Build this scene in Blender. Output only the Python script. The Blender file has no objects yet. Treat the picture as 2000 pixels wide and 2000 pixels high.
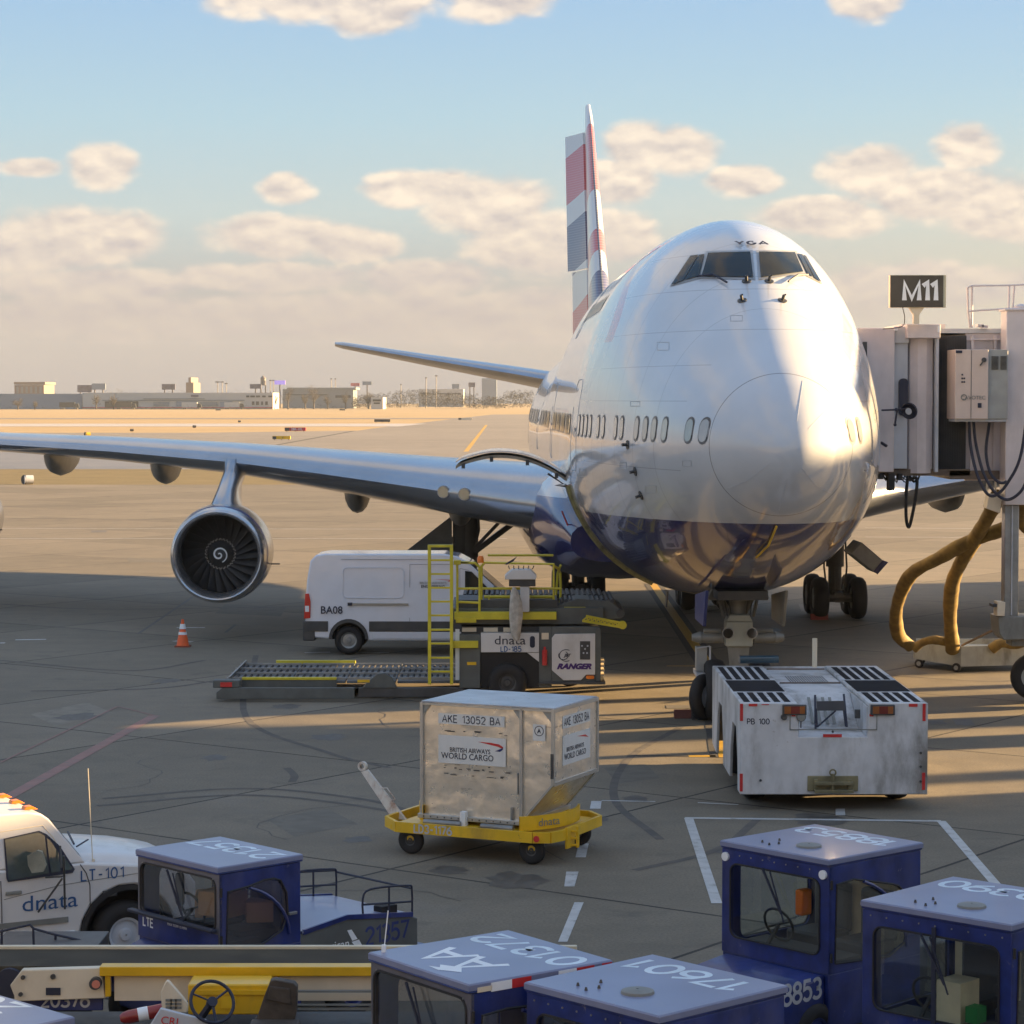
import bpy, bmesh, math, random
import numpy as np
from mathutils import Vector, Matrix
from mathutils.bvhtree import BVHTree
R = math.radians
random.seed(7)
S = bpy.context.scene
C = S.collection

# ---------------------------------------------------------------- camera
FP, CH = 4850.0, 6.5                       # focal length in px of a 2000 px frame, eye height
PITCH = math.atan(222 / FP)
cam = bpy.data.cameras.new('camera')
cam.sensor_fit = 'HORIZONTAL'; cam.sensor_width = 36; cam.lens = 36 * FP / 2000
cam.clip_start = 0.1; cam.clip_end = 12000
camo = bpy.data.objects.new('camera', cam); C.objects.link(camo)
camo.location = (0, 0, CH); camo.rotation_euler = (math.pi / 2 - PITCH, 0, 0)
S.camera = camo
CPI, SPI = math.cos(PITCH), math.sin(PITCH)
def ray(u, v):
    a = (u - 1000) / FP; b = -(v - 1000) / FP
    return Vector((a, CPI + b * SPI, -SPI + b * CPI))
def PZ(u, v, z=0.):
    r = ray(u, v); t = (z - CH) / r.z
    return Vector((r.x * t, r.y * t, z))
def PY(u, v, y):
    r = ray(u, v); t = y / r.y
    return Vector((r.x * t, y, CH + r.z * t))

# ---------------------------------------------------------------- light
EXPO = 3.1
S.view_settings.view_transform = 'Standard'; S.view_settings.look = 'None'
S.view_settings.exposure = EXPO; S.view_settings.gamma = 1
S.view_settings.use_curve_mapping = False
SUN_AZ, SUN_EL = R(17), R(10)              # azimuth measured from +X towards +Y
sl = bpy.data.lights.new('sun', 'SUN'); sl.energy = 3.35; sl.angle = R(0.5); sl.color = (1, .66, .31)
so = bpy.data.objects.new('sun', sl); C.objects.link(so)
sd = Vector((math.cos(SUN_EL) * math.cos(SUN_AZ), math.cos(SUN_EL) * math.sin(SUN_AZ), math.sin(SUN_EL)))
so.rotation_euler = sd.to_track_quat('Z', 'Y').to_euler(); so.location = sd * 200

def srgb(r, g, b):
    f = lambda c: (c / 255 / 12.92) if c <= 10 else ((c / 255 + .055) / 1.055) ** 2.4
    return (f(r), f(g), f(b), 1)

class NT:
    def __init__(s, tree):
        s.t = tree; tree.nodes.clear()
    def n(s, typ, ins=None, **kw):
        nd = s.t.nodes.new(typ)
        for k, v in kw.items(): setattr(nd, k, v)
        if ins:
            for k, v in ins.items():
                if isinstance(v, bpy.types.NodeSocket): s.t.links.new(v, nd.inputs[k])
                else: nd.inputs[k].default_value = v
        return nd
    def m(s, op, a, b=0., c=0., clamp=False):
        return s.n('ShaderNodeMath', {0: a, 1: b, 2: c}, operation=op, use_clamp=clamp).outputs[0]
    def vm(s, op, a, b=(0, 0, 0)):
        return s.n('ShaderNodeVectorMath', {0: a, 1: b}, operation=op).outputs[0]
    def mix(s, f, a, b, bt='MIX'):
        nd = s.n('ShaderNodeMix', data_type='RGBA', blend_type=bt)
        for i, v in ((0, f), (6, a), (7, b)):
            if isinstance(v, bpy.types.NodeSocket): s.t.links.new(v, nd.inputs[i])
            else: nd.inputs[i].default_value = v
        return nd.outputs[2]
    def ramp(s, f, stops, interp='LINEAR'):
        nd = s.n('ShaderNodeValToRGB', {0: f}); cr = nd.color_ramp; cr.interpolation = interp
        while len(cr.elements) < len(stops): cr.elements.new(.5)
        for e, (p, c) in zip(cr.elements, stops): e.position = p; e.color = c
        return nd.outputs[0]
    def ss(s, x, a, b):
        nd = s.n('ShaderNodeMapRange', {0: x, 1: a, 2: b}, interpolation_type='SMOOTHSTEP'); return nd.outputs[0]
    def noise(s, vec, scale, detail=4, rough=.5, dist=0.):
        return s.n('ShaderNodeTexNoise', {'Vector': vec, 'Scale': scale, 'Detail': detail, 'Roughness': rough, 'Distortion': dist}).outputs[0]

W = bpy.data.worlds.new('World'); S.world = W; W.use_nodes = True
def build_world():
    T = NT(W.node_tree)
    g = T.n('ShaderNodeTexCoord').outputs['Generated']
    sep = T.n('ShaderNodeSeparateXYZ', {0: g})
    x, y, z = sep.outputs
    D = 57.29578
    el = T.m('MULTIPLY', T.m('ARCSINE', z), D)
    az = T.m('MULTIPLY', T.m('ARCTAN2', x, y), D)         # degrees, + to the right
    sky = T.n('ShaderNodeTexSky', sky_type='NISHITA', sun_disc=False, sun_elevation=SUN_EL,
              sun_rotation=math.pi / 2 - SUN_AZ, air_density=1.2, dust_density=2.0, ozone_density=1.0).outputs[0]
    e = T.m('DIVIDE', el, 90., clamp=True)
    k = lambda d: d / 90
    grad = T.ramp(e, [(0, srgb(158, 155, 158)), (k(2.2), srgb(172, 170, 171)), (k(4.2), srgb(184, 199, 203)),
                      (k(6.4), srgb(168, 199, 216)), (k(9.2), srgb(150, 187, 222)), (k(16), srgb(138, 180, 226)), (k(50), srgb(142, 178, 220)), (1, srgb(140, 178, 228))])
    # paler and warmer towards the sun on the right
    warm = T.ss(az, -2., 16.)
    warm = T.m('MULTIPLY', warm, T.ss(el, 7.5, 1.))
    grad = T.mix(T.m('MULTIPLY', warm, .62), grad, srgb(214, 206, 184))
    base = T.mix(.08, grad, T.mix(1., sky, (.3, .3, .3, 1), 'MULTIPLY'))
    # clouds in angle space
    p = T.n('ShaderNodeCombineXYZ', {0: az, 1: el}).outputs[0]
    pn = T.n('ShaderNodeVectorMath', {0: p, 1: (1., 1.7, 1.)}, operation='MULTIPLY').outputs[0]
    def cumulus(v):
        w = T.n('ShaderNodeTexNoise', {'Vector': v, 'Scale': 1.6, 'Detail': 4.}).outputs[1]
        q = T.vm('ADD', v, T.n('ShaderNodeVectorMath', {0: T.vm('SUBTRACT', w, (.5, .5, .5)), 1: (.9, .9, 0)}, operation='MULTIPLY').outputs[0])
        vo = lambda sc: T.m('SUBTRACT', .85, T.n('ShaderNodeTexVoronoi', {'Vector': q, 'Scale': sc, 'Smoothness': .6}, feature='SMOOTH_F1', voronoi_dimensions='2D').outputs['Distance'])
        return T.m('ADD', T.m('MULTIPLY', T.noise(v, .5, 8, .55), .60), T.m('ADD', T.m('MULTIPLY', vo(.9), .30), T.m('MULTIPLY', vo(2.4), .10)))
    n1 = cumulus(pn)
    pn2 = T.vm('ADD', pn, (.10, .34, 0))
    n2 = cumulus(pn2)
    blobs = [(205, 335, 75, 50), (60, 340, 75, 22), (150, 470, 190, 62), (60, 500, 150, 55), (560, 375, 62, 34), (530, 465, 150, 48), (680, 480, 110, 40),
             (820, 370, 130, 42), (960, 405, 150, 65), (1040, 470, 150, 80), (1240, 290, 80, 55), (1330, 300, 80, 50), (1200, 360, 90, 55), (1450, 360, 80, 35),
             (1700, 340, 110, 50), (1880, 300, 70, 50), (1830, 390, 180, 60), (1950, 420, 140, 70), (1600, 430, 170, 42), (1180, 460, 110, 60),
             (840, 550, 170, 42), (520, 545, 230, 34), (180, 560, 250, 36), (640, 8, 280, 55), (720, 45, 110, 42), (960, 10, 130, 48), (1690, 15, 75, 55), (1800, 560, 260, 50), (1000, 620, 900, 60), (250, 620, 400, 50)]
    msk = None
    for (u, v, ru, rv) in blobs:
        a0 = math.degrees(math.atan((u - 1000) / FP)); e0 = (778 - v) / FP * D
        sc = (FP / D / ru / 1.3, FP / D / rv / 1.35, 1)
        mp = T.n('ShaderNodeMapping', {'Vector': p, 'Location': (-a0 * sc[0], -e0 * sc[1], 0), 'Scale': sc}).outputs[0]
        gr = T.n('ShaderNodeTexGradient', {0: mp}, gradient_type='SPHERICAL').outputs['Fac']
        msk = gr if msk is None else T.n('ShaderNodeMath', {0: msk, 1: gr, 2: .1}, operation='SMOOTH_MAX').outputs[0]
    # clouds elsewhere in the sky (outside the picture) from noise alone
    wide = T.m('MULTIPLY', T.ss(T.noise(g, 2.2, 5, .55), .42, .62), T.m('MAXIMUM', T.ss(T.m('ABSOLUTE', az), 14., 22.), T.ss(el, 11., 18.)))
    m = T.m('MAXIMUM', msk, T.m('MULTIPLY', wide, .45))
    def dens(nz): return T.m('MULTIPLY', T.ss(T.m('ADD', T.m('MULTIPLY', T.m('SUBTRACT', nz, .5), 2.2), T.m('MULTIPLY_ADD', m, 2.3, -.32)), .0, .78), T.ss(m, .07, .26))
    d1 = dens(n1)
    thick = T.m('ADD', T.m('MULTIPLY', T.m('SUBTRACT', n1, n2), 2.7), .64, clamp=True)
    lo = T.ss(el, .3, 3.2)
    litc = T.mix(T.ss(el, 1., 5.), srgb(188, 178, 170), srgb(252, 234, 212))
    shc = T.mix(lo, srgb(160, 152, 155), srgb(184, 176, 178))
    cc = T.mix(thick, shc, litc)
    amt = T.m('MULTIPLY', d1, T.m('MULTIPLY_ADD', T.ss(el, 0., 3.), .55, .35))
    col = T.mix(amt, base, cc)
    ground = T.ss(el, -.6, -.05)
    col = T.mix(ground, srgb(120, 105, 88), col)
    bg = T.n('ShaderNodeBackground', {0: col, 1: .127})
    T.t.links.new(bg.outputs[0], T.n('ShaderNodeOutputWorld').inputs[0])
build_world()

# ---------------------------------------------------------------- mesh helpers
def setp(o, label=None, cat=None, group=None, kind=None):
    if label: o['label'] = label
    if cat: o['category'] = cat
    if group: o['group'] = group
    if kind: o['kind'] = kind
    return o
def thing(name, label, cat, loc=(0, 0, 0), rz=0., group=None):
    o = bpy.data.objects.new(name, None); C.objects.link(o)
    o.location = loc; o.rotation_euler = (0, 0, rz); o.empty_display_size = .3
    return setp(o, label, cat, group)

class MB:
    def __init__(s, X=None):
        s.bm = bmesh.new(); s.mi = 0; s.X = X or Matrix.Identity(4)
    def v(s, co): return s.bm.verts.new(s.X @ Vector(co))
    def f(s, vs):
        try:
            fc = s.bm.faces.new(vs); fc.material_index = s.mi; return fc
        except ValueError: return None
    def box(s, x0, x1, y0, y1, z0, z1):
        vs = [s.v((x, y, z)) for z in (z0, z1) for y in (y0, y1) for x in (x0, x1)]
        for q in ((0, 2, 3, 1), (4, 5, 7, 6), (0, 1, 5, 4), (2, 6, 7, 3), (0, 4, 6, 2), (1, 3, 7, 5)): s.f([vs[i] for i in q])
        return s
    def beam(s, p, q, w, h=None, up=(0, 0, 1)):
        p, q = Vector(p), Vector(q); h = h or w; d = (q - p).normalized(); up = Vector(up)
        if abs(d.dot(up)) > .98: up = Vector((0, 1, 0))
        a = d.cross(up).normalized() * (w / 2); b = a.cross(d).normalized() * (h / 2)
        r0 = [s.v(p + i * a + j * b) for i, j in ((-1, -1), (1, -1), (1, 1), (-1, 1))]
        r1 = [s.v(q + i * a + j * b) for i, j in ((-1, -1), (1, -1), (1, 1), (-1, 1))]
        for i in range(4): s.f([r0[i], r0[(i + 1) % 4], r1[(i + 1) % 4], r1[i]])
        s.f(r0[::-1]); s.f(r1); return s
    def prism(s, pts, ax, a, b):
        """2-D outline extruded along axis ax ('x','y','z') from a to b"""
        def co(p, t): return {'x': (t, p[0], p[1]), 'y': (p[0], t, p[1]), 'z': (p[0], p[1], t)}[ax]
        r0 = [s.v(co(p, a)) for p in pts]; r1 = [s.v(co(p, b)) for p in pts]; n = len(pts)
        for i in range(n): s.f([r0[i], r0[(i + 1) % n], r1[(i + 1) % n], r1[i]])
        s.f(r0[::-1]); s.f(r1); return s
    def loft(s, rings, caps=True, closed=True):
        rs = [[s.v(p) for p in r] for r in rings]; n = len(rings[0])
        for A, B in zip(rs, rs[1:]):
            for i in range(n if closed else n - 1): s.f([A[i], A[(i + 1) % n], B[(i + 1) % n], B[i]])
        if caps and closed: s.f(rs[0][::-1]); s.f(rs[-1])
        return s
    def cyl(s, p, q, r, r2=None, seg=16, caps=True):
        return s.loft(rings_along([p, q], [r, r if r2 is None else r2], seg), caps)
    def tube(s, pts, r, seg=8, caps=True):
        rr = r if isinstance(r, (list, tuple)) else [r] * len(pts)
        return s.loft(rings_along(pts, rr, seg), caps)
    def lathe(s, prof, o=(0, 0, 0), ax=(0, 0, 1), seg=24, caps=False):
        o = Vector(o); ax = Vector(ax).normalized(); t = Vector((1, 0, 0)) if abs(ax.x) < .9 else Vector((0, 1, 0))
        a = ax.cross(t).normalized(); b = ax.cross(a)
        rings = [[o + ax * h + (a * math.cos(k * 2 * math.pi / seg) + b * math.sin(k * 2 * math.pi / seg)) * max(r, 1e-4) for k in range(seg)] for h, r in prof]
        return s.loft(rings, caps)
    def quad(s, a, b, c, d): s.f([s.v(a), s.v(b), s.v(c), s.v(d)]); return s
    def poly(s, pts): s.f([s.v(p) for p in pts]); return s
    def sphere(s, c, r, seg=12, sc=(1, 1, 1)):
        c = Vector(c); rings = []
        for i in range(seg // 2 + 1):
            t = math.pi * i / (seg // 2); rr = max(math.sin(t), 1e-3)
            rings.append([c + Vector((math.cos(k * 2 * math.pi / seg) * rr * r * sc[0], math.sin(k * 2 * math.pi / seg) * rr * r * sc[1], -math.cos(t) * r * sc[2])) for k in range(seg)])
        return s.loft(rings)
    def build(s, name, mats, parent=None, bevel=0., ang=35, off=None, fixn=True):
        if off is None and parent is not None:
            rt = parent
            while rt.parent: rt = rt.parent
            if rt.get('_w'): off = rt.location
        if off is not None: bmesh.ops.translate(s.bm, verts=s.bm.verts, vec=-Vector(off))
        if fixn: bmesh.ops.recalc_face_normals(s.bm, faces=s.bm.faces)
        me = bpy.data.meshes.new(name); s.bm.to_mesh(me); s.bm.free()
        for p in me.polygons: p.use_smooth = True
        me.set_sharp_from_angle(angle=R(ang))
        for m in (mats if isinstance(mats, (list, tuple)) else [mats]): me.materials.append(m)
        o = bpy.data.objects.new(name, me); C.objects.link(o)
        if parent: o.parent = parent
        if bevel:
            bv = o.modifiers.new('bevel', 'BEVEL'); bv.width = bevel; bv.segments = 2; bv.limit_method = 'ANGLE'; bv.angle_limit = R(40)
            bv.harden_normals = False
        return o

def rings_along(pts, rr, seg):
    pts = [Vector(p) for p in pts]; out = []; n = len(pts)
    d0 = (pts[1] - pts[0]).normalized(); up = Vector((0, 0, 1)) if abs(d0.z) < .9 else Vector((0, 1, 0))
    a = d0.cross(up).normalized()
    for i, p in enumerate(pts):
        d = ((pts[min(i + 1, n - 1)] - p).normalized() + (p - pts[max(i - 1, 0)]).normalized())
        if d.length < 1e-6: d = d0
        d.normalize(); a = (a - d * a.dot(d)).normalized(); b = d.cross(a)
        out.append([p + (a * math.cos(k * 2 * math.pi / seg) + b * math.sin(k * 2 * math.pi / seg)) * rr[i] for k in range(seg)])
    return out
def smooth_path(pts, n=5):
    P = [Vector(p) for p in pts]; P = [P[0] * 2 - P[1]] + P + [P[-1] * 2 - P[-2]]; out = []
    for i in range(1, len(P) - 2):
        for k in range(n):
            t = k / n; a, b, c, d = P[i - 1:i + 3]
            out.append(.5 * ((2 * b) + (c - a) * t + (2 * a - 5 * b + 4 * c - d) * t * t + (3 * b - a - 3 * c + d) * t ** 3))
    out.append(P[-2]); return out
def rrect(x0, x1, y0, y1, r, n=4):
    o = []
    for cx, cy, a0 in ((x1 - r, y1 - r, 0), (x0 + r, y1 - r, 90), (x0 + r, y0 + r, 180), (x1 - r, y0 + r, 270)):
        for k in range(n + 1):
            a = R(a0 + 90 * k / n); o.append((cx + r * math.cos(a), cy + r * math.sin(a)))
    return o
def frame_holes(mb, O, ex, ey, w, h, hole, t, r=.06):
    """panel w x h in the plane O+ex*x+ey*y with one rounded rectangular or given hole (x0,x1,y0,y1), thickness t along -normal"""
    O, ex, ey = Vector(O), Vector(ex), Vector(ey); nz = ex.cross(ey)
    inner = rrect(*hole, r) if len(hole) == 4 and not isinstance(hole[0], tuple) else list(hole)
    cx = sum(p[0] for p in inner) / len(inner); cy = sum(p[1] for p in inner) / len(inner)
    outer = []
    for (px, py) in inner:
        dx, dy = px - cx, py - cy; ts = []
        if dx > 1e-6: ts.append((w - cx) / dx)
        if dx < -1e-6: ts.append(-cx / dx)
        if dy > 1e-6: ts.append((h - cy) / dy)
        if dy < -1e-6: ts.append(-cy / dy)
        k = min(ts); outer.append([cx + dx * k, cy + dy * k])
    for c in ((0, 0), (w, 0), (w, h), (0, h)):
        j = min(range(len(outer)), key=lambda i: (outer[i][0] - c[0]) ** 2 + (outer[i][1] - c[1]) ** 2); outer[j] = list(c)
    n = len(inner)
    def P(q, d): return O + ex * q[0] + ey * q[1] - nz * d
    rings = [[P(q, 0) for q in outer], [P(q, 0) for q in inner], [P(q, t) for q in inner], [P(q, t) for q in outer]]
    rs = [[mb.v(p) for p in rg] for rg in rings]
    for k in range(4):
        A, B = rs[k], rs[(k + 1) % 4]
        for i in range(n): mb.f([A[i], A[(i + 1) % n], B[(i + 1) % n], B[i]])
    return inner
def text(body, name, mat, parent, O, ex, ey, size, extr=.002, shear=0., bold=0., align='CENTER', xs=1., off=None):
    cu = bpy.data.curves.new('t', 'FONT'); cu.body = body; cu.size = size; cu.extrude = extr; cu.shear = shear; cu.offset = bold
    cu.align_x = align; cu.align_y = 'CENTER'; cu.resolution_u = 3
    to = bpy.data.objects.new('t', cu); C.objects.link(to)
    me = bpy.data.meshes.new_from_object(to); bpy.data.objects.remove(to); bpy.data.curves.remove(cu)
    O, ex, ey = Vector(O), Vector(ex).normalized(), Vector(ey); ey = (ey - ex * ey.dot(ex)).normalized(); nz = ex.cross(ey)
    if off is None and parent is not None:
        rt = parent
        while rt.parent: rt = rt.parent
        if rt.get('_w'): off = rt.location
    if off is not None: O = O - Vector(off)
    Mx = Matrix(((ex.x * xs, ey.x, nz.x, O.x), (ex.y * xs, ey.y, nz.y, O.y), (ex.z * xs, ey.z, nz.z, O.z), (0, 0, 0, 1)))
    me.transform(Mx); me.materials.clear(); me.materials.append(mat); me.name = name
    o = bpy.data.objects.new(name, me); C.objects.link(o)
    if parent: o.parent = parent
    return o

_arc = lambda cx, cy, rx, ry, a0, a1, n=10: [(cx + rx * math.cos(R(a0 + (a1 - a0) * k / n)), cy + ry * math.sin(R(a0 + (a1 - a0) * k / n))) for k in range(n + 1)]
GL = {'0': [_arc(.3, .5, .3, .5, 0, 360, 20)], '1': [[(.08, .80), (.34, 1.0), (.34, 0)]], '2': [_arc(.3, .72, .29, .28, 170, -30) + [(.02, 0), (.6, 0)]],
      '3': [_arc(.28, .75, .27, .25, 150, -90) + _arc(.28, .25, .31, .25, 90, -150)], '4': [[(.45, 0), (.45, 1), (0, .3), (.62, .3)]],
      '5': [[(.56, 1), (.1, 1), (.05, .55)] + _arc(.29, .32, .3, .32, 110, -150)], '6': [_arc(.3, .3, .3, .3, 0, 360, 18), [(.02, .36), (.1, .72), (.45, 1)]],
      '7': [[(0, 1), (.6, 1), (.2, 0)]], '8': [_arc(.3, .76, .25, .24, 0, 360, 16), _arc(.3, .26, .3, .27, 0, 360, 18)], '9': [_arc(.3, .7, .3, .3, 0, 360, 18), [(.58, .64), (.5, .28), (.15, 0)]],
      'M': [[(0, 0), (0, 1), (.42, .1), (.84, 1), (.84, 0)]], 'A': [[(0, 0), (.36, 1), (.72, 0)], [(.13, .34), (.59, .34)]], 'K': [[(0, 0), (0, 1)], [(.58, 1), (.02, .42)], [(.22, .6), (.62, 0)]],
      'E': [[(.52, 1), (0, 1), (0, 0), (.54, 0)], [(0, .52), (.46, .52)]], 'B': [[(0, 0), (0, 1), (.3, 1)] + _arc(.3, .76, .22, .24, 90, -90, 8) + [(0, .52)], _arc(.32, .26, .26, .26, 90, -90, 8) + [(0, 0)]],
      'L': [[(0, 1), (0, 0), (.5, 0)]], 'T': [[(0, 1), (.62, 1)], [(.31, 1), (.31, 0)]], 'D': [[(.2, 0), (0, 0), (0, 1), (.2, 1)] + _arc(.2, .5, .38, .5, 90, -90, 10)], 'P': [[(0, 0), (0, 1), (.3, 1)] + _arc(.3, .73, .25, .27, 90, -90, 8) + [(0, .46)]],
      '-': [[(.05, .45), (.4, .45)]], ' ': [], 'W': [[(0, 1), (.22, 0), (.44, .8), (.66, 0), (.88, 1)]], 'F': [[(.52, 1), (0, 1), (0, 0)], [(0, .52), (.46, .52)]], 'S': [_arc(.28, .76, .26, .24, 30, 270, 9) + _arc(.28, .26, .28, .26, 90, -150, 10)]}
def strokes(body, name, mat, parent, O, ex, ey, h, wt=.16, gap=.24, xs=1., off=None, lift=.0008):
    """painted characters drawn as flat strokes, centred on O"""
    O, ex, ey = Vector(O), Vector(ex).normalized(), Vector(ey); ey = (ey - ex * ey.dot(ex)).normalized(); nz = ex.cross(ey)
    adv = [max([p[0] for s_ in GL[c] for p in s_] or [.35]) + gap for c in body]; tot = sum(adv) - gap; x = -tot / 2; mb = MB(); k_ = 0
    for c, a in zip(body, adv):
        for s_ in GL[c]:
            P = [Vector(((p[0] + x) * xs, p[1] - .5, 0)) for p in s_]; n = len(P); closed = (P[0] - P[-1]).length < 1e-3; L = []
            for i in range(n):
                a_ = P[i] - P[i - 1] if i else (P[0] - P[-2] if closed else P[1] - P[0]); b_ = P[i + 1] - P[i] if i < n - 1 else (P[1] - P[0] if closed else P[-1] - P[-2])
                a_.normalize(); b_.normalize(); n1 = Vector((-a_.y, a_.x, 0)); n2 = Vector((-b_.y, b_.x, 0)); m_ = n1 + n2
                if m_.length < .3: m_ = n1
                m_.normalize(); m_ /= max(m_.dot(n1), .72); L.append(m_ * wt / 2)
            k_ += 1; z = nz * (lift + .00012 * k_); f = lambda q: O + (ex * q.x + ey * q.y) * h + z
            for i in range(n - 1): mb.quad(f(P[i] + L[i]), f(P[i] - L[i]), f(P[i + 1] - L[i + 1]), f(P[i + 1] + L[i + 1]))
        x += a
    return mb.build(name, mat, parent, fixn=False, off=off)

# ---------------------------------------------------------------- materials
def mat(name, col, rough=.5, metal=0., coat=0., var=.12, scale=2.5, bump=0., bscale=30., dirt=0., dcol=(.08, .07, .055, 1), spec=.5, dscale=1.3, emit=None, chips=0., ccol=(.3, .3, .34, 1)):
    m = bpy.data.materials.new(name); m.use_nodes = True; T = NT(m.node_tree)
    co = T.n('ShaderNodeTexCoord').outputs['Object']
    c = tuple(col[:3]) + (1,)
    n = T.noise(co, scale, 5, .6)
    lo = tuple(x * (1 - var) for x in c[:3]) + (1,); hi = tuple(min(x * (1 + var), 1) for x in c[:3]) + (1,)
    cc = T.mix(T.ss(n, .3, .7), lo, hi)
    rg = T.m('MULTIPLY_ADD', T.noise(co, scale * 4, 3, .6), .25 * min(rough + .2, 1), rough - .12 * min(rough + .2, 1), clamp=True)
    if dirt:
        # streaky grime
        st = T.n('ShaderNodeVectorMath', {0: co, 1: (1, 1, .35)}, operation='MULTIPLY').outputs[0]
        dn = T.ss(T.noise(st, dscale, 8, .68), .52 - max(dirt - .7, 0) * .4, .74)
        f = T.m('MULTIPLY', dn, dirt)
        cc = T.mix(f, cc, dcol); rg = T.m('MULTIPLY_ADD', f, .35, rg, clamp=True)
    if chips:
        cm = T.m('MULTIPLY', T.ss(T.noise(co, 7., 7, .72, .5), .63, .67), T.ss(T.noise(co, 1.1, 3, .5), .42, .6)); cc = T.mix(T.m('MULTIPLY', cm, chips), cc, ccol)
    b = T.n('ShaderNodeBsdfPrincipled', {'Base Color': cc, 'Roughness': rg, 'Metallic': metal, 'Coat Weight': coat, 'Coat Roughness': .06, 'Specular IOR Level': spec})
    if emit: b.inputs['Emission Color'].default_value = emit[0]; b.inputs['Emission Strength'].default_value = emit[1]
    if bump:
        bn = T.n('ShaderNodeBump', {'Height': T.noise(co, bscale, 4, .6), 'Strength': bump, 'Distance': .01}).outputs[0]
        T.t.links.new(bn, b.inputs['Normal'])
    T.t.links.new(b.outputs[0], T.n('ShaderNodeOutputMaterial').inputs[0])
    return m
def glass(name, tint=(.75, .82, .8), refl=1.5, rough=.02, body=.0, bodyc=(.05, .06, .06)):
    m = bpy.data.materials.new(name); m.use_nodes = True; T = NT(m.node_tree)
    fr = T.m('POWER', T.n('ShaderNodeLayerWeight', {'Blend': .5}).outputs['Facing'], 4.)
    tr = T.n('ShaderNodeBsdfTransparent', {0: tuple(tint) + (1,)}).outputs[0]
    df = T.n('ShaderNodeBsdfDiffuse', {0: tuple(bodyc) + (1,)}).outputs[0]
    tr = T.n('ShaderNodeMixShader', {0: body, 1: tr, 2: df}).outputs[0]
    gl = T.n('ShaderNodeBsdfGlossy', {'Color': (1, 1, 1, 1), 'Roughness': rough}).outputs[0]
    mx = T.n('ShaderNodeMixShader', {0: T.m('MULTIPLY_ADD', fr, .8, .17, clamp=True), 1: tr, 2: gl}).outputs[0]
    T.t.links.new(mx, T.n('ShaderNodeOutputMaterial').inputs[0]); return m

MT = {}
MT['white'] = mat('white_paint', (.64, .64, .64), .35, coat=.3, var=.04, dirt=.35, dcol=(.25, .23, .2, 1))
MT['cleanwhite'] = mat('clean_white_paint', (.78, .78, .78), .28, coat=.5, var=.02)
MT['dirtywhite'] = mat('worn_white_paint', (.60, .61, .63), .45, var=.08, dirt=.95, chips=.5, ccol=(.20, .15, .11, 1), dcol=(.16, .15, .13, 1), dscale=1.1)
MT['beige'] = mat('beige_panel', (.70, .62, .48), .5, var=.05, dirt=.35, dcol=(.3, .25, .18, 1))
MT['bridge'] = mat('pale_pink_grey_metal', (.66, .60, .60), .42, var=.05, dirt=.35, dcol=(.38, .34, .33, 1), dscale=.8)
MT['bluegrey'] = mat('pale_blue_grey_metal', (.50, .53, .58), .4, var=.05, dirt=.3, dcol=(.3, .3, .32, 1))
MT['steel'] = mat('dull_steel', (.30, .31, .31), .42, metal=.6, var=.15, dirt=.4)
MT['alu'] = mat('bare_aluminium', (.62, .63, .65), .26, metal=.9, var=.08)
MT['grey'] = mat('grey_paint', (.20, .21, .20), .5, var=.12, dirt=.4)
MT['midgrey'] = mat('mid_grey_paint', (.33, .34, .33), .5, var=.1, dirt=.4)
MT['dark'] = mat('dark_grey_paint', (.055, .058, .062), .5, var=.2, dirt=.3)
MT['black'] = mat('black_rubber', (.018, .018, .02), .75, var=.3, bump=.3, bscale=60)
MT['yellow'] = mat('yellow_paint', (.78, .48, .015), .42, coat=.2, var=.1, dirt=.5, dcol=(.22, .15, .05, 1), chips=.8, ccol=(.16, .09, .05, 1))
MT['railyellow'] = mat('rail_yellow_paint', (.60, .52, .03), .42, coat=.2, var=.12, dirt=.4, dcol=(.25, .2, .05, 1))
MT['duct'] = mat('yellow_duct_fabric', (.17, .115, .028), .7, var=.3, scale=5, bump=1., bscale=4, dirt=.8, dcol=(.14, .10, .04, 1), dscale=3)
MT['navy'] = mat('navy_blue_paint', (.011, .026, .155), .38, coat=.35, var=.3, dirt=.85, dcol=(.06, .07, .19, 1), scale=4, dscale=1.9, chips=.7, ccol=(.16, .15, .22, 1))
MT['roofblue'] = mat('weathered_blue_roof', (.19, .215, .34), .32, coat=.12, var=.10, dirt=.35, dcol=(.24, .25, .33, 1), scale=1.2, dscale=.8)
MT['ink'] = mat('dark_ink', (.02, .025, .05), .6, var=.05)
MT['inkblue'] = mat('blue_ink', (.03, .10, .26), .6, var=.05)
MT['palewhite'] = mat('white_lettering', (.80, .84, .88), .5, var=.06)
MT['red'] = mat('red_paint', (.55, .03, .03), .4, var=.1)
MT['amber'] = mat('amber_plastic', (.80, .20, .02), .3, var=.1)
MT['orange'] = mat('orange_plastic', (.80, .13, .03), .5, var=.1, dirt=.3)
MT['brown'] = mat('cardboard', (.42, .24, .12), .8, var=.15)
MT['seat'] = mat('dark_vinyl_seat', (.04, .04, .045), .55, var=.2, bump=.3)
MT['glass'] = glass('window_glass', tint=(.88, .92, .9))
MT['darkglass'] = glass('dark_window_glass', tint=(.28, .32, .32), body=.25)
MT['vinyl'] = glass('clear_vinyl', tint=(.6, .6, .66), rough=.12, body=.15, bodyc=(.25, .25, .3))
MT['chrome'] = mat('chrome', (.8, .8, .8), .08, metal=1., var=.02)
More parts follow.
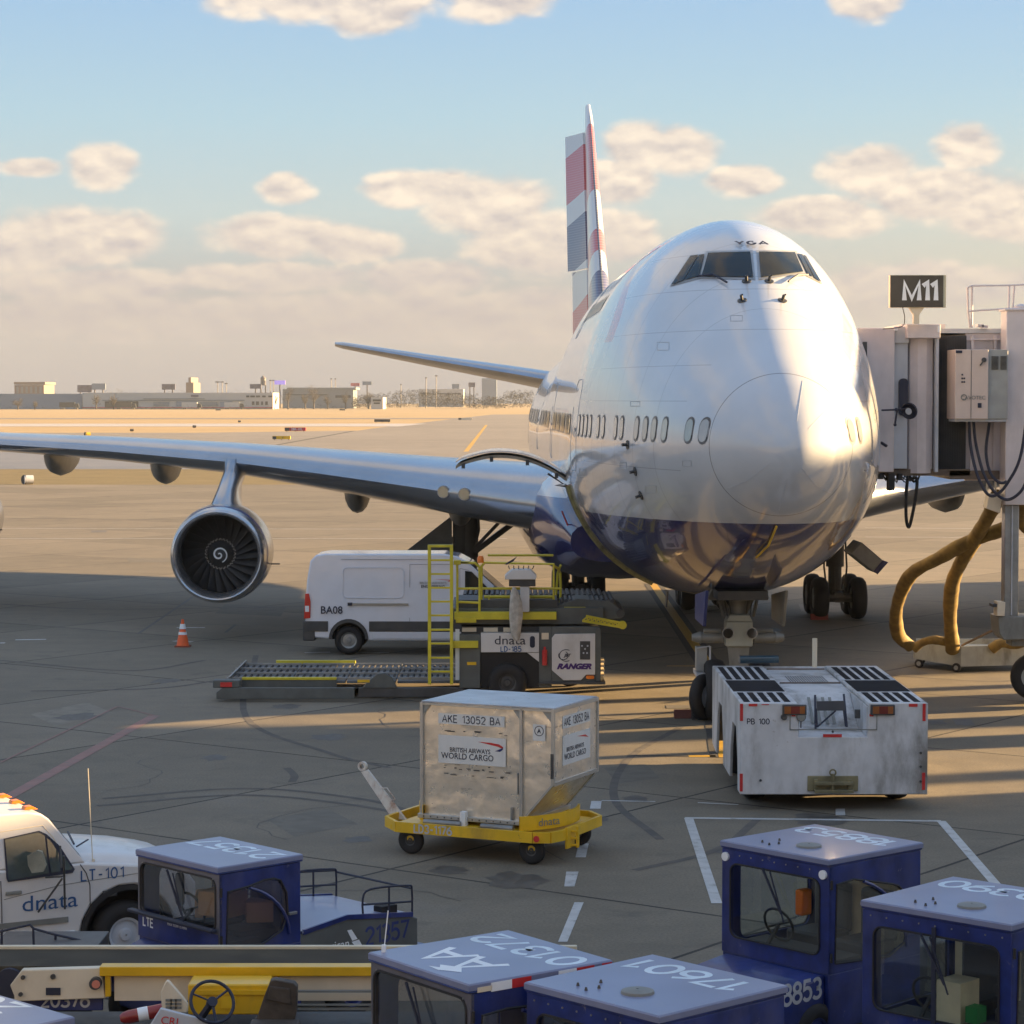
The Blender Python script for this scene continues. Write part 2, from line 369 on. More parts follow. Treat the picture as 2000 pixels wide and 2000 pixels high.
# ================================================================ SETTING
def ground_mat(name, c1, c2, joints=True, rough=.8, stain=.5, jcol=(.022, .021, .02, 1), gscale=.35):
    m = bpy.data.materials.new(name); m.use_nodes = True; T = NT(m.node_tree)
    co = T.n('ShaderNodeTexCoord').outputs['Object']
    big = T.noise(co, gscale * .25, 7, .68)
    med = T.noise(co, gscale * 3.5, 8, .65)
    st = T.n('ShaderNodeVectorMath', {0: co, 1: (.045, .5, 1)}, operation='MULTIPLY').outputs[0]
    strk = T.noise(st, 1., 6, .6)
    f = T.m('ADD', T.m('MULTIPLY', big, .4), T.m('ADD', T.m('MULTIPLY', T.m('MULTIPLY_ADD', med, 1.6, -.3), .3), T.m('MULTIPLY', strk, .3)))
    col = T.mix(T.ss(f, .36, .64), c1, c2)
    if stain:
        sp = T.noise(co, .9, 9, .7, .6)
        col = T.mix(T.m('MULTIPLY', T.ss(sp, .54, .70), stain), col, (.062, .058, .053, 1))
        sp2 = T.noise(T.vm('ADD', co, (31, 7, 2)), .35, 7, .6, .3)
        col = T.mix(T.m('MULTIPLY', T.ss(sp2, .60, .72), stain * .5), col, (.25, .235, .21, 1))
        fine = T.noise(co, 26., 3, .6)
        col = T.mix(T.m('MULTIPLY', T.ss(fine, .38, .68), .48), col, (.06, .058, .054, 1))
    if joints:
        rt = T.n('ShaderNodeMapping', {'Vector': co, 'Rotation': (0, 0, R(36))}).outputs[0]
        wob = T.n('ShaderNodeVectorMath', {0: T.n('ShaderNodeTexNoise', {'Vector': co, 'Scale': .8}).outputs[1], 1: (.05, .05, 0)}, operation='MULTIPLY').outputs[0]
        rt = T.vm('ADD', rt, wob)
        sx = T.n('ShaderNodeSeparateXYZ', {0: rt})
        js = None
        for a, per in ((0, 6.1), (1, 7.6)):
            q = T.m('ABSOLUTE', T.m('SUBTRACT', T.m('FRACT', T.m('DIVIDE', sx.outputs[a], per)), .5))
            j = T.m('LESS_THAN', q, .030 / per)
            js = j if js is None else T.m('MAXIMUM', js, j)
        cell = T.n('ShaderNodeCombineXYZ', {0: T.m('FLOOR', T.m('ADD', T.m('DIVIDE', sx.outputs[0], 6.1), .5)), 1: T.m('FLOOR', T.m('ADD', T.m('DIVIDE', sx.outputs[1], 7.6), .5))}).outputs[0]
        wn = T.n('ShaderNodeTexWhiteNoise', {0: cell}, noise_dimensions='2D').outputs[0]
        col = T.mix(.30, col, T.mix(wn, (.09, .083, .07, 1), (.27, .235, .19, 1)))
        brk = T.m('MULTIPLY', js, T.m('MULTIPLY_ADD', T.noise(co, .5, 3), .9, .5, clamp=True))
        col = T.mix(brk, col, jcol)
    b = T.n('ShaderNodeBsdfPrincipled', {'Base Color': col, 'Roughness': T.m('MULTIPLY_ADD', med, .25, rough - .12), 'Specular IOR Level': .35})
    bn = T.n('ShaderNodeBump', {'Height': T.noise(co, 18, 4, .7), 'Strength': .35, 'Distance': .01}).outputs[0]
    T.t.links.new(bn, b.inputs['Normal'])
    T.t.links.new(b.outputs[0], T.n('ShaderNodeOutputMaterial').inputs[0]); return m
MG = ground_mat('dry_grass', (.42, .30, .16, 1), (.33, .24, .125, 1), False, .95, 0, gscale=.12)
MGn = ground_mat('dull_dry_grass', (.19, .145, .065, 1), (.12, .095, .04, 1), False, .95, 0, gscale=1.2)
MC = ground_mat('apron_concrete', (.155, .132, .094, 1), (.240, .206, .148, 1))
MC2 = ground_mat('taxiway_concrete', (.22, .20, .175, 1), (.30, .27, .235, 1), False, .8, .25, gscale=.06)
MC3 = ground_mat('grey_shoulder', (.17, .18, .20, 1), (.24, .245, .26, 1), False, .6, .25, gscale=.08)
MRW = ground_mat('pale_runway', (.50, .47, .44, 1), (.42, .39, .36, 1), False, .6, 0, gscale=.1)

def sheet(name, pts, z, m, kind='structure'):
    """flat sheet through ground points given as picture measurements or metres"""
    mb = MB(); mb.poly([(p[0], p[1], z) for p in pts]); o = mb.build(name, m, fixn=False); 
    if o.data.polygons[0].normal.z < 0: o.data.flip_normals()
    setp(o, kind=kind); return o
G = lambda u, v: PZ(u, v, 0)
sheet('ground', [(-2600, -200), (2600, -200), (2600, 3000), (-2600, 3000)], -.02, MG)
sheet('apron', [(-500, -120), (500, -120), (500, 187), (-500, 187)], 0, MC)
sheet('grass_island', [(-500, 187), (G(655, 948).x, 187), (G(590, 917).x, 228), (-500, 228)], -.004, MGn)
sheet('taxiway', [(G(655, 948).x, 187), (500, 187), (500, 470), (-700, 470), (-700, 300), (-500, 300), (G(560, 900).x, 300), (G(590, 917).x, 228)], 0, MC2)
sheet('taxiway_shoulder', [(-700, 228), (G(590, 917).x, 228), (G(560, 900).x, 300), (-700, 300)], 0.001, MC3)
sheet('taxiway_fillet', [(-60, 470), (500, 470), (500, 800), (120, 1100), (-8, 1000), (G(740, 836).x, 560), (G(690, 843).x, 500)], .0, MC2)
sheet('runway', [(-900, 575), (-26, 575), (-22, 640), (-900, 622)], .01, MRW)
sheet('far_runway', [(-1500, 760), (900, 790), (900, 835), (-1500, 805)], .02, MC2)

MLW = mat('worn_white_line_paint', (.46, .47, .47), .6, var=.1, dirt=.8, dcol=(.2, .19, .17, 1), dscale=4)
MLY = mat('worn_yellow_line_paint', (.50, .30, .03), .6, var=.1, dirt=.7, dcol=(.18, .15, .1, 1), dscale=2.5)
MLR = mat('faded_red_line_paint', (.27, .145, .125), .7, var=.1, dirt=.9, dcol=(.22, .2, .18, 1), dscale=3)
MLK = mat('black_line_border', (.05, .048, .045), .8, var=.1, dirt=.5, dcol=(.15, .14, .12, 1))
MDK = mat('dark_asphalt_patch', (.12, .115, .11), .8, var=.15)
def mark(px, m, z=.005, name='pavement_marking'):
    return sheet(name, [G(*p) for p in px], z, m)
def lines(segs, m, w, z=.005, name='pavement_marking'):
    mb = MB()
    for a, b in segs:
        A, B = G(*a), G(*b); d = (B - A).normalized(); n = Vector((-d.y, d.x, 0)) * w / 2; up = Vector((0, 0, z))
        mb.quad(A + n + up, A - n + up, B - n + up, B + n + up)
    o = mb.build(name, m); setp(o, kind='structure'); return o
# white box in front of the tow tractor and dashed service-road lines
lines([((1338, 1598), (1838, 1604))], MLW, .13)
lines([((1345, 1598), (1400, 1765)), ((1838, 1604), (1960, 1745))], MLW, .14, .006)
mark([(1122, 1763), (1140, 1763), (1108, 1840), (1090, 1840)], MLW)
mark([(1106, 1703), (1130, 1703), (1122, 1732), (1102, 1732)], MLW)
mark([(1130, 1648), (1150, 1648), (1144, 1675), (1124, 1675)], MLW)
mark([(1155, 1565), (1175, 1565), (1173, 1580), (1152, 1580)], MLW)
mark([(1632, 1580), (1650, 1580), (1651, 1593), (1632, 1593)], MLW)
lines([((1175, 1564), (1280, 1566)), ((1363, 1568), (1442, 1572))], MLW, .07)
lines([((690, 1275), (760, 1275)), ((595, 1275), (645, 1274))], MLW, .12)
# lead-in line with black borders
lines([((1275, 1140), (1385, 1300)), ((1385, 1300), (1420, 1480))], MLK, .62, .005)
lines([((1275, 1140), (1385, 1300)), ((1385, 1300), (1418, 1480))], MLY, .26, .007)
lines([((1225, 1476), (1345, 1477))], MLK, .16); lines([((1345, 1477), (1398, 1477))], MLY, .22)
lines([((1302, 1301), (1362, 1301))], MLY, .1)
lines([((0, 1566), (302, 1398))], MLR, .24); lines([((0, 1490), (230, 1380)), ((230, 1380), (302, 1398))], MLR, .05, .007)
lines([((270, 1238), (378, 1165)), ((300, 1220), (460, 1220)), ((460, 1220), (440, 1236))], MDK, .09)
lines([((30, 1250), (90, 1249)), ((345, 1226), (400, 1226)), ((340, 1252), (375, 1254)), ((0, 1256), (10, 1256))], MLW, .22)
lines([((0, 1032), (990, 1034)), ((0, 1052), (990, 1052)), ((1690, 1031), (2000, 1033)), ((1690, 1049), (2000, 1050))], MLW, .16)
lines([((910, 882), (950, 830))], MLY, .6)
lines([((480, 880), (690, 842))], MLK, .8)
MTY = mat('tyre_rubber_mark', (.085, .078, .070), .8, var=.2, dirt=.9, dcol=(.15, .135, .115, 1), dscale=3)
def skid(px, w=.16):
    pts = smooth_path([G(*p) for p in px], 8); mb = MB()
    for a, b in zip(pts, pts[1:]):
        d = (b - a).normalized(); n = Vector((-d.y, d.x, 0)) * w / 2; z = Vector((0, 0, .0035)); mb.quad(a + n + z, a - n + z, b - n + z, b + n + z)
    setp(mb.build('tyre_mark', MTY), kind='structure')
for px in ([(820, 1590), (700, 1560), (480, 1540), (200, 1560)], [(840, 1605), (700, 1574), (470, 1553), (190, 1574)], [(1290, 1640), (1200, 1560), (1230, 1480), (1330, 1420)], [(560, 1500), (575, 1515), (570, 1528)],
           [(500, 1280), (480, 1400), (640, 1470), (760, 1500)], [(1500, 1300), (1900, 1330), (2000, 1325)], [(1240, 1700), (1400, 1660), (1480, 1600)], [(0, 1290), (250, 1310), (400, 1290)], [(60, 1350), (300, 1345), (420, 1330)], [(600, 1185), (200, 1190), (0, 1180)], [(700, 1020), (300, 1015), (0, 1012)], [(1000, 985), (500, 980), (0, 990)]):
    skid(px, .14 if px[0][1] > 1100 else .5)
for k_, (px_) in enumerate([[(440, 1180), (560, 1186), (548, 1204), (420, 1198)], [(60, 1395), (170, 1372), (220, 1392), (108, 1418)], [(1180, 1500), (1260, 1492), (1290, 1520), (1205, 1530)], [(520, 1600), (640, 1580), (700, 1610), (575, 1634)], [(1560, 1180), (1640, 1182), (1650, 1196), (1565, 1194)], [(250, 1090), (420, 1090), (425, 1098), (252, 1098)]]):
    mark(px_, mat('concrete_patch_%d' % k_, ((.135, .122, .098), (.21, .185, .145), (.13, .118, .095))[k_ % 3], .8, var=.15, dirt=.7, dcol=(.13, .12, .1, 1), dscale=3), .0022, 'concrete_patch')
MCR = mat('crack_filler', (.035, .033, .03), .6)
rc_ = random.Random(5)
for (u, v, n_) in ((300, 1480, 14), (760, 1420, 10), (1100, 1680, 12), (560, 1640, 12), (1500, 1640, 9), (900, 1760, 9), (200, 1200, 12), (1200, 1590, 8)):
    p_ = G(u, v); a_ = rc_.uniform(0, 6.28); mb = MB()
    for j_ in range(n_):
        a_ += rc_.uniform(-.6, .6); q_ = p_ + Vector((math.cos(a_), math.sin(a_), 0)) * rc_.uniform(.15, .45); d_ = (q_ - p_).normalized(); w_ = Vector((-d_.y, d_.x, 0)) * .009; z_ = Vector((0, 0, .003)); mb.quad(p_ + w_ + z_, p_ - w_ + z_, q_ - w_ + z_, q_ + w_ + z_); p_ = q_
    setp(mb.build('sealed_crack', MCR), kind='structure')
MOIL = mat('oil_stain', (.060, .056, .050), .55, var=.2, dirt=.9, dcol=(.14, .13, .11, 1), dscale=5)
rs_ = random.Random(12)
for (u, v, r) in ((1150, 1600, .35), (1010, 1720, .5), (420, 1480, .3), (1240, 1560, .25), (640, 1440, .4), (1600, 1600, .5), (880, 1700, .3), (150, 1400, .5), (320, 1330, .4), (560, 1380, .35), (1420, 1660, .3), (1500, 1230, .5), (1150, 1460, .3), (700, 1640, .25)):
    c_ = G(u, v); n_ = 18; pts = [(c_.x + r * math.cos(2 * math.pi * k / n_) * rs_.uniform(.6, 1.1), c_.y + r * 1.3 * math.sin(2 * math.pi * k / n_) * rs_.uniform(.6, 1.1)) for k in range(n_)]
    sheet('oil_stain', pts, .0025, MOIL)
mark([(180, 1036), (210, 1036), (207, 1040), (178, 1040)], MDK)
mark([(1860, 1405), (1895, 1405), (1905, 1417), (1868, 1417)], MDK)
mark([(1810, 1408), (1838, 1406), (1850, 1414), (1822, 1416)], MDK)
mark([(1300, 1378), (1380, 1378), (1385, 1384), (1302, 1384)], MDK)

# ---------------------------------------------------------------- terminal building (behind the camera and to the right, casts the shade on the stand)
def terminal():
    t = thing('terminal_building', 'pale concourse building with glazed walls round the aircraft stand, outside the picture', 'building', (0, -2, 0))
    t['_w'] = 1
    mb = MB()
    mb.box(-70, 34, -26, -3.0, 0, 12)
    mb.box(34, 58, -26, 48.6, 0, 9.0)      # near wing
    mb.box(70, 96, 84.5, 104, 0, 16)                          # far arm of the concourse
    mb.box(58, 66, 57, 69, 12.0, 15.2);  # unseen raised box on legs, added to shade the left of the apron
    for yy in (58.5, 65): mb.box(61.5, 62.5, yy, yy + .8, 0, 11.999)
    mb.build('wall', mat('pale_precast_wall', (.62, .57, .50), .7, var=.08, dirt=.3), t)
    m2 = MB()
    for i in range(24):
        x = -68 + i * 4.2; m2.box(x, x + 3.6, -3.02, -2.94, 4.6, 9.8)
    m2.build('window_band', mat('window_band_glass', (.05, .07, .09), .08, metal=.3, var=.05), t)
terminal()

for k, (x, y, w, h) in enumerate([(21, 50.6, .22, 7), (23, 53.6, .5, 5), (26, 55.2, .3, 9), (24, 57.5, .16, 8), (29, 59.2, .9, 4), (33, 62.5, .4, 8)]):  # unseen posts, added only to throw shadow streaks across the apron
    o = MB().cyl((x, y, 0), (x, y, h), w, w * .8, seg=12).build('shadow_post', mat('shadow_post_grey_%d' % k, (.3, .3, .3), .6)); setp(o, 'unseen grey post beyond the right picture edge, added to throw a shadow streak', 'column', 'added shadow posts beyond the right picture edge')

# ---------------------------------------------------------------- far side of the airfield
mbw = mat('far_white_cladding', (.40, .41, .41), .7, var=.05); mbb = mat('far_blue_grey_cladding', (.17, .22, .29), .7, var=.05)
mbg = mat('far_grey_cladding', (.19, .215, .235), .7, var=.05); mbr = mat('far_brown_brick', (.19, .155, .14), .8, var=.1)
mdk = mat('far_dark_windows', (.04, .045, .05), .3); mbill = mat('billboard_dark', (.09, .09, .13), .6, var=.3, scale=.3)
mviol = mat('lit_violet_screen', (.3, .2, .6), .5, emit=((.42, .30, .85, 1), .07))
mbillr = mat('billboard_red', (.40, .10, .13), .6, var=.3, scale=.3); mpole = mat('pole_grey', (.14, .13, .13), .6)
def far_box(mb, u0, u1, v0, v1, d, dep=40, z0=None):
    a, b = PY(u0, v0, d), PY(u1, v1, d); zb = (max(b.z, 0) if z0 is None else z0)
    mb.box(a.x, b.x, d, d + dep, zb, a.z)
def building(name, label, u0, u1, v0, v1, d, m, dep=40, wins=(), roofs=(), wm=None, parts=()):
    a, b = PY(u0, v0, d), PY(u1, v1, d)
    t = thing(name, label, 'building', ((a.x + b.x) / 2, d, 0)); t['_w'] = 1
    mb = MB(); mb.box(a.x, b.x, d, d + dep, 0, a.z); mb.build('wall', m, t)
    for k, (w, mm) in enumerate((list(zip(wins, [wm or mdk] * len(wins))))):
        p, q = PY(w[0], w[1], d), PY(w[2], w[3], d)
        MB().box(p.x, q.x, d - .3, d + .1, q.z, p.z).build('window', mm, t)
    if roofs:
        mb = MB()
        for w in roofs: far_box(mb, w[0], w[1], w[2], w[3], d - .5, dep + 1)
        mb.build('roof', mbg if m is not mbr else mbr, t)
    for (nm, w, mm) in parts:
        p, q = PY(w[0], w[1], d), PY(w[2], w[3], d)
        MB().box(p.x, q.x, d - .6, d + .1, max(q.z, 0), p.z).build(nm, mm, t)
building('warehouse', 'long low warehouse with plain blue grey wall at the left edge of the airfield', -60, 160, 769, 797, 1500, mbb)
building('warehouse', 'long low white freight building with loading docks and office end', 161, 533, 767, 797, 1490, mbw,
         wins=[(481, 772.5, 487, 776), (489, 772.5, 498, 776), (500, 772.5, 508, 776), (512, 772.5, 519, 776), (524, 772.5, 532, 776),
               (492, 784, 497, 791), (500, 784, 506, 791), (510, 784, 514, 791), (518, 784, 523, 791)],
         parts=[('canopy', (200, 781, 478, 783), mbg), ('canopy', (280, 778, 400, 779.5), mbg), ('loading_bay', (205, 784, 270, 796), mdk), ('loading_bay', (300, 785, 330, 793), mbg), ('loading_bay', (345, 784, 385, 794), mbb),
                ('loading_bay', (390, 785, 425, 793), mbg), ('loading_bay', (430, 784, 455, 795), mbb), ('sign_board', (373, 771, 388, 775), mbill), ('door', (458, 786, 464, 796), mdk), ('stripe', (161, 795, 533, 797), mbillr)])
building('warehouse', 'pale grey hall with barrel roof behind bare trees', 552, 690, 760, 792, 1620, mbg, roofs=[(560, 695, 757, 761)],
         wins=[(560, 770, 640, 772), (655, 772, 685, 777)])
building('office_block', 'square brown office block with notched roof rising behind the warehouse', 28, 86, 752, 790, 1750, mbr,
         roofs=[(27, 88, 746, 751)], wins=[(32 + k * 9, 755, 36 + k * 9, 768) for k in range(6)], wm=mbg)
building('brick_tower', 'narrow brown tower with chimney above the white freight building', 363, 378, 747, 790, 1800, mbr, roofs=[(368, 373, 737, 748)])
building('tower_block', 'pale blue glass block rising over the dark wood', 941, 970, 739, 790, 2300, mbb)
building('warehouse', 'low pale sheds half hidden by the dark wood', 818, 905, 760, 792, 1900, mbw, wins=[(822, 768, 900, 770)])
building('warehouse', 'small white depot with dark windows at the edge of the dark wood', 725, 748, 776, 795, 1500, mbw, wins=[(728, 780, 744, 784), (730, 786, 742, 789)])
def billboard(label, u0, u1, v0, v1, d, m, leg=1):
    a, b = PY(u0, v0, d), PY(u1, v1, d); cx = (a.x + b.x) / 2
    t = thing('billboard', label, 'billboard', (cx, d, 0)); t['_w'] = 1
    MB().box(a.x, b.x, d, d + 1.5, b.z, a.z).build('panel', m, t)
    mb = MB()
    for k in ((0,) if leg == 1 else (-.3, .3)):
        x = cx + k * (b.x - a.x); mb.box(x - .4, x + .4, d + .3, d + 1.1, 0, b.z)
    mb.build('post', mpole, t)
billboard('plain dark billboard beside the office block', 151, 179, 752, 766, 1640, mbill, 2)
billboard('billboard with pale landscape advert next to the plain dark one', 179.5, 206, 749, 761, 1640, mbb, 2)
billboard('purple grey billboard above the middle of the white freight building', 316, 342, 750, 761, 1650, mbill, 2)
billboard('dark billboard left of the water tower', 488, 510, 750, 759, 1640, mbill)
billboard('bright violet lit billboard right of the water tower', 536, 557, 743, 751, 1640, mviol)
billboard('small red billboard above the grey hall', 685, 702, 748, 754, 1700, mbillr)
billboard('blue and red billboard on tall leg at the right end of the grey hall', 708, 726, 745, 752, 1700, mbb)
billboard('small square billboard above the dark wood', 883, 897, 750, 759, 1900, mbb, 2)
billboard('small dark billboard just left of the pale blue block', 915, 928, 747, 756, 1900, mbill, 2)
def water_tower():
    d = 1650; a = PY(514, 733, d); s = d / FP
    t = thing('water_tower', 'dark water tower with conical roof above the freight building', 'water tower', (a.x, d, 0)); t['_w'] = 1
    zt = PY(514, 733, d).z; z1 = PY(514, 739, d).z; z2 = PY(514, 753, d).z
    MB().lathe([(z2, .1), (z2 + .2, 5.2 * s), (z1, 5.2 * s)], (a.x, d, 0), seg=12, caps=True).build('tank', mpole, t)
    MB().lathe([(z1, 6.2 * s), (zt, .1)], (a.x, d, 0), seg=12, caps=True).build('roof', mpole, t)
    for k in range(4):
        x = 4.5 * s * (1 if k % 2 else -1); y = 4.5 * s * (1 if k > 1 else -1)
        MB().beam((a.x + x * 1.1, d + y * 1.1, 0), (a.x + x, d + y, z2 + .3), .5).build('leg', mpole, t)
water_tower()
def light_pole(u, v, d, label, wide=4):
    a = PY(u, v, d)
    t = thing('light_mast', label, 'light mast', (a.x, d, 0), group='floodlight masts on the far side of the airfield'); t['_w'] = 1
    MB().cyl((a.x, d, 0), (a.x, d, a.z), .35, .22, seg=6).build('mast', mpole, t)
    MB().box(a.x - wide * .17, a.x + wide * .17, d - .3, d + .3, a.z - .7, a.z).build('lamp_head', mpole, t)
for k, (u, v, w) in enumerate([(425, 745, 9), (434, 745, 7), (442, 748, 6), (528, 742, 5), (534, 742, 5), (647, 739, 3), (655, 739, 3), (832, 737, 4), (852, 733, 5), (783, 750, 3)]):
    light_pole(u, v, 1650, ['leftmost twin mast above the freight building', 'second mast from the left above the freight building', 'shorter mast just right of the first pair', 'red tipped mast between water tower and violet billboard', 'mast touching the violet billboard',
       'left one of the two thin masts above the grey hall', 'right one of the two thin masts above the grey hall', 'left of the two masts above the dark wood', 'tallest mast above the dark wood', 'thin mast at the left end of the dark wood'][k], w)
# bare winter trees
mtw = mat('bare_twigs', (.075, .066, .062), .9, var=.2); mtd = mat('dark_wood_trees', (.028, .028, .030), .9, var=.3)
def bare_tree(u, v0, v1, d, label, rw, seed):
    rnd = random.Random(seed); b = PY(u, v1, d); h = PY(u, v0, d).z; s = d / FP
    t = thing('bare_tree', label, 'tree', (b.x, d, 0), group='bare trees in front of the far buildings'); t['_w'] = 1
    MB().cyl((b.x, d, 0), (b.x, d, h * .45), .5, .3, seg=6).build('trunk', mtw, t)
    mb = MB()
    for i in range(26):
        a = rnd.uniform(0, 6.28); r = rw * s * rnd.uniform(.3, 1); z = h * rnd.uniform(.4, 1) * (1 - .2 * (r / (rw * s)) ** 2)
        p = Vector((b.x, d, h * rnd.uniform(.15, .42))); q = Vector((b.x + math.cos(a) * r, d + math.sin(a) * r, z)); mb.beam(p, q, .11)
        for j in range(9):
            f = rnd.uniform(.45, 1); o = p.lerp(q, f); e = o + Vector((rnd.gauss(0, 1), rnd.gauss(0, 1), rnd.uniform(.1, 1.2))) * s * rw * .3; mb.beam(o, e, .055)
    mb.build('crown', mtw, t)
for k, (u, v0, rw) in enumerate([(35, 775, 12), (68, 782, 7), (188, 768, 10), (222, 768, 10), (563, 752, 14), (613, 749, 16), (596, 765, 9), (536, 770, 8), (675, 762, 10), (10, 777, 9), (720, 765, 12), (640, 768, 9)]):
    bare_tree(u, v0, 797, 1440 + 9 * k, ['bare tree in front of the blue grey warehouse, second from the left edge', 'small bare tree in front of the blue grey warehouse', 'bare tree at the left end of the white freight building', 'wide bare tree before the loading docks',
        'wide bare tree right of the violet billboard', 'tallest bare tree in front of the grey hall', 'short bare tree between two taller ones by the grey hall', 'low bare tree at the office end of the freight building', 'bare tree at the right end of the grey hall',
        'low bare tree at the left edge of the picture', 'bare tree where the dark wood begins', 'low bare tree in front of the right half of the grey hall'][k], rw, k)
def wood(name, label, u0, u1, vt, d, n, seed, sz=1., m=mtd):
    rnd = random.Random(seed); mb = MB()
    for i in range(n):
        u = rnd.uniform(u0, u1); dd = d + rnd.uniform(-25, 60); vv = vt(u) + rnd.uniform(-3, 7); b = PY(u, vv, dd)
        if b.z < .5: continue
        s = dd / FP * sz; r = rnd.uniform(1.5, 4.5) * s; zz = b.z * rnd.uniform(.1, 1)
        for j in range(26):
            a = rnd.uniform(0, 6.28); e = rnd.uniform(-.6, 1.5); q = Vector((b.x + math.cos(a) * math.cos(e) * r, dd + math.sin(a) * math.cos(e) * r, max(zz + math.sin(e) * r * .9, .1)))
            w = r * .2; dx = Vector((rnd.gauss(0, w), rnd.gauss(0, w), rnd.gauss(0, w))); dy = Vector((rnd.gauss(0, w), rnd.gauss(0, w), rnd.gauss(0, w))); mb.poly([q, q + dx, q + dy])
    o = mb.build(name, m); setp(o, label, 'wood', kind='stuff')
wood('distant_wood', 'dark leafless wood along the far edge of the airfield, right of the grey hall', 690, 1040, lambda u: 770 + 6 * math.sin(u * .021) - (8 if u > 985 else 0), 1550, 1900, 3)
wood('distant_hedge', 'low line of dark shrubs at the foot of the far buildings', -20, 700, lambda u: 793, 1440, 420, 5, .5)
wood('rooftop_trees', 'thin grey treetops showing above the roofs of the far buildings', 0, 730, lambda u: 766 + 3 * math.sin(u * .05), 1850, 900, 8, .7, mtw)
# lorries parked at the docks
for k, u in enumerate([133, 244, 372, 455]):
    a = PY(u, 788, 1470)
    t = thing('parked_lorry', ['dark lorry parked by the blue grey warehouse', 'dark trailer backed onto the first dock', 'white trailer parked at the middle docks', 'white lorry parked near the office end'][k], 'lorry', (a.x, 1470, 0), group='lorries parked at the freight building'); t['_w'] = 1
    mm = mdk if k < 2 else mbw
    MB().box(a.x - 5, a.x + 4, 1468.5, 1471.5, 1.2, 4.2).build('trailer', mm, t)
    MB().prism([(a.x + 4.3, 1), (a.x + 6.6, 1), (a.x + 6.5, 2.2), (a.x + 6, 3.4), (a.x + 4.3, 3.5)], 'y', 1468.6, 1471.4).build('cab', mdk, t)
    for dx in (-4, -2.8, 5.2): MB().cyl((a.x + dx, 1468.5, .5), (a.x + dx, 1471.5, .5), .5, seg=10).build('wheel', mpole, t)

# ---------------------------------------------------------------- airfield signs and lights
def field_sign(u0, u1, v0, v1, label, m, body=None, tm=None):
    d = PZ((u0 + u1) / 2, v1 + 1.2, 0).y; a, b = PY(u0, v0, d), PY(u1, v1, d)
    t = thing('runway_sign', label, 'sign', ((a.x + b.x) / 2, d, 0)); t['_w'] = 1
    MB().box(a.x, b.x, d, d + .5, max(b.z, .15), a.z).build('sign_panel', m, t)
    mb = MB()
    for k in (.1, .5, .9): mb.box(a.x + (b.x - a.x) * k - .06, a.x + (b.x - a.x) * k + .06, d + .15, d + .35, 0, max(b.z, .16))
    mb.build('foot', mpole, t)
    if body: text(body, 'sign_lettering', tm, t, ((a.x * .42 + b.x * .58), d - .03, (a.z + b.z) / 2), (1, 0, 0), (0, 0, 1), (a.z - b.z) * .95, .01)
    MB().box(a.x + .02, a.x + (b.x - a.x) * .22, d - .04, d - .01, b.z + .06, a.z - .06).build('end_panel', MT['dark'], t)
msr = mat('sign_red', (.45, .03, .05), .5); msy = mat('sign_yellow', (.75, .45, .02), .5)
field_sign(556, 597, 835, 842, 'red runway sign with white lettering in the grass strip', msr, '28R-10L', MT['palewhite'])
field_sign(532, 567, 851.5, 858.5, 'yellow and black taxiway sign below the red one', msy, 'Y', MT['ink'])
field_sign(731, 762, 819, 824, 'black taxiway sign in the far grass, seen from behind', mdk)
field_sign(895, 922, 816, 820, 'tan coloured sign far out near the aircraft', MT['beige'])
field_sign(663, 674, 799, 801.5, 'tiny dark sign out on the far grass, right one', mdk)
field_sign(421, 431, 799.5, 801.5, 'tiny dark sign out on the far grass, left one', mdk)
for k, (u, v, r, m, lb) in enumerate([(171, 849, 5, MT['yellow'], 'yellow drum marker on the taxiway edge above the wing'), (258, 840, 2.5, MT['dark'], 'small dark edge marker, middle one of three'), (380, 833, 2.5, MT['dark'], 'small dark edge marker nearest to the red sign'), (468, 823, 2, MT['dark'], 'smallest dark edge marker far out in the grass'), (55, 937, 9, MT['white'], 'stubby white drum with dark end lying on the dull grass')]):
    p = PZ(u, v + r, 0); s = p.y / FP * r
    t = thing('edge_marker', lb, 'marker', (p.x, p.y, 0)); t['_w'] = 1
    MB().cyl((p.x - s * .9, p.y, s), (p.x + s * .9, p.y + s * .8, s), s, seg=14).build('drum', m, t)
    MB().cyl((p.x - s * .95, p.y - .02, s), (p.x - s * .6, p.y + .1, s), s * 1.04, seg=14).build('end_cap', MT['dark'], t)

# ================================================================ AIRLINER
AX, AY, AYAW = 4.74, 42.5, .0215
air = thing('airliner', 'white and navy four-engined jumbo jet with upper deck, parked nose-on at the gate', 'airliner', (AX, AY, 0), AYAW)
MA = Matrix.Translation((AX, AY, 0)) @ Matrix.Rotation(AYAW, 4, 'Z'); MAI = MA.inverted()
def gsm(sx, vals, odd=False):
    q = np.arange(0, 8.6, .01); f = np.interp(q, np.sqrt(sx), vals); k = np.arange(-60, 61) * .01; w = np.exp(-(k / .085) ** 2 / 2); w /= w.sum()
    pre = 2 * f[0] - f[1:61][::-1]; post = np.full(60, f[-1]); return q, np.convolve(np.concatenate([pre, f, post]), w, 'valid')
_s = lambda t: (np.array([a for a, b in t], float), np.array([b for a, b in t], float))
TW = gsm(*_s([(0, 0), (.04, .24), (.16, .48), (.36, .74), (.64, .98), (1, 1.24), (1.5, 1.46), (2, 1.65), (3, 1.95), (4, 2.2), (5, 2.42), (6, 2.6), (7, 2.75), (8, 2.89), (9, 3.01), (10, 3.12), (11, 3.2), (12, 3.24), (14, 3.25), (44, 3.25), (50, 3.05), (55, 2.55), (60, 1.85), (65, 1.1), (68.6, .35)]))
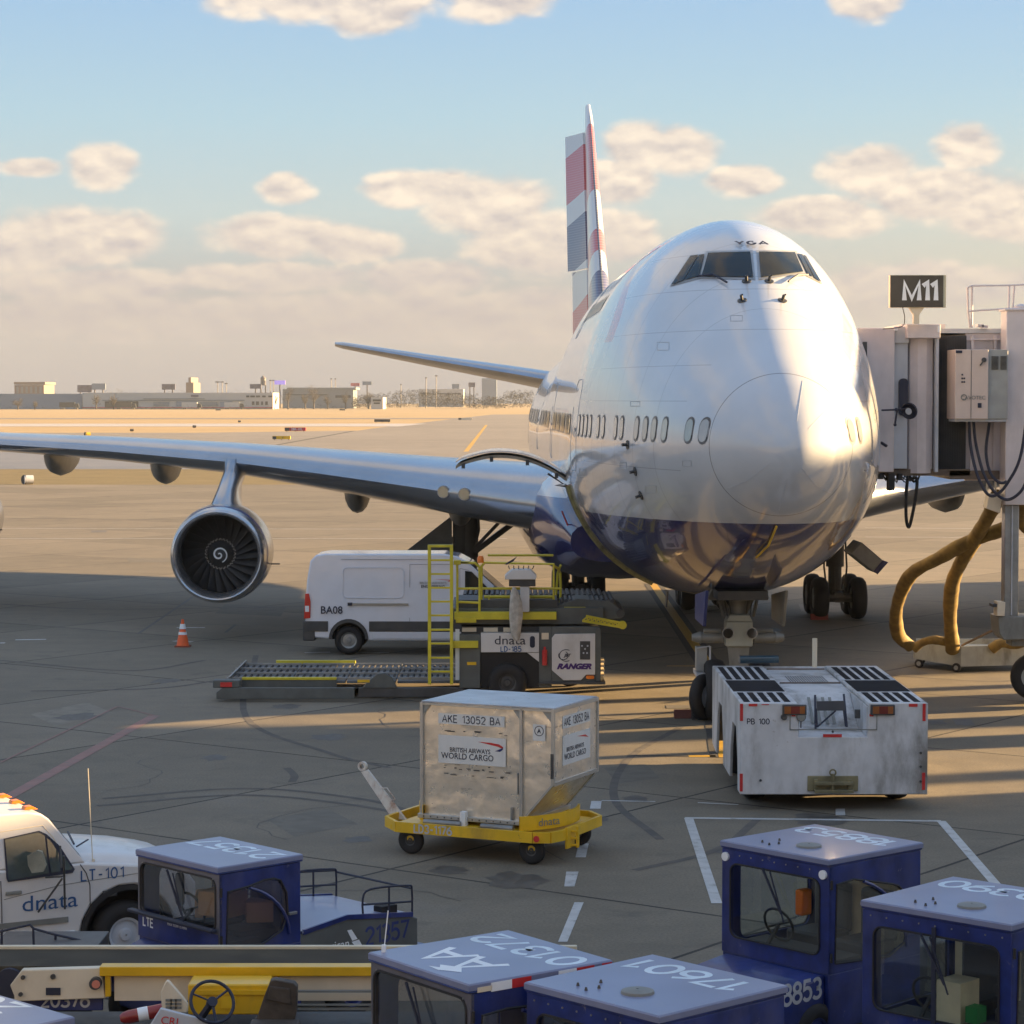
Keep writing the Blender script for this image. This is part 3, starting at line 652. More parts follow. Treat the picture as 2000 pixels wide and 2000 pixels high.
TT = gsm(*_s([(0, 5.6), (.04, 5.84), (.16, 6.08), (.36, 6.36), (.64, 6.62), (1, 6.9), (2, 7.45), (3, 7.95), (4, 8.43), (4.6, 8.74), (5.2, 9.08), (5.8, 9.42), (6.4, 9.66), (7, 9.86), (8, 10.08), (9, 10.2), (12, 10.27), (24, 10.2), (27, 9.7), (30, 8.9), (33, 8.55), (56, 8.5), (62, 8.55), (68.6, 8.5)]))
TB = gsm(*_s([(0, 5.6), (.04, 5.36), (.16, 5.13), (.36, 4.92), (.64, 4.70), (1, 4.47), (2, 4.0), (3, 3.68), (4, 3.4), (5, 3.12), (6, 2.88), (7, 2.68), (8, 2.52), (10, 2.3), (12, 2.16), (14, 2.06), (17, 2.0), (45, 2.0), (50, 2.4), (55, 3.5), (60, 4.9), (65, 6.5), (68.6, 7.6)]))
TZ = gsm(*_s([(0, 5.6), (1, 5.68), (3, 5.6), (6, 5.45), (10, 5.3), (14, 5.25), (45, 5.25), (50, 5.5), (55, 6.1), (60, 6.8), (65, 7.5), (68.6, 8.0)]))
def sec(s):
    q = math.sqrt(max(s, 0)); return [float(np.interp(q, *t)) for t in (TW, TT, TB, TZ)]
def surf(side, s, z):
    """point on the fuselage skin at station s, height z on side -1 (picture left) or +1"""
    w, zt, zb, zw = sec(s); t = (z - zw) / (zt - zw) if z > zw else (zw - z) / (zw - zb)
    return Vector((side * w * math.sqrt(max(1 - t * t, 0)), s, z))
def surfn(side, s, z):
    a = surf(side, s + .02, z) - surf(side, s - .02, z); b = surf(side, s, z + .02) - surf(side, s, z - .02)
    n = a.cross(b).normalized(); return n if n.x * side > 0 else -n

def skin_mat():
    m = bpy.data.materials.new('aircraft_skin'); m.use_nodes = True; T = NT(m.node_tree)
    co = T.n('ShaderNodeTexCoord').outputs['Object']; x, y, z = T.n('ShaderNodeSeparateXYZ', {0: co}).outputs
    zl = T.m('SUBTRACT', 4.31, T.m('MULTIPLY', T.m('MINIMUM', y, 11.), .022))
    blue = T.m('LESS_THAN', z, zl)
    wn = T.noise(co, .9, 5, .6)
    white = T.mix(T.ss(wn, .3, .7), (.58, .605, .64, 1), (.54, .565, .60, 1))
    # red and grey ribbon on the forward fuselage
    zz_ = T.m('SUBTRACT', z, 7.8); k = T.m('SUBTRACT', y, T.m('MULTIPLY_ADD', T.m('MULTIPLY', zz_, zz_), 1.08, 8.1))                 # diagonal front edge
    rb = T.m('MULTIPLY', T.m('GREATER_THAN', k, 0.), T.m('LESS_THAN', y, 38.)); band = T.m('MULTIPLY', T.m('LESS_THAN', k, .85), rb)
    upper = T.m('GREATER_THAN', z, 7.65)
    inner = T.m('MULTIPLY', rb, T.m('MULTIPLY', upper, T.m('LESS_THAN', y, 26.)))
    white = T.mix(T.m('MULTIPLY', inner, .25), white, (.72, .50, .44, 1))
    white = T.mix(T.m('MULTIPLY', T.m('MULTIPLY', band, upper), .8), white, (.60, .07, .08, 1))
    low = T.m('MULTIPLY', T.m('GREATER_THAN', z, 6.6), T.m('SUBTRACT', 1., upper))
    white = T.mix(T.m('MULTIPLY', T.m('MULTIPLY', band, low), .55), white, (.42, .44, .52, 1))
    col = T.mix(blue, white, (.007, .016, .14, 1))
    # grime streaks on the belly
    st = T.n('ShaderNodeVectorMath', {0: co, 1: (1.2, .25, 1.2)}, operation='MULTIPLY').outputs[0]
    dn = T.m('MULTIPLY', T.ss(T.noise(st, 1.4, 8, .65), .5, .75), T.ss(z, 6.4, 2.6))
    col = T.mix(T.m('MULTIPLY', dn, .30), col, (.16, .14, .12, 1))
    # radome joint and skin lap seams
    def line(val, c, w): return T.m('LESS_THAN', T.m('ABSOLUTE', T.m('SUBTRACT', val, c)), w)
    seam = line(y, 1.06, .009); 
    for c in (3.4, 4.7, 6.1, 7.3, 8.4, 9.5, 10.6, 12., 13.1, 14.7, 17.3, 19.8, 22.3, 27.2, 32, 37, 42): seam = T.m('MAXIMUM', seam, T.m('MULTIPLY', line(y, c, .009), .5))
    for c in (6.45, 7.1, 7.75, 8.55, 9.3, 5.2): seam = T.m('MAXIMUM', seam, T.m('MULTIPLY', T.m('MULTIPLY', line(z, c, .007), T.m('GREATER_THAN', y, 2.2)), .5))
    col = T.mix(T.m('MULTIPLY', seam, .75), col, (.12, .11, .11, 1))
    wav = T.noise(T.n('ShaderNodeVectorMath', {0: co, 1: (1, 1, 1)}, operation='MULTIPLY').outputs[0], .8, 2, .5)
    bn = T.n('ShaderNodeBump', {'Height': wav, 'Strength': .12, 'Distance': .05}).outputs[0]
    b = T.n('ShaderNodeBsdfPrincipled', {'Base Color': col, 'Roughness': T.m('MULTIPLY_ADD', T.noise(co, 2.5, 5, .6), .16, .12), 'Coat Weight': .7, 'Coat Roughness': .04, 'Coat IOR': 1.5, 'Normal': bn})
    T.t.links.new(bn, b.inputs['Coat Normal'])
    T.t.links.new(b.outputs[0], T.n('ShaderNodeOutputMaterial').inputs[0]); return m
MSK = skin_mat()
MT['wing'] = mat('wing_metal', (.40, .43, .48), .22, metal=.75, var=.06, scale=.6, coat=.2, dirt=.12, dcol=(.2, .2, .2, 1))
MT['wingunder'] = mat('wing_underside_grey', (.36, .35, .33), .4, metal=.2, var=.1)
MT['nacelle'] = mat('nacelle_metal', (.55, .55, .56), .2, metal=.85, var=.08)
def fuselage():
    NS, NA = 150, 72
    qs = list(np.linspace(.0, math.sqrt(14), 95)) + list(np.linspace(math.sqrt(14), math.sqrt(68.6), 80))[1:]
    rings = []
    for q in qs:
        s = q * q; w, zt, zb, zw = sec(s); w = max(w, .003)
        ring = []
        for k in range(NA):
            a = 2 * math.pi * (k + .5) / NA; c, sn = math.cos(a), math.sin(a)
            z = zw + (zt - zw) * sn if sn > 0 else zw + (zw - zb) * sn
            ring.append(Vector((w * c, s, z)))
        rings.append(ring)
    mb = MB(); mb.loft(rings); o = mb.build('fuselage', MSK, air, ang=60)
    return o
FUS = fuselage()
_bm = bmesh.new(); _bm.from_mesh(FUS.data); BV = BVHTree.FromBMesh(_bm)
def cast(u, v):
    """where the line of sight of a picture measurement meets the aircraft skin (aircraft coordinates)"""
    o = MAI @ Vector((0, 0, CH)); d = (MAI.to_3x3() @ ray(u, v)).normalized()
    h = BV.ray_cast(o, d); return (h[0], h[1]) if h[0] is not None else (None, None)
def patch(name, px, m, parent, off=.012, div=8, sub=None):
    """skin-hugging patch with the given quadrilateral outline"""
    A, B, Cc, Dd = [Vector((p[0], p[1], 0)) for p in px]; mb = MB(); grid = []
    for j in range(div + 1):
        row = []
        for i in range(div + 1):
            p = A.lerp(B, i / div).lerp(Dd.lerp(Cc, i / div), j / div); h, n = cast(p.x, p.y)
            if h is None: row.append(None); continue
            if n.y > 0 and n.dot(h - (MAI @ Vector((0, 0, CH)))) > 0: n = -n
            row.append(mb.v(h + n * off))
        grid.append(row)
    for j in range(div):
        for i in range(div):
            q = [grid[j][i], grid[j][i + 1], grid[j + 1][i + 1], grid[j + 1][i]]
            if all(q): mb.f(q)
    return mb.build(name, m, parent, ang=80)
def skin_line(name, px, r, m, parent, n=10, off=.006):
    pts = []
    for a, b in zip(px, px[1:]):
        for k in range(n):
            t = k / n; h, nn = cast(a[0] + (b[0] - a[0]) * t, a[1] + (b[1] - a[1]) * t)
            if h is not None: pts.append(h + nn * off)
    h, nn = cast(*px[-1])
    if h is not None: pts.append(h + nn * off)
    if len(pts) > 1: return MB().tube(pts, r, 5).build(name, m, parent)
c3 = lambda x, y: (1000 + x / 2.576, 350 + y / 2.576)
MCK = mat('cockpit_glass', (.012, .016, .018), .06, coat=0., spec=.22, var=.3, scale=1.5); MFR = mat('window_frame_grey', (.34, .36, .38), .4, metal=.3)
def windscreen():
    panes = [((990, 376), (1198, 370), (1213, 497), (957, 492)), ((1241, 370), (1420, 373), (1462, 470), (1253, 498)),
             ((945, 387), (970, 382), (944, 492), (872, 511)), ((902, 391), (940, 386), (868, 512), (805, 535)),
             ((1434, 379), (1456, 383), (1512, 497), (1484, 483)), ((1460, 386), (1474, 390), (1552, 522), (1518, 502))]
    frames = [((978, 364), (1210, 358), (1224, 508), (944, 500)), ((1229, 358), (1430, 362), (1476, 476), (1240, 508)), ((897, 384), (976, 376), (950, 500), (795, 541)), ((1428, 372), (1478, 384), (1562, 530), (1478, 488))]
    fr = [patch('windscreen_frame', [c3(*p) for p in f], MFR, air, .012, 10) for f in frames]
    for k, pn in enumerate(panes): patch('windscreen', [c3(*p) for p in pn], MCK, fr[(0, 1, 2, 2, 3, 3)[k]], .03, 8)
    # wipers, probes
    for pts in ([(940, 500), (1020, 492), (1085, 532)], [(1480, 492), (1430, 495), (1385, 528)]):
        skin_line('wiper', [c3(*p) for p in pts], .022, MT['ink'], air, 5, .06)
    for (x, y) in ((1180, 515), (1293, 515), (1158, 612), (1360, 612), (583, 1336), (622, 1470), (650, 1590)):
        h, n = cast(*c3(x, y)); nn = n
        mb = MB(); mb.cyl(h, h + nn * .12, .03, seg=8); mb.cyl(h + nn * .12, h + nn * .12 + Vector((0, -.22, 0)), .016, seg=6); mb.cyl(h + nn * .005, h + nn * .02, .09, seg=12); mb.build('probe', MT['dark'], air)
    for pts in ([(1462, 1015), (1433, 1215)], [(1612, 1130), (1492, 1255)], [(1460, 1455), (1530, 1545), (1602, 1578)], [(1295, 1430), (1180, 1520), (1090, 1553)], [(1385, 1500), (1340, 1680)]):
        skin_line('lightning_strip', [c3(*p) for p in pts], .006, MT['bluegrey'], air, 8, .0)
    h, n = cast(*c3(1205, 330)); ey = Vector((0, 0, 1)); ey = (ey - n * ey.dot(n)).normalized(); ex = ey.cross(n)
    GL['Y'] = [[(0, 1), (.33, .45), (.66, 1)], [(.33, .45), (.33, 0)]]; GL['G'] = [_arc(.32, .5, .32, .5, 50, 340, 14) + [(.64, .45), (.38, .45)]]
    strokes('YGA', 'nose_lettering', MT['ink'], air, h + n * .04, ex, ey, .18, .30, .32, 1.3)
windscreen()
MWN = mat('cabin_window_pane', (.30, .31, .33), .08, coat=1., var=.15, scale=1); MWF = mat('cabin_window_surround', (.10, .10, .11), .4)
def cabin_window(side, s, z, w=.27, h=.40, dark=True):
    mb = MB(); P = surf(side, s, z); n = surfn(side, s, z)
    for (k, off, mi) in ((1.22, .006, 1), (1., .012, 0)):
        ring = rrect(-w / 2 * k, w / 2 * k, -h / 2 * k, h / 2 * k, w * .45 * k, 3); vs = []
        for (a, b) in ring:
            q = surf(side, s + a, z + b); vs.append(mb.v(q + n * off))
        mb.mi = mi; mb.f(vs)
    mb.build('cabin_window', [MWN if dark else MSK, MWF], air)
def windows():
    us = [1375, 1346, 1298, 1277, 1260, 1243, 1214, 1202, 1178, 1168]; last = 0
    for u in us:
        h, n = cast(u, 838)
        if h is not None: cabin_window(-1, h.y, 5.93); last = h.y
    s = last + .9; k = 0
    while s < 58 and k < 62:
        if not any(a < s < a + 2.0 for a in (10.2, 21.5, 33.0, 44.5)): cabin_window(-1, s, 5.93); k += 1
        s += .51 if k % 4 else 1.02
    for u in (1662, 1678):
        h, n = cast(u, 836)
        if h is not None: cabin_window(1, h.y, 5.93)
    for s in (7.9, 8.5, 9.1, 9.7): cabin_window(1, s, 5.93)
    for k in range(12): cabin_window(-1, 13.3 + k * .62, 8.62, .24, .36)
    # door outlines
    def loop(s0, s1, z0, z1, w=.009):
        mb = MB()
        P = [(s, z) for s, z in rrect(s0, s1, z0, z1, .22, 4)]; P.append(P[0]); pts = []
        for a, b in zip(P, P[1:]):
            for k in range(4): pts.append(surf(-1, a[0] + (b[0] - a[0]) * k / 4, a[1] + (b[1] - a[1]) * k / 4))
        mb.tube([p + Vector((.003, 0, 0)) for p in pts], w, 4); mb.build('door_seam', MFR, air)
    for s0 in (10.5, 21.8, 33.3, 44.8): loop(s0, s0 + 1.1, 4.95, 6.9)
    loop(19.5, 20.4, 8.0, 9.3)
    for s0 in (10.5, 21.8, 33.3, 44.8):
        p = surf(-1, s0 + .2, 5.85); MB().box(p.x - .02, p.x + .01, s0 + .15, s0 + .4, 5.8, 5.87).build('door_handle', MFR, air)
windows()

# -------- wing, tail
def foil(n=14):
    up, lo = [], []
    for i in range(n + 1):
        x = (1 - math.cos(math.pi * i / n)) / 2; t = 5 * .5 * (.2969 * math.sqrt(x) - .126 * x - .3516 * x * x + .2843 * x ** 3 - .1036 * x ** 4); up.append((x, t)); lo.append((x, -t))
    return up, lo                                      # half thickness .5 -> scale by t/c*2
FU, FL = foil()
def airfoil_ring(P, chord, tc, up=(0, 0, 1), cam_=.0, drop=0.):
    """P leading edge, chord runs along +y"""
    up = Vector(up); ring = []
    for (x, t) in FU[::-1] + FL[1:-1]:
        ring.append(Vector(P) + Vector((0, x * chord, 0)) + up * (t * 2 * tc * chord * .5 * 2 + cam_ * chord * x * (1 - x) * 4 - drop * chord * x * x))
    return ring
def wing(side):
    st = [(2.6, 18.8, 3.72, 14.9, .135), (3.6, 20.1, 3.80, 13.9, .13), (6.5, 22.9, 4.12, 12.0, .12), (9.5, 25.6, 4.45, 10.3, .11), (12.05, 27.9, 4.70, 9.0, .10), (16, 31.4, 4.93, 7.6, .095), (20, 34.9, 5.08, 6.6, .09), (26, 40.3, 5.4, 5.2, .085), (31.2, 44.9, 5.8, 4.0, .08)]
    rings = []
    for (y, s, z, c, tc) in st:
        r = airfoil_ring((side * y, s, z), c, tc, cam_=.008, drop=.015); rings.append(r)
    nm = MB(); n = len(rings[0]); fine = []
    for A, B in zip(rings, rings[1:]):
        for k in range(4): fine.append([a.lerp(b, k / 4) for a, b in zip(A, B)])
    fine.append(rings[-1]); nm.loft(fine)
    o = nm.build('wing', MT['wing'], air, ang=50)
    # winglet
    MB().prism([(46.4, 5.85), (48.9, 5.85), (49.7, 7.6), (49.0, 7.6)], 'x', side * 31.2 - .05, side * 31.2 + .05).build('winglet', MT['wing'], air)
    # flap track fairings
    for (u_y, s0) in ((18.3, 34.6), (14.6, 31.5), (8.6, 27.8), (5.6, 26.8)):
        y = u_y; z = float(np.interp(y, [a[0] for a in st], [a[2] for a in st])) ; sw = s0
        pr = [(0, .03), (.3, .3), (1., .52), (2.2, .6), (3.6, .52), (5., .3), (5.8, .05)]
        mb = MB(); rs = []
        for h, r in pr: rs.append([Vector((side * y + r * .64 * math.cos(k * math.pi / 8), sw + h, z - (.28 if y > 12 else .5) - .03 * h + r * 1.05 * math.sin(k * math.pi / 8))) for k in range(16)])
        mb.loft(rs).build('flap_track_fairing', MT['wingunder'], air)
    return st
WST = wing(-1); wing(1)
# wing to body fairing and navy root panel
def root_fairing(side):
    mb = MB(); rings = []
    for s, hw, z0, z1 in ((16.5, 3.0, 2.6, 3.6), (18, 3.35, 2.2, 4.3), (20, 3.75, 1.95, 4.9), (24, 3.95, 1.85, 4.7), (30, 3.95, 1.85, 4.4), (36, 3.8, 1.9, 4.0), (40, 3.2, 2.1, 3.4)):
        ring = []; zc = (z0 + z1) / 2; hz = (z1 - z0) / 2
        for k in range(20):
            a = 2 * math.pi * k / 20; c, sn = math.cos(a), math.sin(a)
            ring.append(Vector((side * 1.6 + side * (hw - 1.6) * (abs(c) ** .6) * (1 if c > 0 else -1), s, zc + hz * (abs(sn) ** .8) * (1 if sn > 0 else -1))))
        rings.append(ring)
    mb.loft(rings).build('wing_root_fairing', MSK, air, ang=60)
root_fairing(-1); root_fairing(1)
def stabiliser(side):
    rings = [airfoil_ring((side * a, s, z), c, .10) for a, s, z, c in ((.8, 55.8, 7.0, 8.5), (3.5, 58.0, 7.5, 7.0), (7, 61.2, 8.12, 4.9), (10.6, 64.6, 8.78, 3.0), (11.0, 65.4, 8.85, 2.0))]
    MB().loft(rings).build('tailplane', MT['wing'], air, ang=50)
stabiliser(-1); stabiliser(1)
def tail_mat(name, rud=False):
    m = bpy.data.materials.new(name); m.use_nodes = True; T = NT(m.node_tree)
    co = T.n('ShaderNodeTexCoord').outputs['Object']; x, y, z = T.n('ShaderNodeSeparateXYZ', {0: co}).outputs
    W_, R_, B_ = (.62, .65, .67, 1), (.55, .10, .11, 1), (.075, .08, .17, 1)
    def above(v, a): return T.m('GREATER_THAN', v, a)
    col = W_
    if rud:
        q = T.m('ADD', z, T.m('MULTIPLY', T.m('SUBTRACT', y, 66.), .25))
        col = T.ramp(T.m('DIVIDE', T.m('SUBTRACT', q, 9.), 10.), [(0, R_), (.13, W_), (.30, B_), (.545, W_), (.655, R_), (.895, W_)], 'CONSTANT')
    else:
        q = T.m('ADD', z, T.m('MULTIPLY', T.m('SUBTRACT', y, 60.), .45))
        col = T.ramp(T.m('DIVIDE', T.m('SUBTRACT', q, 8.), 16.), [(0, B_), (.12, W_), (.20, R_), (.29, W_), (.46, R_), (.76, W_)], 'CONSTANT')
        edge = T.m('SUBTRACT', y, T.m('MULTIPLY_ADD', T.m('SUBTRACT', z, 8.7), 1.2, 52.6))
        col = T.mix(T.m('LESS_THAN', edge, .28), col, (.09, .10, .14, 1))
    dots = T.m('MULTIPLY', T.m('LESS_THAN', T.m('FRACT', T.m('MULTIPLY', z, 9.)), .3), .16)
    col = T.mix(dots, col, (.6, .6, .62, 1))
    b = T.n('ShaderNodeBsdfPrincipled', {'Base Color': col, 'Roughness': .3, 'Coat Weight': .5})
    T.t.links.new(b.outputs[0], T.n('ShaderNodeOutputMaterial').inputs[0]); return m
def vring(s, z, c, tc, x0=0., x1=0.):
    return [Vector((t * 2 * tc * c + x0 + (x1 - x0) * max((x), 0), s + x * c, z)) for (x, t) in FU[::-1] + FL[1:-1]]
def fin():
    zz = [(8.0, 52.0, 10.6), (8.7, 52.8, 10.1), (12, 56.8, 7.4), (16, 61.6, 4.9), (18.6, 64.75, 3.3), (19.25, 66.0, 2.2)]
    MB().loft([vring(s, z, c, .095) for z, s, c in zz]).build('tail_fin', tail_mat('tail_fin_livery'), air, ang=50)
    def hl(z): return float(np.interp(z, [a[0] for a in zz], [a[1] + a[2] for a in zz]))
    for (z0, z1, dx, c0, c1) in ((12.05, 18.2, -.86, 2.75, 2.0), (9.0, 12.0, -.66, 3.2, 2.75)):
        rs = []
        for k in range(7):
            z = z0 + (z1 - z0) * k / 6; c = c0 + (c1 - c0) * k / 6; h = hl(z) - .2
            rs.append([Vector((x + o * (1 - abs(f) ** 1), h + f * c, z)) for f, x, o in ((0, 0, .17), (.5, dx * .5, .13), (1, dx, .02), (1, dx, -.02), (.5, dx * .5, -.13), (0, 0, -.17))])
        MB().loft(rs).build('rudder', tail_mat('rudder_livery', True), air)
fin()

# -------- engines
def engine(side, y, s, z, R0=1.27, label=None, sc=1.):
    c = Vector((side * y, s, z)); mb = MB()
    lip = [(.02 + .0, R0 * .86), (-.10, R0 * .90), (-.14, R0 * .94), (-.10, R0 * .985), (.0, R0 * 1.0), (.12, R0 * 1.015), (.3, R0 * 1.035)]
    o = MB().lathe([(.5, R0 * .83), (.2, R0 * .84)] + lip, c, (0, 1, 0), 48).build('engine_lip', MT['nacelle'], air, ang=60)
    MB().lathe([(.3, R0 * 1.035), (.5, R0 * 1.05), (.62, R0 * 1.055)], c, (0, 1, 0), 48).build('engine_band', MT['navy'], o, ang=60)
    cw = MB().lathe([(.62, R0 * 1.055), (1.2, R0 * 1.08), (2.2, R0 * 1.07), (3.4, R0 * .98), (4.3, R0 * .86), (4.3, R0 * .7), (5.2, R0 * .5), (6., R0 * .1)], c, (0, 1, 0), 48).build('engine_cowl', MT['nacelle'], air, ang=60)
    MB().lathe([(.5, R0 * .83), (.9, R0 * .845), (1.15, R0 * .86), (1.15, .1)], c, (0, 1, 0), 48).build('intake_duct', MT['dark'], o, ang=50)
    fm = MT.get('fan') or mat('fan_blade_titanium', (.035, .037, .04), .4, metal=.3, var=.2); MT['fan'] = fm
    mb = MB(); nb = 24
    for k in range(nb):
        a = k * 2 * math.pi / nb; rs = []
        for r in (.34, .55, .8, R0 * .84):
            tw = .55 + .5 * (r - .34); da = .16 / r * 1.0
            p = lambda aa, yy: c + Vector((r * math.cos(aa), yy, r * math.sin(aa)))
            sw = .10 * (r - .34)
            rs.append([p(a - da + sw, .82), p(a + sw, .90), p(a + da + sw, 1.02), p(a + da + sw, 1.04), p(a + sw, .93), p(a - da + sw, .84)])
        mb.loft(rs)
    mb.build('fan', fm, air)
    sp = MB().lathe([(.42, .005), (.46, .09), (.56, .19), (.7, .28), (.82, .335), (.86, .36), (.95, .36)], c, (0, 1, 0), 32).build('spinner', MT['dark'], air, ang=60)
    pts = []
    for k in range(60):
        t = k / 59; a = R(60) + t * 9.6; r = .02 + .20 * t; yy = float(np.interp(r, [0, .09, .19, .28], [.40, .45, .55, .69])) - .012
        pts.append(c + Vector((-r * math.cos(a), yy, r * math.sin(a))))
    MB().tube(pts, [.017 + .010 * (1 - abs(2 * k / 59 - 1)) for k in range(60)], 6).build('spiral_mark', MT['palewhite'], sp)
    mb = MB(); rg = [(c + Vector(((.37 if k % 2 else .415) * math.cos(k * math.pi / 28), .84, (.37 if k % 2 else .415) * math.sin(k * math.pi / 28)))) for k in range(57)]; mb.tube(rg, .014, 5, False); mb.build('spinner_ring', MT['steel'], sp)
    # pylon
    wy = float(np.interp(y, [a[0] for a in WST], [a[1] for a in WST])); wz = float(np.interp(y, [a[0] for a in WST], [a[2] for a in WST]))
    rs = []
    for (z0, sA, sB, hw) in ((z + R0 * .93, s + .75, s + 6.2, .36), (z + R0 * 1.12, s + 1.15, s + 6.6, .30), (z + R0 * 1.35, s + 2.0, s + 7., .24), (wz - .25, wy - .35, wy + 5, .25), (wz + .10, wy - .1, wy + 5, .30)):
        c2 = sB - sA; rs.append([Vector((side * y + f * hw, sA + g * c2, z0)) for f, g in ((0, 0), (.6, .02), (.95, .09), (1, .5), (.2, 1), (-.2, 1), (-1, .5), (-.95, .09), (-.6, .02))])
    MB().loft(rs).build('engine_pylon', MT['wing'], air, ang=50)
    MB().beam(c + Vector((R0 * 1.06, 1.2, -.3)), c + Vector((R0 * 1.06 + .25, 1.2, -.3)), .035).build('drain_probe', MT['dark'], cw)
engine(-1, 12.05, 23.5, 2.33, 1.24)
engine(-1, 21.32, 33.2, 2.75)
engine(1, 12.05, 23.5, 2.33); engine(1, 21.0, 33.2, 2.75)
# landing lights in the wing root
for (u, v) in ((867, 957), (907, 960)):
    s = 21.9 if u > 890 else 22.9; d = 66.2; p = MAI @ PY(u, v, d)
    # find wing leading surface by marching
    y = abs(p.x); le = float(np.interp(y, [a[0] for a in WST], [a[1] for a in WST]))
    q = Vector((p.x, le - .02, p.z)); n = Vector((-.30, -.93, 0)).normalized()
    o = MB().cyl(q - n * .2, q + n * .03, .165, seg=20).build('landing_light', MT['steel'], air)
    MB().cyl(q + n * .03, q + n * .045, .14, seg=20).build('lens', mat('lamp_lens_glass', (.16, .22, .20), .05, coat=1.), o)

# -------- cargo door (open) with a dark panel for its opening
def cargo_door():
    A = PY(1110, 942, 57); m = [PY(u, v, d) for u, v, d in ((1112, 944, 57), (1078, 922, 57), (1040, 905, 57), (1000, 896, 57), (960, 895, 57), (925, 902, 57), (900, 910, 57), (890, 916, 57))]
    m = smooth_path(m, 4); th = .07; up = [p + Vector((0, 0, th)) for p in m]
    rings = []
    for k, y0 in enumerate((0, 2.7)):
        rings.append([MAI @ (p + Vector((0, y0, 0))) for p in m] + [MAI @ (p + Vector((0, y0, 0))) for p in up[::-1]])
    d = MB().loft(rings).build('cargo_door', [mat('cargo_door_liner', (.30, .26, .20), .6, var=.2, dirt=.4)], air, ang=30)
    mb = MB()
    for f in (.12, .35, .6, .85):
        p = m[int(f * (len(m) - 1))]; mb.X = MAI; mb.beam(p + Vector((0, -.02, .04)), p + Vector((0, -.02, -.08)), .08)
    mb.build('latch', MT['dark'], d)
    # raised skin cap
    rings = [[MAI @ (p + Vector((0, y0, .14))) for p in m] + [MAI @ (p + Vector((0, y0, .17))) for p in m[::-1]] for y0 in (-.05, 2.75)]
    MB().loft(rings).build('door_skin', MSK, d)
    # opening frame along the front edge
    pts = [(surf(-1, 13.2, z)) for z in np.linspace(4.55, 2.35, 14)]
    fr = MB().tube([p + Vector((-.03, 0, 0)) for p in pts], .055, 6).build('door_frame', mat('door_frame_primer', (.22, .20, .08), .5, var=.4, scale=6, dirt=.5), air)
    MB().tube([p + Vector((-.05, .09, 0)) for p in pts], .02, 6).build('red_seal', MT['red'], fr)
    mb = MB(); N = 14
    for k in range(N):
        z0, z1 = 4.5 - 2.1 * k / N, 4.5 - 2.1 * (k + 1) / N
        mb.quad(surf(-1, 13.3, z0) + Vector((-.012, 0, 0)), surf(-1, 15.8, z0) + Vector((-.012, 0, 0)), surf(-1, 15.8, z1) + Vector((-.012, 0, 0)), surf(-1, 13.3, z1) + Vector((-.012, 0, 0)))
    mb.build('hold_shade_panel', MT['dark'], air)  # dark panel laid on the skin imitates the shade of the open hold
    q = [MAI @ p for p in (PY(1070, 925, 57), PY(1100, 945, 57), PY(1085, 948, 57), PY(1108, 950, 57))]
    MB().tube(q, .03, 6).build('door_actuator', MT['dark'], air)
cargo_door()

# -------- landing gear
MGR = mat('gear_grey', (.22, .225, .21), .45, metal=.2, var=.1, dirt=.5); MGD = mat('gear_dark', (.09, .09, .085), .5, var=.2, dirt=.3)
def wheel(mb_parent, c, r, w, name='wheel', ax=(1, 0, 0), rimr=.5, rim=None, tyre=None):
    c = Vector(c); ax = Vector(ax).normalized(); k = r * .18
    t = MB().lathe([(-w * .42, r * rimr), (-w * .5, r * (rimr + .12)), (-w * .5, r - k), (-w * .36, r - k * .3), (-w * .12, r), (w * .12, r), (w * .36, r - k * .3), (w * .5, r - k), (w * .5, r * (rimr + .12)), (w * .42, r * rimr)], c, ax, 28).build(name, tyre or MT['black'], mb_parent, ang=50)
    if mb_parent.parent is None or not mb_parent.parent.parent:
        m2 = MB().lathe([(-w * .43, r * (rimr + .02)), (-w * .36, r * rimr * .86), (-w * .22, r * rimr * .8), (-w * .26, r * .2), (-w * .40, r * .16), (-w * .42, .01)], c, ax, 28)
        m2.lathe([(w * .43, r * (rimr + .02)), (w * .36, r * rimr * .86), (w * .22, r * rimr * .8), (w * .26, r * .2), (w * .40, r * .16), (w * .42, .01)], c, ax, 28)
        m2.build('rim', rim or MT['midgrey'], t if mb_parent.parent is None else mb_parent, ang=40)
    return t
def bogie(x, s, side, dark=True, strut=True):
    for dy in (-.74, .74):
        for dx in (-.56, .56):
            wheel(air, (x + dx, s + dy, .62), .62, .44, 'gear_wheel')
    mb = MB(); mb.beam((x, s - .85, .64), (x, s + .85, .64), .24, .3)
    for dy in (-.74, .74): mb.cyl((x - .5, s + dy, .62), (x + .5, s + dy, .62), .13, seg=10)
    mb.cyl((x, s, .64), (x, s, 3.0), .2, seg=14); mb.cyl((x, s, 1.5), (x, s, 3.3), .27, seg=14)
    for k in (-1, 1): mb.tube([(x + k * .28, s - .2, .9), (x + k * .34, s - .1, 1.5), (x + k * .3, s, 2.4)], .03, 5)
    mb.beam((x, s - .3, .8), (x, s - .1, 2.2), .07)
    mb.build('landing_gear_leg', MGD, air)
bogie(-5.55, 31.2, -1); bogie(5.55, 31.2, 1); bogie(-1.95, 34.4, -1); bogie(1.95, 34.4, 1)
mb = MB(); mb.cyl((-5.35, 31.2, 1.4), (-5.35, 31.2, 4.2), .28, seg=16); mb.tube([(-5.2, 31.0, 2.0), (-5.05, 31, 2.6), (-5.1, 31, 3.6)], .035, 6); mb.cyl((-5.8, 30.9, 1.8), (-5.8, 30.9, 4), .03, seg=6)
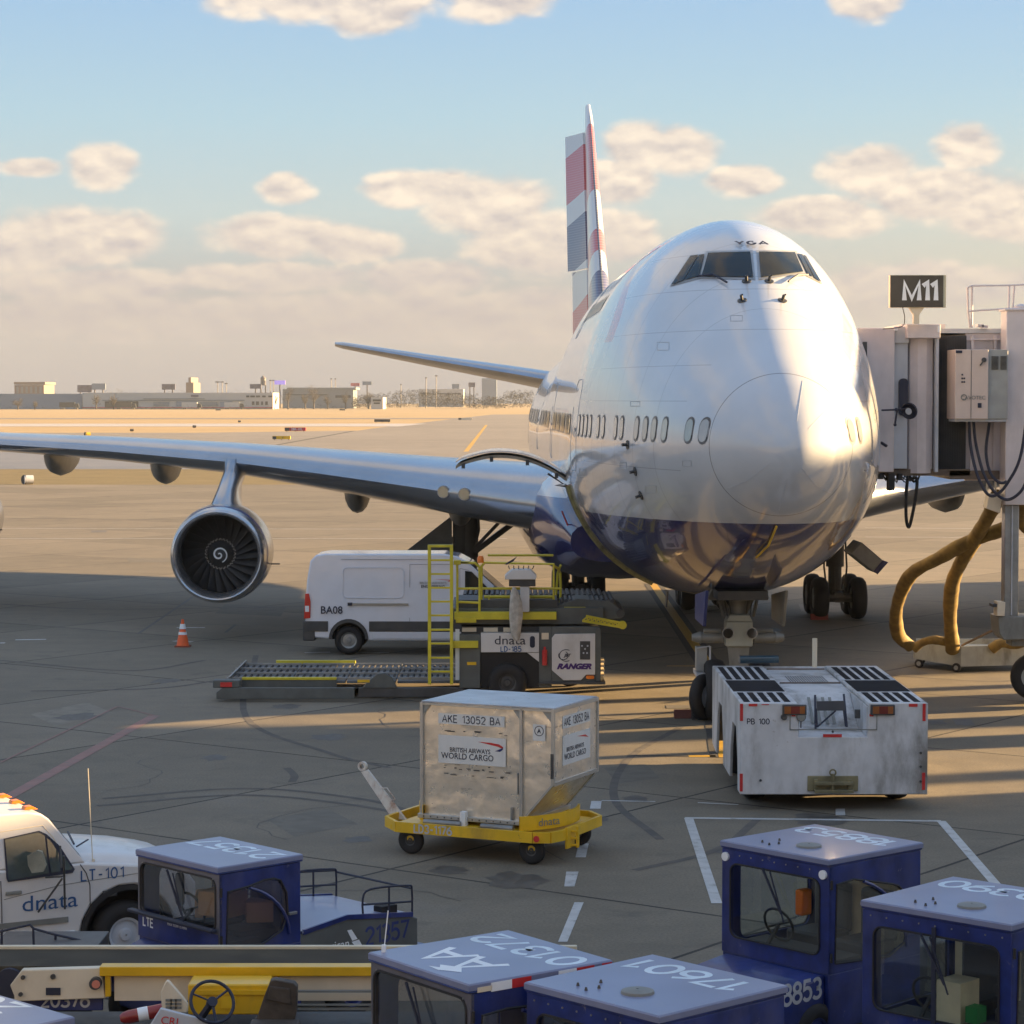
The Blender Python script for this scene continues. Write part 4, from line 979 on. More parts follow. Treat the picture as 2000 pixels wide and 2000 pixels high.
mb.beam((-5.2, 31, 1.95), (-3.3, 31.2, 3.35), .16); mb.beam((-5.2, 31, 2.05), (-4.3, 31, 3.0), .10); mb.beam((-4.9, 31, 3.45), (-3.1, 31.2, 3.2), .10)
mb.build('side_brace', MGD, air)
MB().prism([(-7.6, 1.7), (-5.85, 3.05), (-5.85, 1.7)], 'y', 30.7, 30.78).build('gear_door', MT['grey'], air)
for (pts) in ([(1684, 1060), (1724, 1094), (1712, 1120), (1664, 1082)],):
    q = [MAI @ PY(u, v, 71) for u, v in pts]
    mb = MB(); r0 = [mb.v(p) for p in q]; r1 = [mb.v(p + Vector((0, 1.6, 0))) for p in q]
    for i in range(4): mb.f([r0[i], r0[(i + 1) % 4], r1[(i + 1) % 4], r1[i]])
    mb.f(r0[::-1]); mb.f(r1); gd = mb.build('gear_door', MT['midgrey'], air)
    q = [MAI @ PY(u, v, 70.9) for u, v in [(1724, 1094), (1735, 1098), (1714, 1122), (1706, 1116)]]
    MB().poly(q).build('door_tip', MT['navy'], gd)
def nose_gear():
    s = 7.5; x = -.02
    for k in (-1, 1): wheel(air, (x + k * .46, s, .62), .62, .42, 'nose_wheel')
    g = lambda u, v, d=50: MAI @ PY(u, v, d)
    mb = MB(); mb.cyl((x, s, .62), (x, s, 1.7), .13, seg=16); mb.cyl((x - .5, s, .62), (x + .5, s, .62), .1, seg=10)
    mb.prism([(x - .22, 1.55), (x + .22, 1.55), (x + .15, .75), (x - .15, .75)], 'y', s - .2, s - .08); mb.cyl((x, s, 1.7), (x, s, 2.9), .18, seg=16)
    mb.build('nose_gear_leg', MGR, air)
    mb = MB(); mb.box(x - .27, x + .27, s - .32, s + .1, 1.52, 2.02); mb.prism([(x - .27, 2.02), (x + .27, 2.02), (x + .2, 2.16), (x - .2, 2.16)], 'y', s - .3, s + .1); st = mb.build('steering_collar', mat('collar_pale_grey', (.38, .40, .35), .45, var=.06, dirt=.4), air, bevel=.02)
    for k in (-1, 1):
        mb = MB(); mb.cyl((x + k * .3, s - .1, 1.68), (x + k * .75, s - .05, 1.68), .11, seg=14); mb.cyl((x + k * .75, s - .05, 1.68), (x + k * .93, s - .05, 1.68), .13, .07, seg=14)
        mb.cyl((x + k * .35, s - .1, 1.82), (x + k * .7, s - .1, 1.82), .05, seg=10); mb.build('steering_cylinder', MGR, air)
        lt = MB().cyl((x + k * .2 * 1.2, s - .42, 1.80), (x + k * .2 * 1.2, s - .3, 1.80), .12, .09, seg=18).build('taxi_light', MT['steel'], air)
        MB().cyl((x + k * .24, s - .43, 1.80), (x + k * .24, s - .42, 1.80), .10, seg=18).build('lens', MT['chrome'], lt)
        mb = MB(); mb.beam((x + k * .12, s + .15, 2.1), (x + k * .55, s + .5, 2.85), .09); mb.beam((x + k * .3, s - .1, 2.1), (x + k * .45, s, 2.75), .05); mb.build('drag_brace', MGR, air)
        # forward doors
        mb = MB(); mb.prism([(s - 1.6, 2.75), (s + .6, 2.5), (s + .6, 2.0), (s - 1.1, 2.0)] if True else [], 'x', x + k * .78 - .03, x + k * .78 + .03); mb.build('nose_gear_door', MGR if k > 0 else mat('door_navy', (.03, .05, .2), .4), air, bevel=.01)
    mb = MB()
    for i in range(7): mb.tube([(x - .1 + i * .04, s - .1 + .02 * i, 1.5), (x - .2 + i * .07, s - .15, 2.0), (x - .3 + i * .1, s, 2.6)], .014, 5)
    mb.build('hydraulic_hoses', MGD, air)
    mb = MB(); mb.box(x - .62, x + .62, s + .1, s + .3, 2.42, 2.55); mb.beam((x - .6, s, 2.45), (x - .35, s + .1, 2.9), .07); mb.beam((x + .6, s, 2.45), (x + .35, s + .1, 2.9), .07); mb.build('gear_bay_frame', MGR, air)
    # belly recess
    mb = MB(); mb.box(x - .5, x + .5, s - .9, s + 1.4, 2.5, 2.68); mb.build('gear_bay', MT['dark'], air)
nose_gear()
for cx_, cy_, w_, h_ in ((355, 1475, 16, 20), (700, 1560, 26, 18), (880, 1430, 22, 14), (1130, 700, 30, 14), (760, 840, 30, 20), (560, 1440, 16, 16), (620, 1130, 24, 12)):
    q_ = [c3(cx_ - w_, cy_ - h_), c3(cx_ + w_, cy_ - h_), c3(cx_ + w_, cy_ + h_), c3(cx_ - w_, cy_ + h_), c3(cx_ - w_, cy_ - h_)]
    skin_line('hatch_seam', q_, .006, MFR, air, 3, .0)
skin_line('streamer', [c3(1330, 1735), c3(1290, 1830), c3(1230, 1890)], .022, MT['yellow'], air, 6, .05)
MB().tube([surf(-1, 12, 3.4) + Vector((-.6, 5, .4)), surf(-1, 12, 3.1) + Vector((-.62, 5, .1)), surf(-1, 12, 2.9) + Vector((-.6, 5, -.2))], .02, 6).build('red_streamer', MT['red'], air)
mb = MB(); mb.cyl((0, 14.5, 2.06), (0, 14.5, 1.75), .03, .015, seg=8); mb.prism([(14, 2.1), (14.5, 2.1), (14.45, 1.72), (14.3, 1.72)], 'x', -.9, -.87); mb.build('belly_antenna', MT['dark'], air)

# ---------------------------------------------------------------- winter haze over the airfield
def haze():
    m = bpy.data.materials.new('haze_volume'); m.use_nodes = True; T = NT(m.node_tree)
    v = T.n('ShaderNodeVolumePrincipled', {'Color': (.80, .88, 1., 1), 'Density': .00006, 'Anisotropy': .0})
    T.t.links.new(v.outputs[0], T.n('ShaderNodeOutputMaterial').inputs['Volume'])
    o = MB().box(-2650, 2650, -250, 3050, -1.5, 75).build('haze', m); setp(o, 'thin pale winter haze over the whole airfield', 'haze', kind='stuff')
haze()
# ================================================================ JET BRIDGE
MCOR = mat('corrugated_dark_canopy', (.17, .18, .20), .5, var=.2); MRUST = mat('rusty_steel', (.16, .12, .09), .7, var=.3, dirt=.5)
def jet_bridge():
    t = thing('jet_bridge', 'pale passenger boarding bridge docked at the right side of the airliner', 'jet bridge', (10.3, 54, 0)); t['_w'] = 1
    X = lambda u: (u - 1000) / FP * 52; Z = lambda v: 6.5 - (v - 778) / FP * 52
    y0 = 52.
    mb = MB(); mb.box(X(1640), X(1746), y0, y0 + 3.2, Z(922), Z(641)); mb.build('cab_wall', MT['bridge'], t, bevel=.02)
    mb = MB(); mb.box(X(1683), X(1692), y0 - .012, y0 + .1, Z(700), Z(668)); mb.build('cab_window', MT['dark'], t)
    mb = MB(); mb.box(X(1746), X(1775), y0 + .22, y0 + 3, Z(916), Z(641)); mb.box(X(1746), X(1776), y0 + .12, y0 + .22, Z(670), Z(638)); mb.build('recess_panel', MT['bluegrey'], t, bevel=.01)
    MB().box(X(1745), X(1751), y0 - .05, y0 + .1, Z(646), Z(641)).build('work_light', MT['palewhite'], t)
    mb = MB(); mb.prism([(a, b) for a, b in rrect(X(1757), X(1775), Z(812), Z(739), .085)], 'y', y0 + .14, y0 + .25); mb.build('slot_window', MT['ink'], t)
    # rotunda drum with flat facets
    mb = MB(); R0 = (X(1831) - X(1775)) / 2; cx = (X(1831) + X(1775)) / 2
    mb.mi = 0; mb.cyl((cx, y0 + .5, Z(925)), (cx, y0 + .5, Z(658)), R0, seg=10); mb.build('rotunda_drum', MT['bridge'], t, ang=20)
    mb = MB(); mb.box(X(1768), X(1833), y0 + .02 - .15, y0 + 1.5, Z(661), Z(634)); mb.build('rotunda_lintel', MT['bridge'], t, bevel=.015)
    MB().box(X(1768), X(1854), y0 + .6, y0 + 3, Z(640), Z(632)).build('roof_sheet', MT['bridge'], t)
    MB().box(X(1827), X(1831), y0 - .17, y0 - .1, Z(650), Z(637)).build('roof_sheet', MT['palewhite'], t)
    for k in range(5):  # posts carrying the added shadow bar
        x = 15 + k * 4.6; f = (x - X(2120)) / (34 - X(2120)) * 2.3; MB().box(x - .08, x + .08, y0 + 1.5, y0 + 1.7, Z(650) + f - .05, Z(650) + f + 1.3).build('shadow_bar_post', MT['steel'], t)
    MB().prism([(14, Z(650) + 1.45), (34, Z(650) + 3.5), (34, Z(650) + 4.0), (14, Z(650) + 1.9)], 'y', y0 + 1.3, y0 + 1.9).build('roof_duct', MT['steel'], t)  # unseen bar added to throw the curved shadow band on the nose
    # corrugated canopy
    mb = MB(); x0, x1 = X(1831), X(1892); n = 26; pr = []
    for k in range(n + 1): pr.append((x0 + (x1 - x0) * k / n, y0 + .35 + (.13 if k % 2 else 0)))
    pr += [(x1, y0 + 3), (x0, y0 + 3)]; mb.prism(pr, 'z', Z(920), Z(655)); mb.build('folding_canopy', MCOR, t, ang=20)
    mb = MB(); mb.box(X(1828), X(1834), y0 + .1, y0 + .34, Z(922), Z(655)); mb.build('canopy_edge', MT['bluegrey'], t)
    # tunnel
    mb = MB(); mb.prism([(X(1892), Z(935)), (X(2120), Z(935)), (34, Z(935) + 1.3), (34, Z(650) + 2.3), (X(2120), Z(650)), (X(1892), Z(650))], 'y', y0 + .5, y0 + 3.2); mb.build('tunnel', MT['bridge'], t, bevel=.02)
    mb = MB(); mb.box(X(1832), X(2120), y0 + .45, y0 + 3.3, Z(650), Z(641)); mb.build('tunnel_roof', MT['bluegrey'], t)
    mb = MB()
    for u in (1905, 1958 - 8): mb.box(X(u) - .03, X(u) + .03, y0 + .42, y0 + .5, Z(935), Z(655))
    mb.box(X(1892), X(2100), y0 + .4, y0 + .5, Z(664), Z(661)); mb.box(X(1892), X(2100), y0 + .4, y0 + .5, Z(940), Z(925)); mb.build('tunnel_rib', MT['bridge'], t, bevel=.005)
    mb = MB(); mb.box(X(1736), X(1900), y0 + .3, y0 + 3, Z(930), Z(917)); mb.box(X(1860), X(1960), y0 + .3, y0 + 3, Z(937), Z(920)); mb.build('floor_frame', MRUST, t)
    # equipment cabinet
    mb = MB(); mb.box(X(1854), X(1918), y0 - .62, y0 + .35, Z(818), Z(684)); cb = mb.build('equipment_cabinet', mat('cabinet_pink_beige', (.62, .51, .45), .5, var=.03, dirt=.2, dcol=(.35, .28, .22, 1)), t, bevel=.012)
    MB().box(X(1918), X(1957), y0 - .55, y0 + .35, Z(818), Z(684)).build('cabinet_side', MT['midgrey'], t, bevel=.012)
    mb = MB(); mb.box(X(1857), X(1955), y0 - .5, y0 + .3, Z(823), Z(818)); mb.build('cabinet_base', MT['bluegrey'], cb)
    mb = MB(); mb.box(X(1884.5), X(1885.3), y0 - .63, y0 - .61, Z(817), Z(685)); mb.build('door_gap', MT['dark'], cb)
    mb = MB()
    for j in range(12):
        for (a, b) in ((1925, 1938), (1942, 1954)): mb.box(X(a), X(b), y0 - .58, y0 - .545, Z(697 + j * 2.2) - .012, Z(697 + j * 2.2))
    mb.build('louvre', MT['dark'], t)
    mb = MB(); mb.cyl((X(1909), y0 - .66, Z(704)), (X(1909), y0 - .62, Z(704)), .05, seg=12); mb.beam((X(1909), y0 - .67, Z(704)), (X(1901), y0 - .67, Z(715)), .03); mb.build('cabinet_handle', MT['dark'], cb)
    mb = MB(); mb.box(X(1898), X(1905), y0 - .64, y0 - .615, Z(796), Z(787)); mb.build('switch_plate', MT['ink'], cb)
    mb = MB()
    for (u, v) in ((1866, 731), (1866, 738), (1870, 738), (1866, 745), (1870, 745)): mb.box(X(u), X(u + 3), y0 - .635, y0 - .62, Z(v + 3), Z(v))
    mb.box(X(1855), X(1867), y0 - .635, y0 - .62, Z(691), Z(686)); mb.build('warning_label', MT['ink'], cb)
    text('CAVOTEC', 'cabinet_lettering', MT['grey'], cb, (X(1889), y0 - .63, Z(777)), (1, 0, 0), (0, 0, 1), .11, off=t.location)
    mb = MB(); mb.lathe([(0, .045), (0, .065), (.006, .065), (.006, .045)], (X(1871), y0 - .635, Z(776)), (0, 1, 0), 20); mb.build('round_emblem', MT['grey'], cb)
    # lift column and wheel truck
    mb = MB(); mb.box(X(1957), X(1999), y0 - .35, y0 + .25, Z(985), Z(606)); mb.box(X(1953), X(2003), y0 - .39, y0 + .3, Z(609), Z(604)); mb.build('lift_column', MT['bridge'], t, bevel=.02)
    MB().box(X(1999.5), X(2010), y0 - .3, y0 + .2, Z(985), Z(600)).build('lift_column', MT['bluegrey'], t, bevel=.02)
    MB().box(X(1960), X(1988), y0 - .2, y0 + .15, Z(1210), Z(985)).build('lower_column', MT['steel'], t, bevel=.02)
    MB().box(X(1973), X(1975), y0 - .24, y0 - .19, Z(1200), Z(985)).build('column_rail', MT['bluegrey'], t)
    MB().lathe([(0, .16), (.05, .15), (.09, .05), (.1, .01)], (X(1988), y0 - .2, Z(604)), (0, 0, 1), 16, True).build('beacon', MT['bridge'], t)
    mb = MB(); mb.prism([(X(1945), Z(1202)), (X(2080), Z(1202)), (X(2080), Z(1245)), (X(1957), Z(1248)), (X(1948), Z(1236))], 'y', y0 - .4, y0 + .5); mb.box(X(1975), X(2080), y0 - .2, y0 + .4, Z(1262), Z(1245)); mb.build('wheel_truck', MT['grey'], t, bevel=.02)
    mb = MB(); mb.prism([(X(1941), Z(1200)), (X(1956), Z(1200)), (X(1957), Z(1173)), (X(1942), Z(1172))], 'y', y0 - .5, y0 - .1); mb.build('control_box', MT['beige'], t, bevel=.01)
    MB().box(X(1933), X(1942), y0 - .45, y0 - .1, Z(1183), Z(1177)).build('lamp', MT['dark'], t)
    for xx in (2030, 2097):
        c = (X(xx), y0 + .3, .62); wheel(t, c, .50, .38, 'wheel', (.35, 1, 0), .5, MT['midgrey'])
        wheel(t, (X(xx) + .35, y0 + 1.3, .62), .50, .38, 'wheel', (.35, 1, 0), .5, MT['midgrey'])
    # guard rails on the roof
    def rail(pts): return MB().tube(pts, .022, 6)
    d = y0 + .3; Q = lambda u, v, dy=0: (X(u), d + dy, Z(v))
    for pts in ([Q(1892, 562), Q(1900, 558), Q(1975, 557), Q(2060, 553)], [Q(1893, 609), Q(1900, 607), Q(1965, 603), Q(2060, 601)], [Q(1892, 562), Q(1894, 611), Q(1898, 640)], [Q(1901, 558), Q(1901, 640)], [Q(1974, 557), Q(1973, 604)], [Q(1984, 557), Q(1981, 604)]):
        rail(pts).build('guard_rail', MT['bridge'], t)
    mb = MB()
    for (u, v) in ((1913, 638), (1921, 640)): mb.box(X(u), X(u + 12), d, d + .3, Z(v), Z(v - 5))
    mb.build('roof_fitting', MT['bridge'], t)
    # mirror arm and round mirror at the recess
    mb = MB(); mb.tube([Q(1717, 801, -.6), Q(1744, 800, -.7), Q(1765, 798, -.8)], .022, 6); mb.tube([Q(1746, 800, -.7), Q(1742, 828, -.7)], .02, 6); mb.sphere(Q(1744, 800, -.7), .04); mb.sphere(Q(1742, 829, -.7), .035); mb.build('mirror_arm', MT['ink'], t)
    c = Vector(Q(1766, 803, -.85)); n = Vector((-.55, -.8, -.2)).normalized(); ml = MB().lathe([(0, .17), (-.05, .175), (-.09, .12), (-.1, .01)], c, n, 24).build('round_mirror', MT['ink'], t)
    MB().cyl(c + n * .001, c + n * .01, .07, seg=16).build('mirror_boss', MT['bluegrey'], ml)
    mb = MB(); mb.beam(Q(1719, 864, -.4), Q(1729, 871, -.5), .05); mb.build('bumper_stub', MT['ink'], t)
    # cables below the cab and between cabinet and column
    rnd = random.Random(4); mb = MB()
    for i in range(16):
        a = 1720 + rnd.uniform(0, 66); b = a + rnd.uniform(8, 30)
        mb.tube(smooth_path([Q(a, 926, .3), Q((a + b) / 2, 934 + rnd.uniform(2, 10), 0), Q(b, 926, .3)], 4), .014, 5)
    mb.box(X(1736), X(1748), y0, y0 + .3, Z(958), Z(925)); mb.cyl(Q(1742, 945), Q(1742, 960), .05, seg=8); mb.box(X(1755), X(1763), y0, y0 + .3, Z(938), Z(925)); mb.box(X(1718), X(1726), y0, y0 + .3, Z(936), Z(925)); mb.build('cable_bundle', MT['black'], t)
    mb = MB(); mb.tube(smooth_path([Q(1778, 930), Q(1775, 965), Q(1775, 1010), Q(1779, 1030), Q(1784, 1022), Q(1793, 975), Q(1796, 940), Q(1790, 934), Q(1780, 938)], 6), .035, 8); mb.build('hanging_hose', MT['black'], t)
    for pts in ([Q(1889, 822, -.5), Q(1892, 870, -.5), Q(1900, 920, -.7), Q(1916, 958, -.8), Q(1935, 966, -.8), Q(1958, 940, -.9), Q(1982, 880, -1), Q(1998, 740, -.9), Q(2005, 640, -.6)],
                [Q(1897, 822, -.5), Q(1903, 870, -.5), Q(1915, 925, -.7), Q(1935, 960, -.8), Q(1960, 974, -.8), Q(1985, 955, -.9), Q(2003, 915, -.8)],
                [Q(1930, 825, -.4), Q(1924, 880, -.4), Q(1928, 920, -.6), Q(1940, 938, -.7), Q(1952, 942, -.7), Q(1962, 938, -.6)]):
        MB().tube(smooth_path(pts, 6), .032, 8).build('power_cable', MT['ink'], t)
    # hose fitting under the tunnel
    mb = MB(); mb.prism([(X(1931), Z(965)), (X(1956), Z(965)), (X(1953), Z(1002)), (X(1926), Z(992))], 'y', y0 - .1, y0 + .3); mb.tube([Q(1934, 940), Q(1932, 980)], .02, 6); mb.tube([Q(1950, 940), Q(1951, 970)], .02, 6); mb.build('duct_outlet', MT['beige'], t)
    # rotunda column out of frame
    mb = MB(); mb.cyl((32, y0 + 1.8, 0), (32, y0 + 1.8, 5), .8, seg=16); mb.build('support_column', MT['steel'], t)
    # gate sign on its post
    a, b = PY(1739, 538, 51.5), PY(1848, 600, 51.5); w = b.x - a.x
    sg = MB().box(a.x, a.x + w * .945, 51.5, 51.52, b.z, a.z); sg = sg.build('gate_sign', mat('sign_charcoal', (.035, .036, .035), .35, coat=.4, var=.3, scale=1.5), t)
    MB().box(a.x + .0, a.x + w, 51.525, 51.72, b.z - .005, a.z + .01).build('sign_box', mat('sign_box_cream', (.66, .60, .42), .5, var=.04), sg)
    strokes('M11', 'sign_lettering', MT['palewhite'], sg, ((a.x + b.x) / 2 + .04, 51.495, (a.z + b.z) / 2), (1, 0, 0), (0, 0, 1), .37, .27, .14, .98, off=t.location)
    mb = MB(); pc = a.x + w * .48; mb.box(pc - .06, pc + .06, 51.56, 51.7, Z(634), b.z - .14); mb.prism([(pc - .16, b.z), (pc + .16, b.z), (pc + .06, b.z - .15), (pc - .06, b.z - .15)], 'y', 51.55, 51.7); mb.build('sign_post', MT['beige'], t)
    mb = MB(); mb.tube(smooth_path([(a.x + w * .22, 51.5, b.z), (a.x + w * .26, 51.5, b.z - .22), (a.x + w * .22, 51.6, b.z - .4), (a.x - .1, 51.8, b.z - .44)], 6), .01, 5); mb.build('sign_cable', MT['dark'], t)
    return t
jet_bridge()

def air_ducts():
    Q = lambda u, v, dy=0: PY(u, v, 53.2 + 5.6 * min(max((v - 980) / 280, 0), 1) + dy)
    def duct(pts, rad, lab):
        p = smooth_path([Q(*q) for q in pts], 7); n = len(p); rs = []
        rr = rad
        rings = rings_along(p, [rr * (1 + .03 * math.sin(i * 1.7) + .08 * math.sin(i * .41 + 1)) for i in range(n)], 16)
        for i, rg in enumerate(rings):                      # sagging, partly collapsed fabric
            c = p[i]; f = .72 + .2 * math.sin(i * .33)
            rings[i] = [Vector((c.x + (q.x - c.x), c.y + (q.y - c.y) * f, c.z + (q.z - c.z) * 1.)) for q in rg]
        mb = MB(); mb.loft(rings); o = mb.build('air_duct', MT['duct'], ang=50)
        for v in o.data.vertices: pass
        setp(o, lab, 'air hose', 'yellow fabric air ducts below the boarding bridge'); return o
    duct([(1975, 1028), (1925, 1046), (1880, 1064), (1836, 1089), (1785, 1117), (1762, 1152), (1750, 1198), (1755, 1240), (1778, 1262)], .155, 'yellow fabric air duct that swings out widest to the left beside the airliner wheels')
    duct([(1950, 968), (1932, 1005), (1909, 1045), (1882, 1089), (1862, 1133), (1856, 1185), (1857, 1230), (1861, 1268)], .165, 'yellow fabric air duct dropping almost straight down in front of the grey column')
    duct([(1784, 1268), (1800, 1256), (1822, 1250), (1846, 1254), (1862, 1264)], .10, 'crumpled end of yellow duct lying on the grey trough')
    duct([(1936, 1268), (1955, 1256), (1980, 1258), (2010, 1250)], .12, 'folded yellow duct lying behind the trough by the bridge wheel')
    duct([(2003, 975), (1995, 1000), (2000, 1022), (2020, 1040)], .15, 'short yellow duct stub at the right picture edge')
    t = thing('duct_trough', 'weathered grey sheet metal trough on castors holding the ends of the yellow ducts', 'trough', (11, 59, 0)); t['_w'] = 1
    A = Vector((PY(1784, 1264, 59.8).x, 59.8, 0)); B = Vector((PY(1877, 1272, 58.7).x, 58.7, 0)); E = Vector((PY(2010, 1270, 59.1).x, 59.1, 0)); z0, z1 = .14, .62
    m = mat('trough_grey', (.36, .38, .35), .6, var=.12, dirt=.7, dcol=(.17, .16, .12, 1), dscale=2)
    for (P, Q2, nm) in ((A, B, 'end_panel'), (B, E, 'side_panel')):
        mb = MB(); n = Vector((0, .03, 0)); vs = []
        for p, z in ((P, z0 + (.08 if nm == 'end_panel' else 0)), (Q2, z0), (Q2, z1), (P, z1)): vs.append((Vector((p.x, p.y, z)), Vector((p.x, p.y + .03, z))))
        f = [mb.v(q[0]) for q in vs]; g = [mb.v(q[1]) for q in vs]
        for i in range(4): mb.f([f[i], f[(i + 1) % 4], g[(i + 1) % 4], g[i]])
        mb.f(f[::-1]); mb.f(g); mb.build(nm, m, t)
    mb = MB(); mb.poly([(A.x, A.y, .5), (B.x, B.y, .5), (E.x, E.y, .5), (E.x, E.y + 1, .5), (A.x + .2, A.y + 1.2, .5)]); mb.box(A.x + .2, E.x, 60.6, 60.65, .2, .62); mb.build('tray', m, t)
    for (x, y) in ((A.x + .12, 59.7), (B.x - .1, 58.75), (A.x + .3, 60.5)):
        wheel(t, (x, y, .11), .11, .06, 'castor', (.6, 1, 0))
    mb = MB(); mb.beam((B.x + .05, 58.9, .62), PY(1945, 1228, 55), .04); mb.build('tow_bar', MRUST, t)
air_ducts()

# ================================================================ PUSHBACK TRACTOR
MGRIP = mat('anti_slip_tape', (.022, .022, .026), .95, var=.2, spec=.12)
def pushback():
    t = thing('pushback_tractor', 'big low white pushback tractor with black anti-slip stripes, standing under the airliner nose', 'tow tractor', (5.08, 39.0, 0)); t['_w'] = 1
    x0, x1, yf, yb, H = 3.6, 6.56, 39.0, 44.45, 1.7
    w = MT['dirtywhite']
    # front face with cut-out: left block, right block, low centre
    xa, xb = 4.50, 5.63; nz = 1.16
    def side_panel(x, dx, openings):
        # side skirt with wheel arches
        ys = [yf + .02]; prof = [(yf + .02, .25)]
        for (c, r) in openings: prof += [(c - r, .25), (c - r * .92, .75), (c - r * .55, 1.22), (c + r * .35, 1.22), (c + r * .8, .8), (c + r, .25)]
        prof += [(yb, .30), (yb, H - .012), (yf + .02, H - .012)]
        MB().prism(prof, 'x', x, x + dx).build('side_skirt', w, t, bevel=.01)
    side_panel(x0 + .002, .05, [(40.15, .72), (42.85, .72)]); side_panel(x1 - .052, .05, [(40.15, .72), (42.85, .72)])
    fr = [(x0, .25), (x1, .25), (x1, H), (xb, H), (xb - .02, nz), (xa + .02, nz), (xa, H), (x0, H)]
    MB().prism(fr, 'y', yf - .03, yf + .02).build('front_plate', w, t, bevel=.012)
    # top decks
    MB().box(x0 + .004, xa, yf + .02, yb, H - .06, H).build('deck', w, t, bevel=.01)
    MB().box(xb, x1 - .004, yf + .02, yb, H - .06, H).build('deck', w, t, bevel=.01)
    MB().box(xa + .0, xa + .03, yf + .02, yb, .5, H - .062).build('inner_wall', w, t); MB().box(xb - .03, xb, yf + .02, yb, .5, H - .062).build('inner_wall', w, t)
    # sloping hood in the middle
    MB().prism([(yf + .02, nz - .5), (yf + .02, nz), (yf + 1.0, nz + .03), (yf + 1.9, 1.62), (yf + 3.0, 1.66), (yf + 3.0, nz - .5)], 'x', xa + .03, xb - .03).build('hood', w, t, bevel=.012)
    MB().box(xa + .03, xb - .03, yf + 3.02, yb, 1.0, 1.66).build('engine_cover', w, t, bevel=.01)
    mb = MB()
    for i in range(16):
        for j in range(5): mb.box(xa + .25 + i * .042, xa + .272 + i * .042, yf + 3.25 + j * .18, yf + 3.36 + j * .18, 1.66, 1.664)
    mb.build('vent_slots', MT['dark'], t)
    mb = MB(); mb.box(xa + .05, xb - .05, yf + 3.0, yf + 3.05, 1.66, 1.68); mb.box(xa + .05, xb - .05, yb - .3, yb - .25, 1.66, 1.68); mb.build('hood_edge', MRUST, t)
    # anti-slip stripes
    for (a, b) in ((x0, xa), (xb, x1)):
        for (q0, q1) in ((yf + .12, yf + 1.38), (yf + 3.25, yf + 5.2)):
            mb = MB(); n = 5; ww = (b - a - .1) / n
            for k in range(n): mb.box(a + .07 + k * ww, a + .07 + k * ww + ww * .62, q0, q1, H, H + .004)
            mb.build('anti_slip_strip', MGRIP, t)
        MB().box(a + .03, b - .03, yf + 1.52, yf + 3.1, H, H + .006).build('anti_slip_mat', MGRIP, t)
    mb = MB()
    for k in range(4):
        x = 4.86 + k * .115; mb.quad((x, yf + 1.05, nz + .075), (x + .05, yf + 1.05, nz + .075), (x + .05, yf + 1.75, nz + .42), (x, yf + 1.75, nz + .42))
    mb.build('anti_slip_strip', MT['grey'], t)
    # lamp clusters and reflectors
    mlr = mat('tail_lamp_red', (.16, .02, .015), .3, coat=.5, var=.2); mla = mat('tail_lamp_amber', (.28, .09, .02), .3, coat=.5, var=.2)
    for a in (4.26, 5.65):
        hb = MB().box(a, a + .38, yf - .09, yf - .03, H - .185, H - .02).build('lamp_housing', MT['dark'], t, bevel=.01)
        MB().box(a + .03, a + .13, yf - .1, yf - .09, H - .16, H - .045).build('lamp', mla, hb); MB().box(a + .13, a + .27, yf - .1, yf - .09, H - .16, H - .045).build('lamp', mlr, hb); MB().box(a + .27, a + .35, yf - .1, yf - .09, H - .16, H - .045).build('lamp', mla, hb)
    Zv = lambda v: 6.5 - (v - 778) / FP * 39; Xu = lambda u: (u - 1000) / FP * 39
    for (u0, u1, v0, v1) in ((1447, 1453, 1376, 1410), (1805, 1811, 1376, 1410), (1447, 1453, 1514, 1549), (1805, 1811, 1512, 1546), (1464, 1481, 1376, 1381), (1778, 1795, 1376, 1382), (1610, 1647, 1436, 1442), (1548, 1556, 1396, 1401), (1701, 1709, 1396, 1401), (1489, 1504, 1377, 1378.5)):
        MB().box(Xu(u0), Xu(u1), yf - .04, yf - .03, Zv(v1), Zv(v0)).build('reflector', MT['red'], t)
    strokes('PB 100', 'fleet_number', MT['ink'], t, (Xu(1483), yf - .033, Zv(1411)), (1, 0, 0), (0, 0, 1), .082, .17, .24)
    # worklight, tow hitch
    wl = MB().lathe([(0, .075), (.05, .075), (.10, .04), (.11, .005)], (Xu(1567), yf - .05, Zv(1402)), (0, 1, 0), 20, True).build('work_lamp', MT['dark'], t)
    MB().cyl((Xu(1567), yf - .06, Zv(1402)), (Xu(1567), yf - .05, Zv(1402)), .065, seg=18).build('lens', MT['chrome'], wl)
    mb = MB(); mb.beam((Xu(1567), yf, Zv(1402)), (Xu(1567), yf, Zv(1424)), .02); mb.build('lamp_bracket', MT['dark'], t); mb = MB(); mb.cyl((Xu(1533), yf - .08, Zv(1402)), (Xu(1533), yf, Zv(1402)), .05, seg=12).build('horn', MT['dark'], t); MB().cyl((Xu(1678), yf, Zv(1405)), (Xu(1678), yf, Zv(1388)), .045, seg=12).build('filler_cap', MT['dark'], t)
    for (u, v) in ((1629, 1431), (1488, 1527), (1802, 1473), (1802, 1500), (1802, 1529)): MB().cyl((Xu(u), yf - .05, Zv(v)), (Xu(u), yf - .03, Zv(v)), .02, seg=10).build('bolt', MT['dark'], t)
    mb = MB(); mh = mat('hitch_olive', (.20, .18, .10), .6, var=.3, dirt=.7)
    mb.box(Xu(1580), Xu(1679), yf - .07, yf - .03, Zv(1548), Zv(1518)); hp = mb.build('hitch_plate', mh, t, bevel=.01)
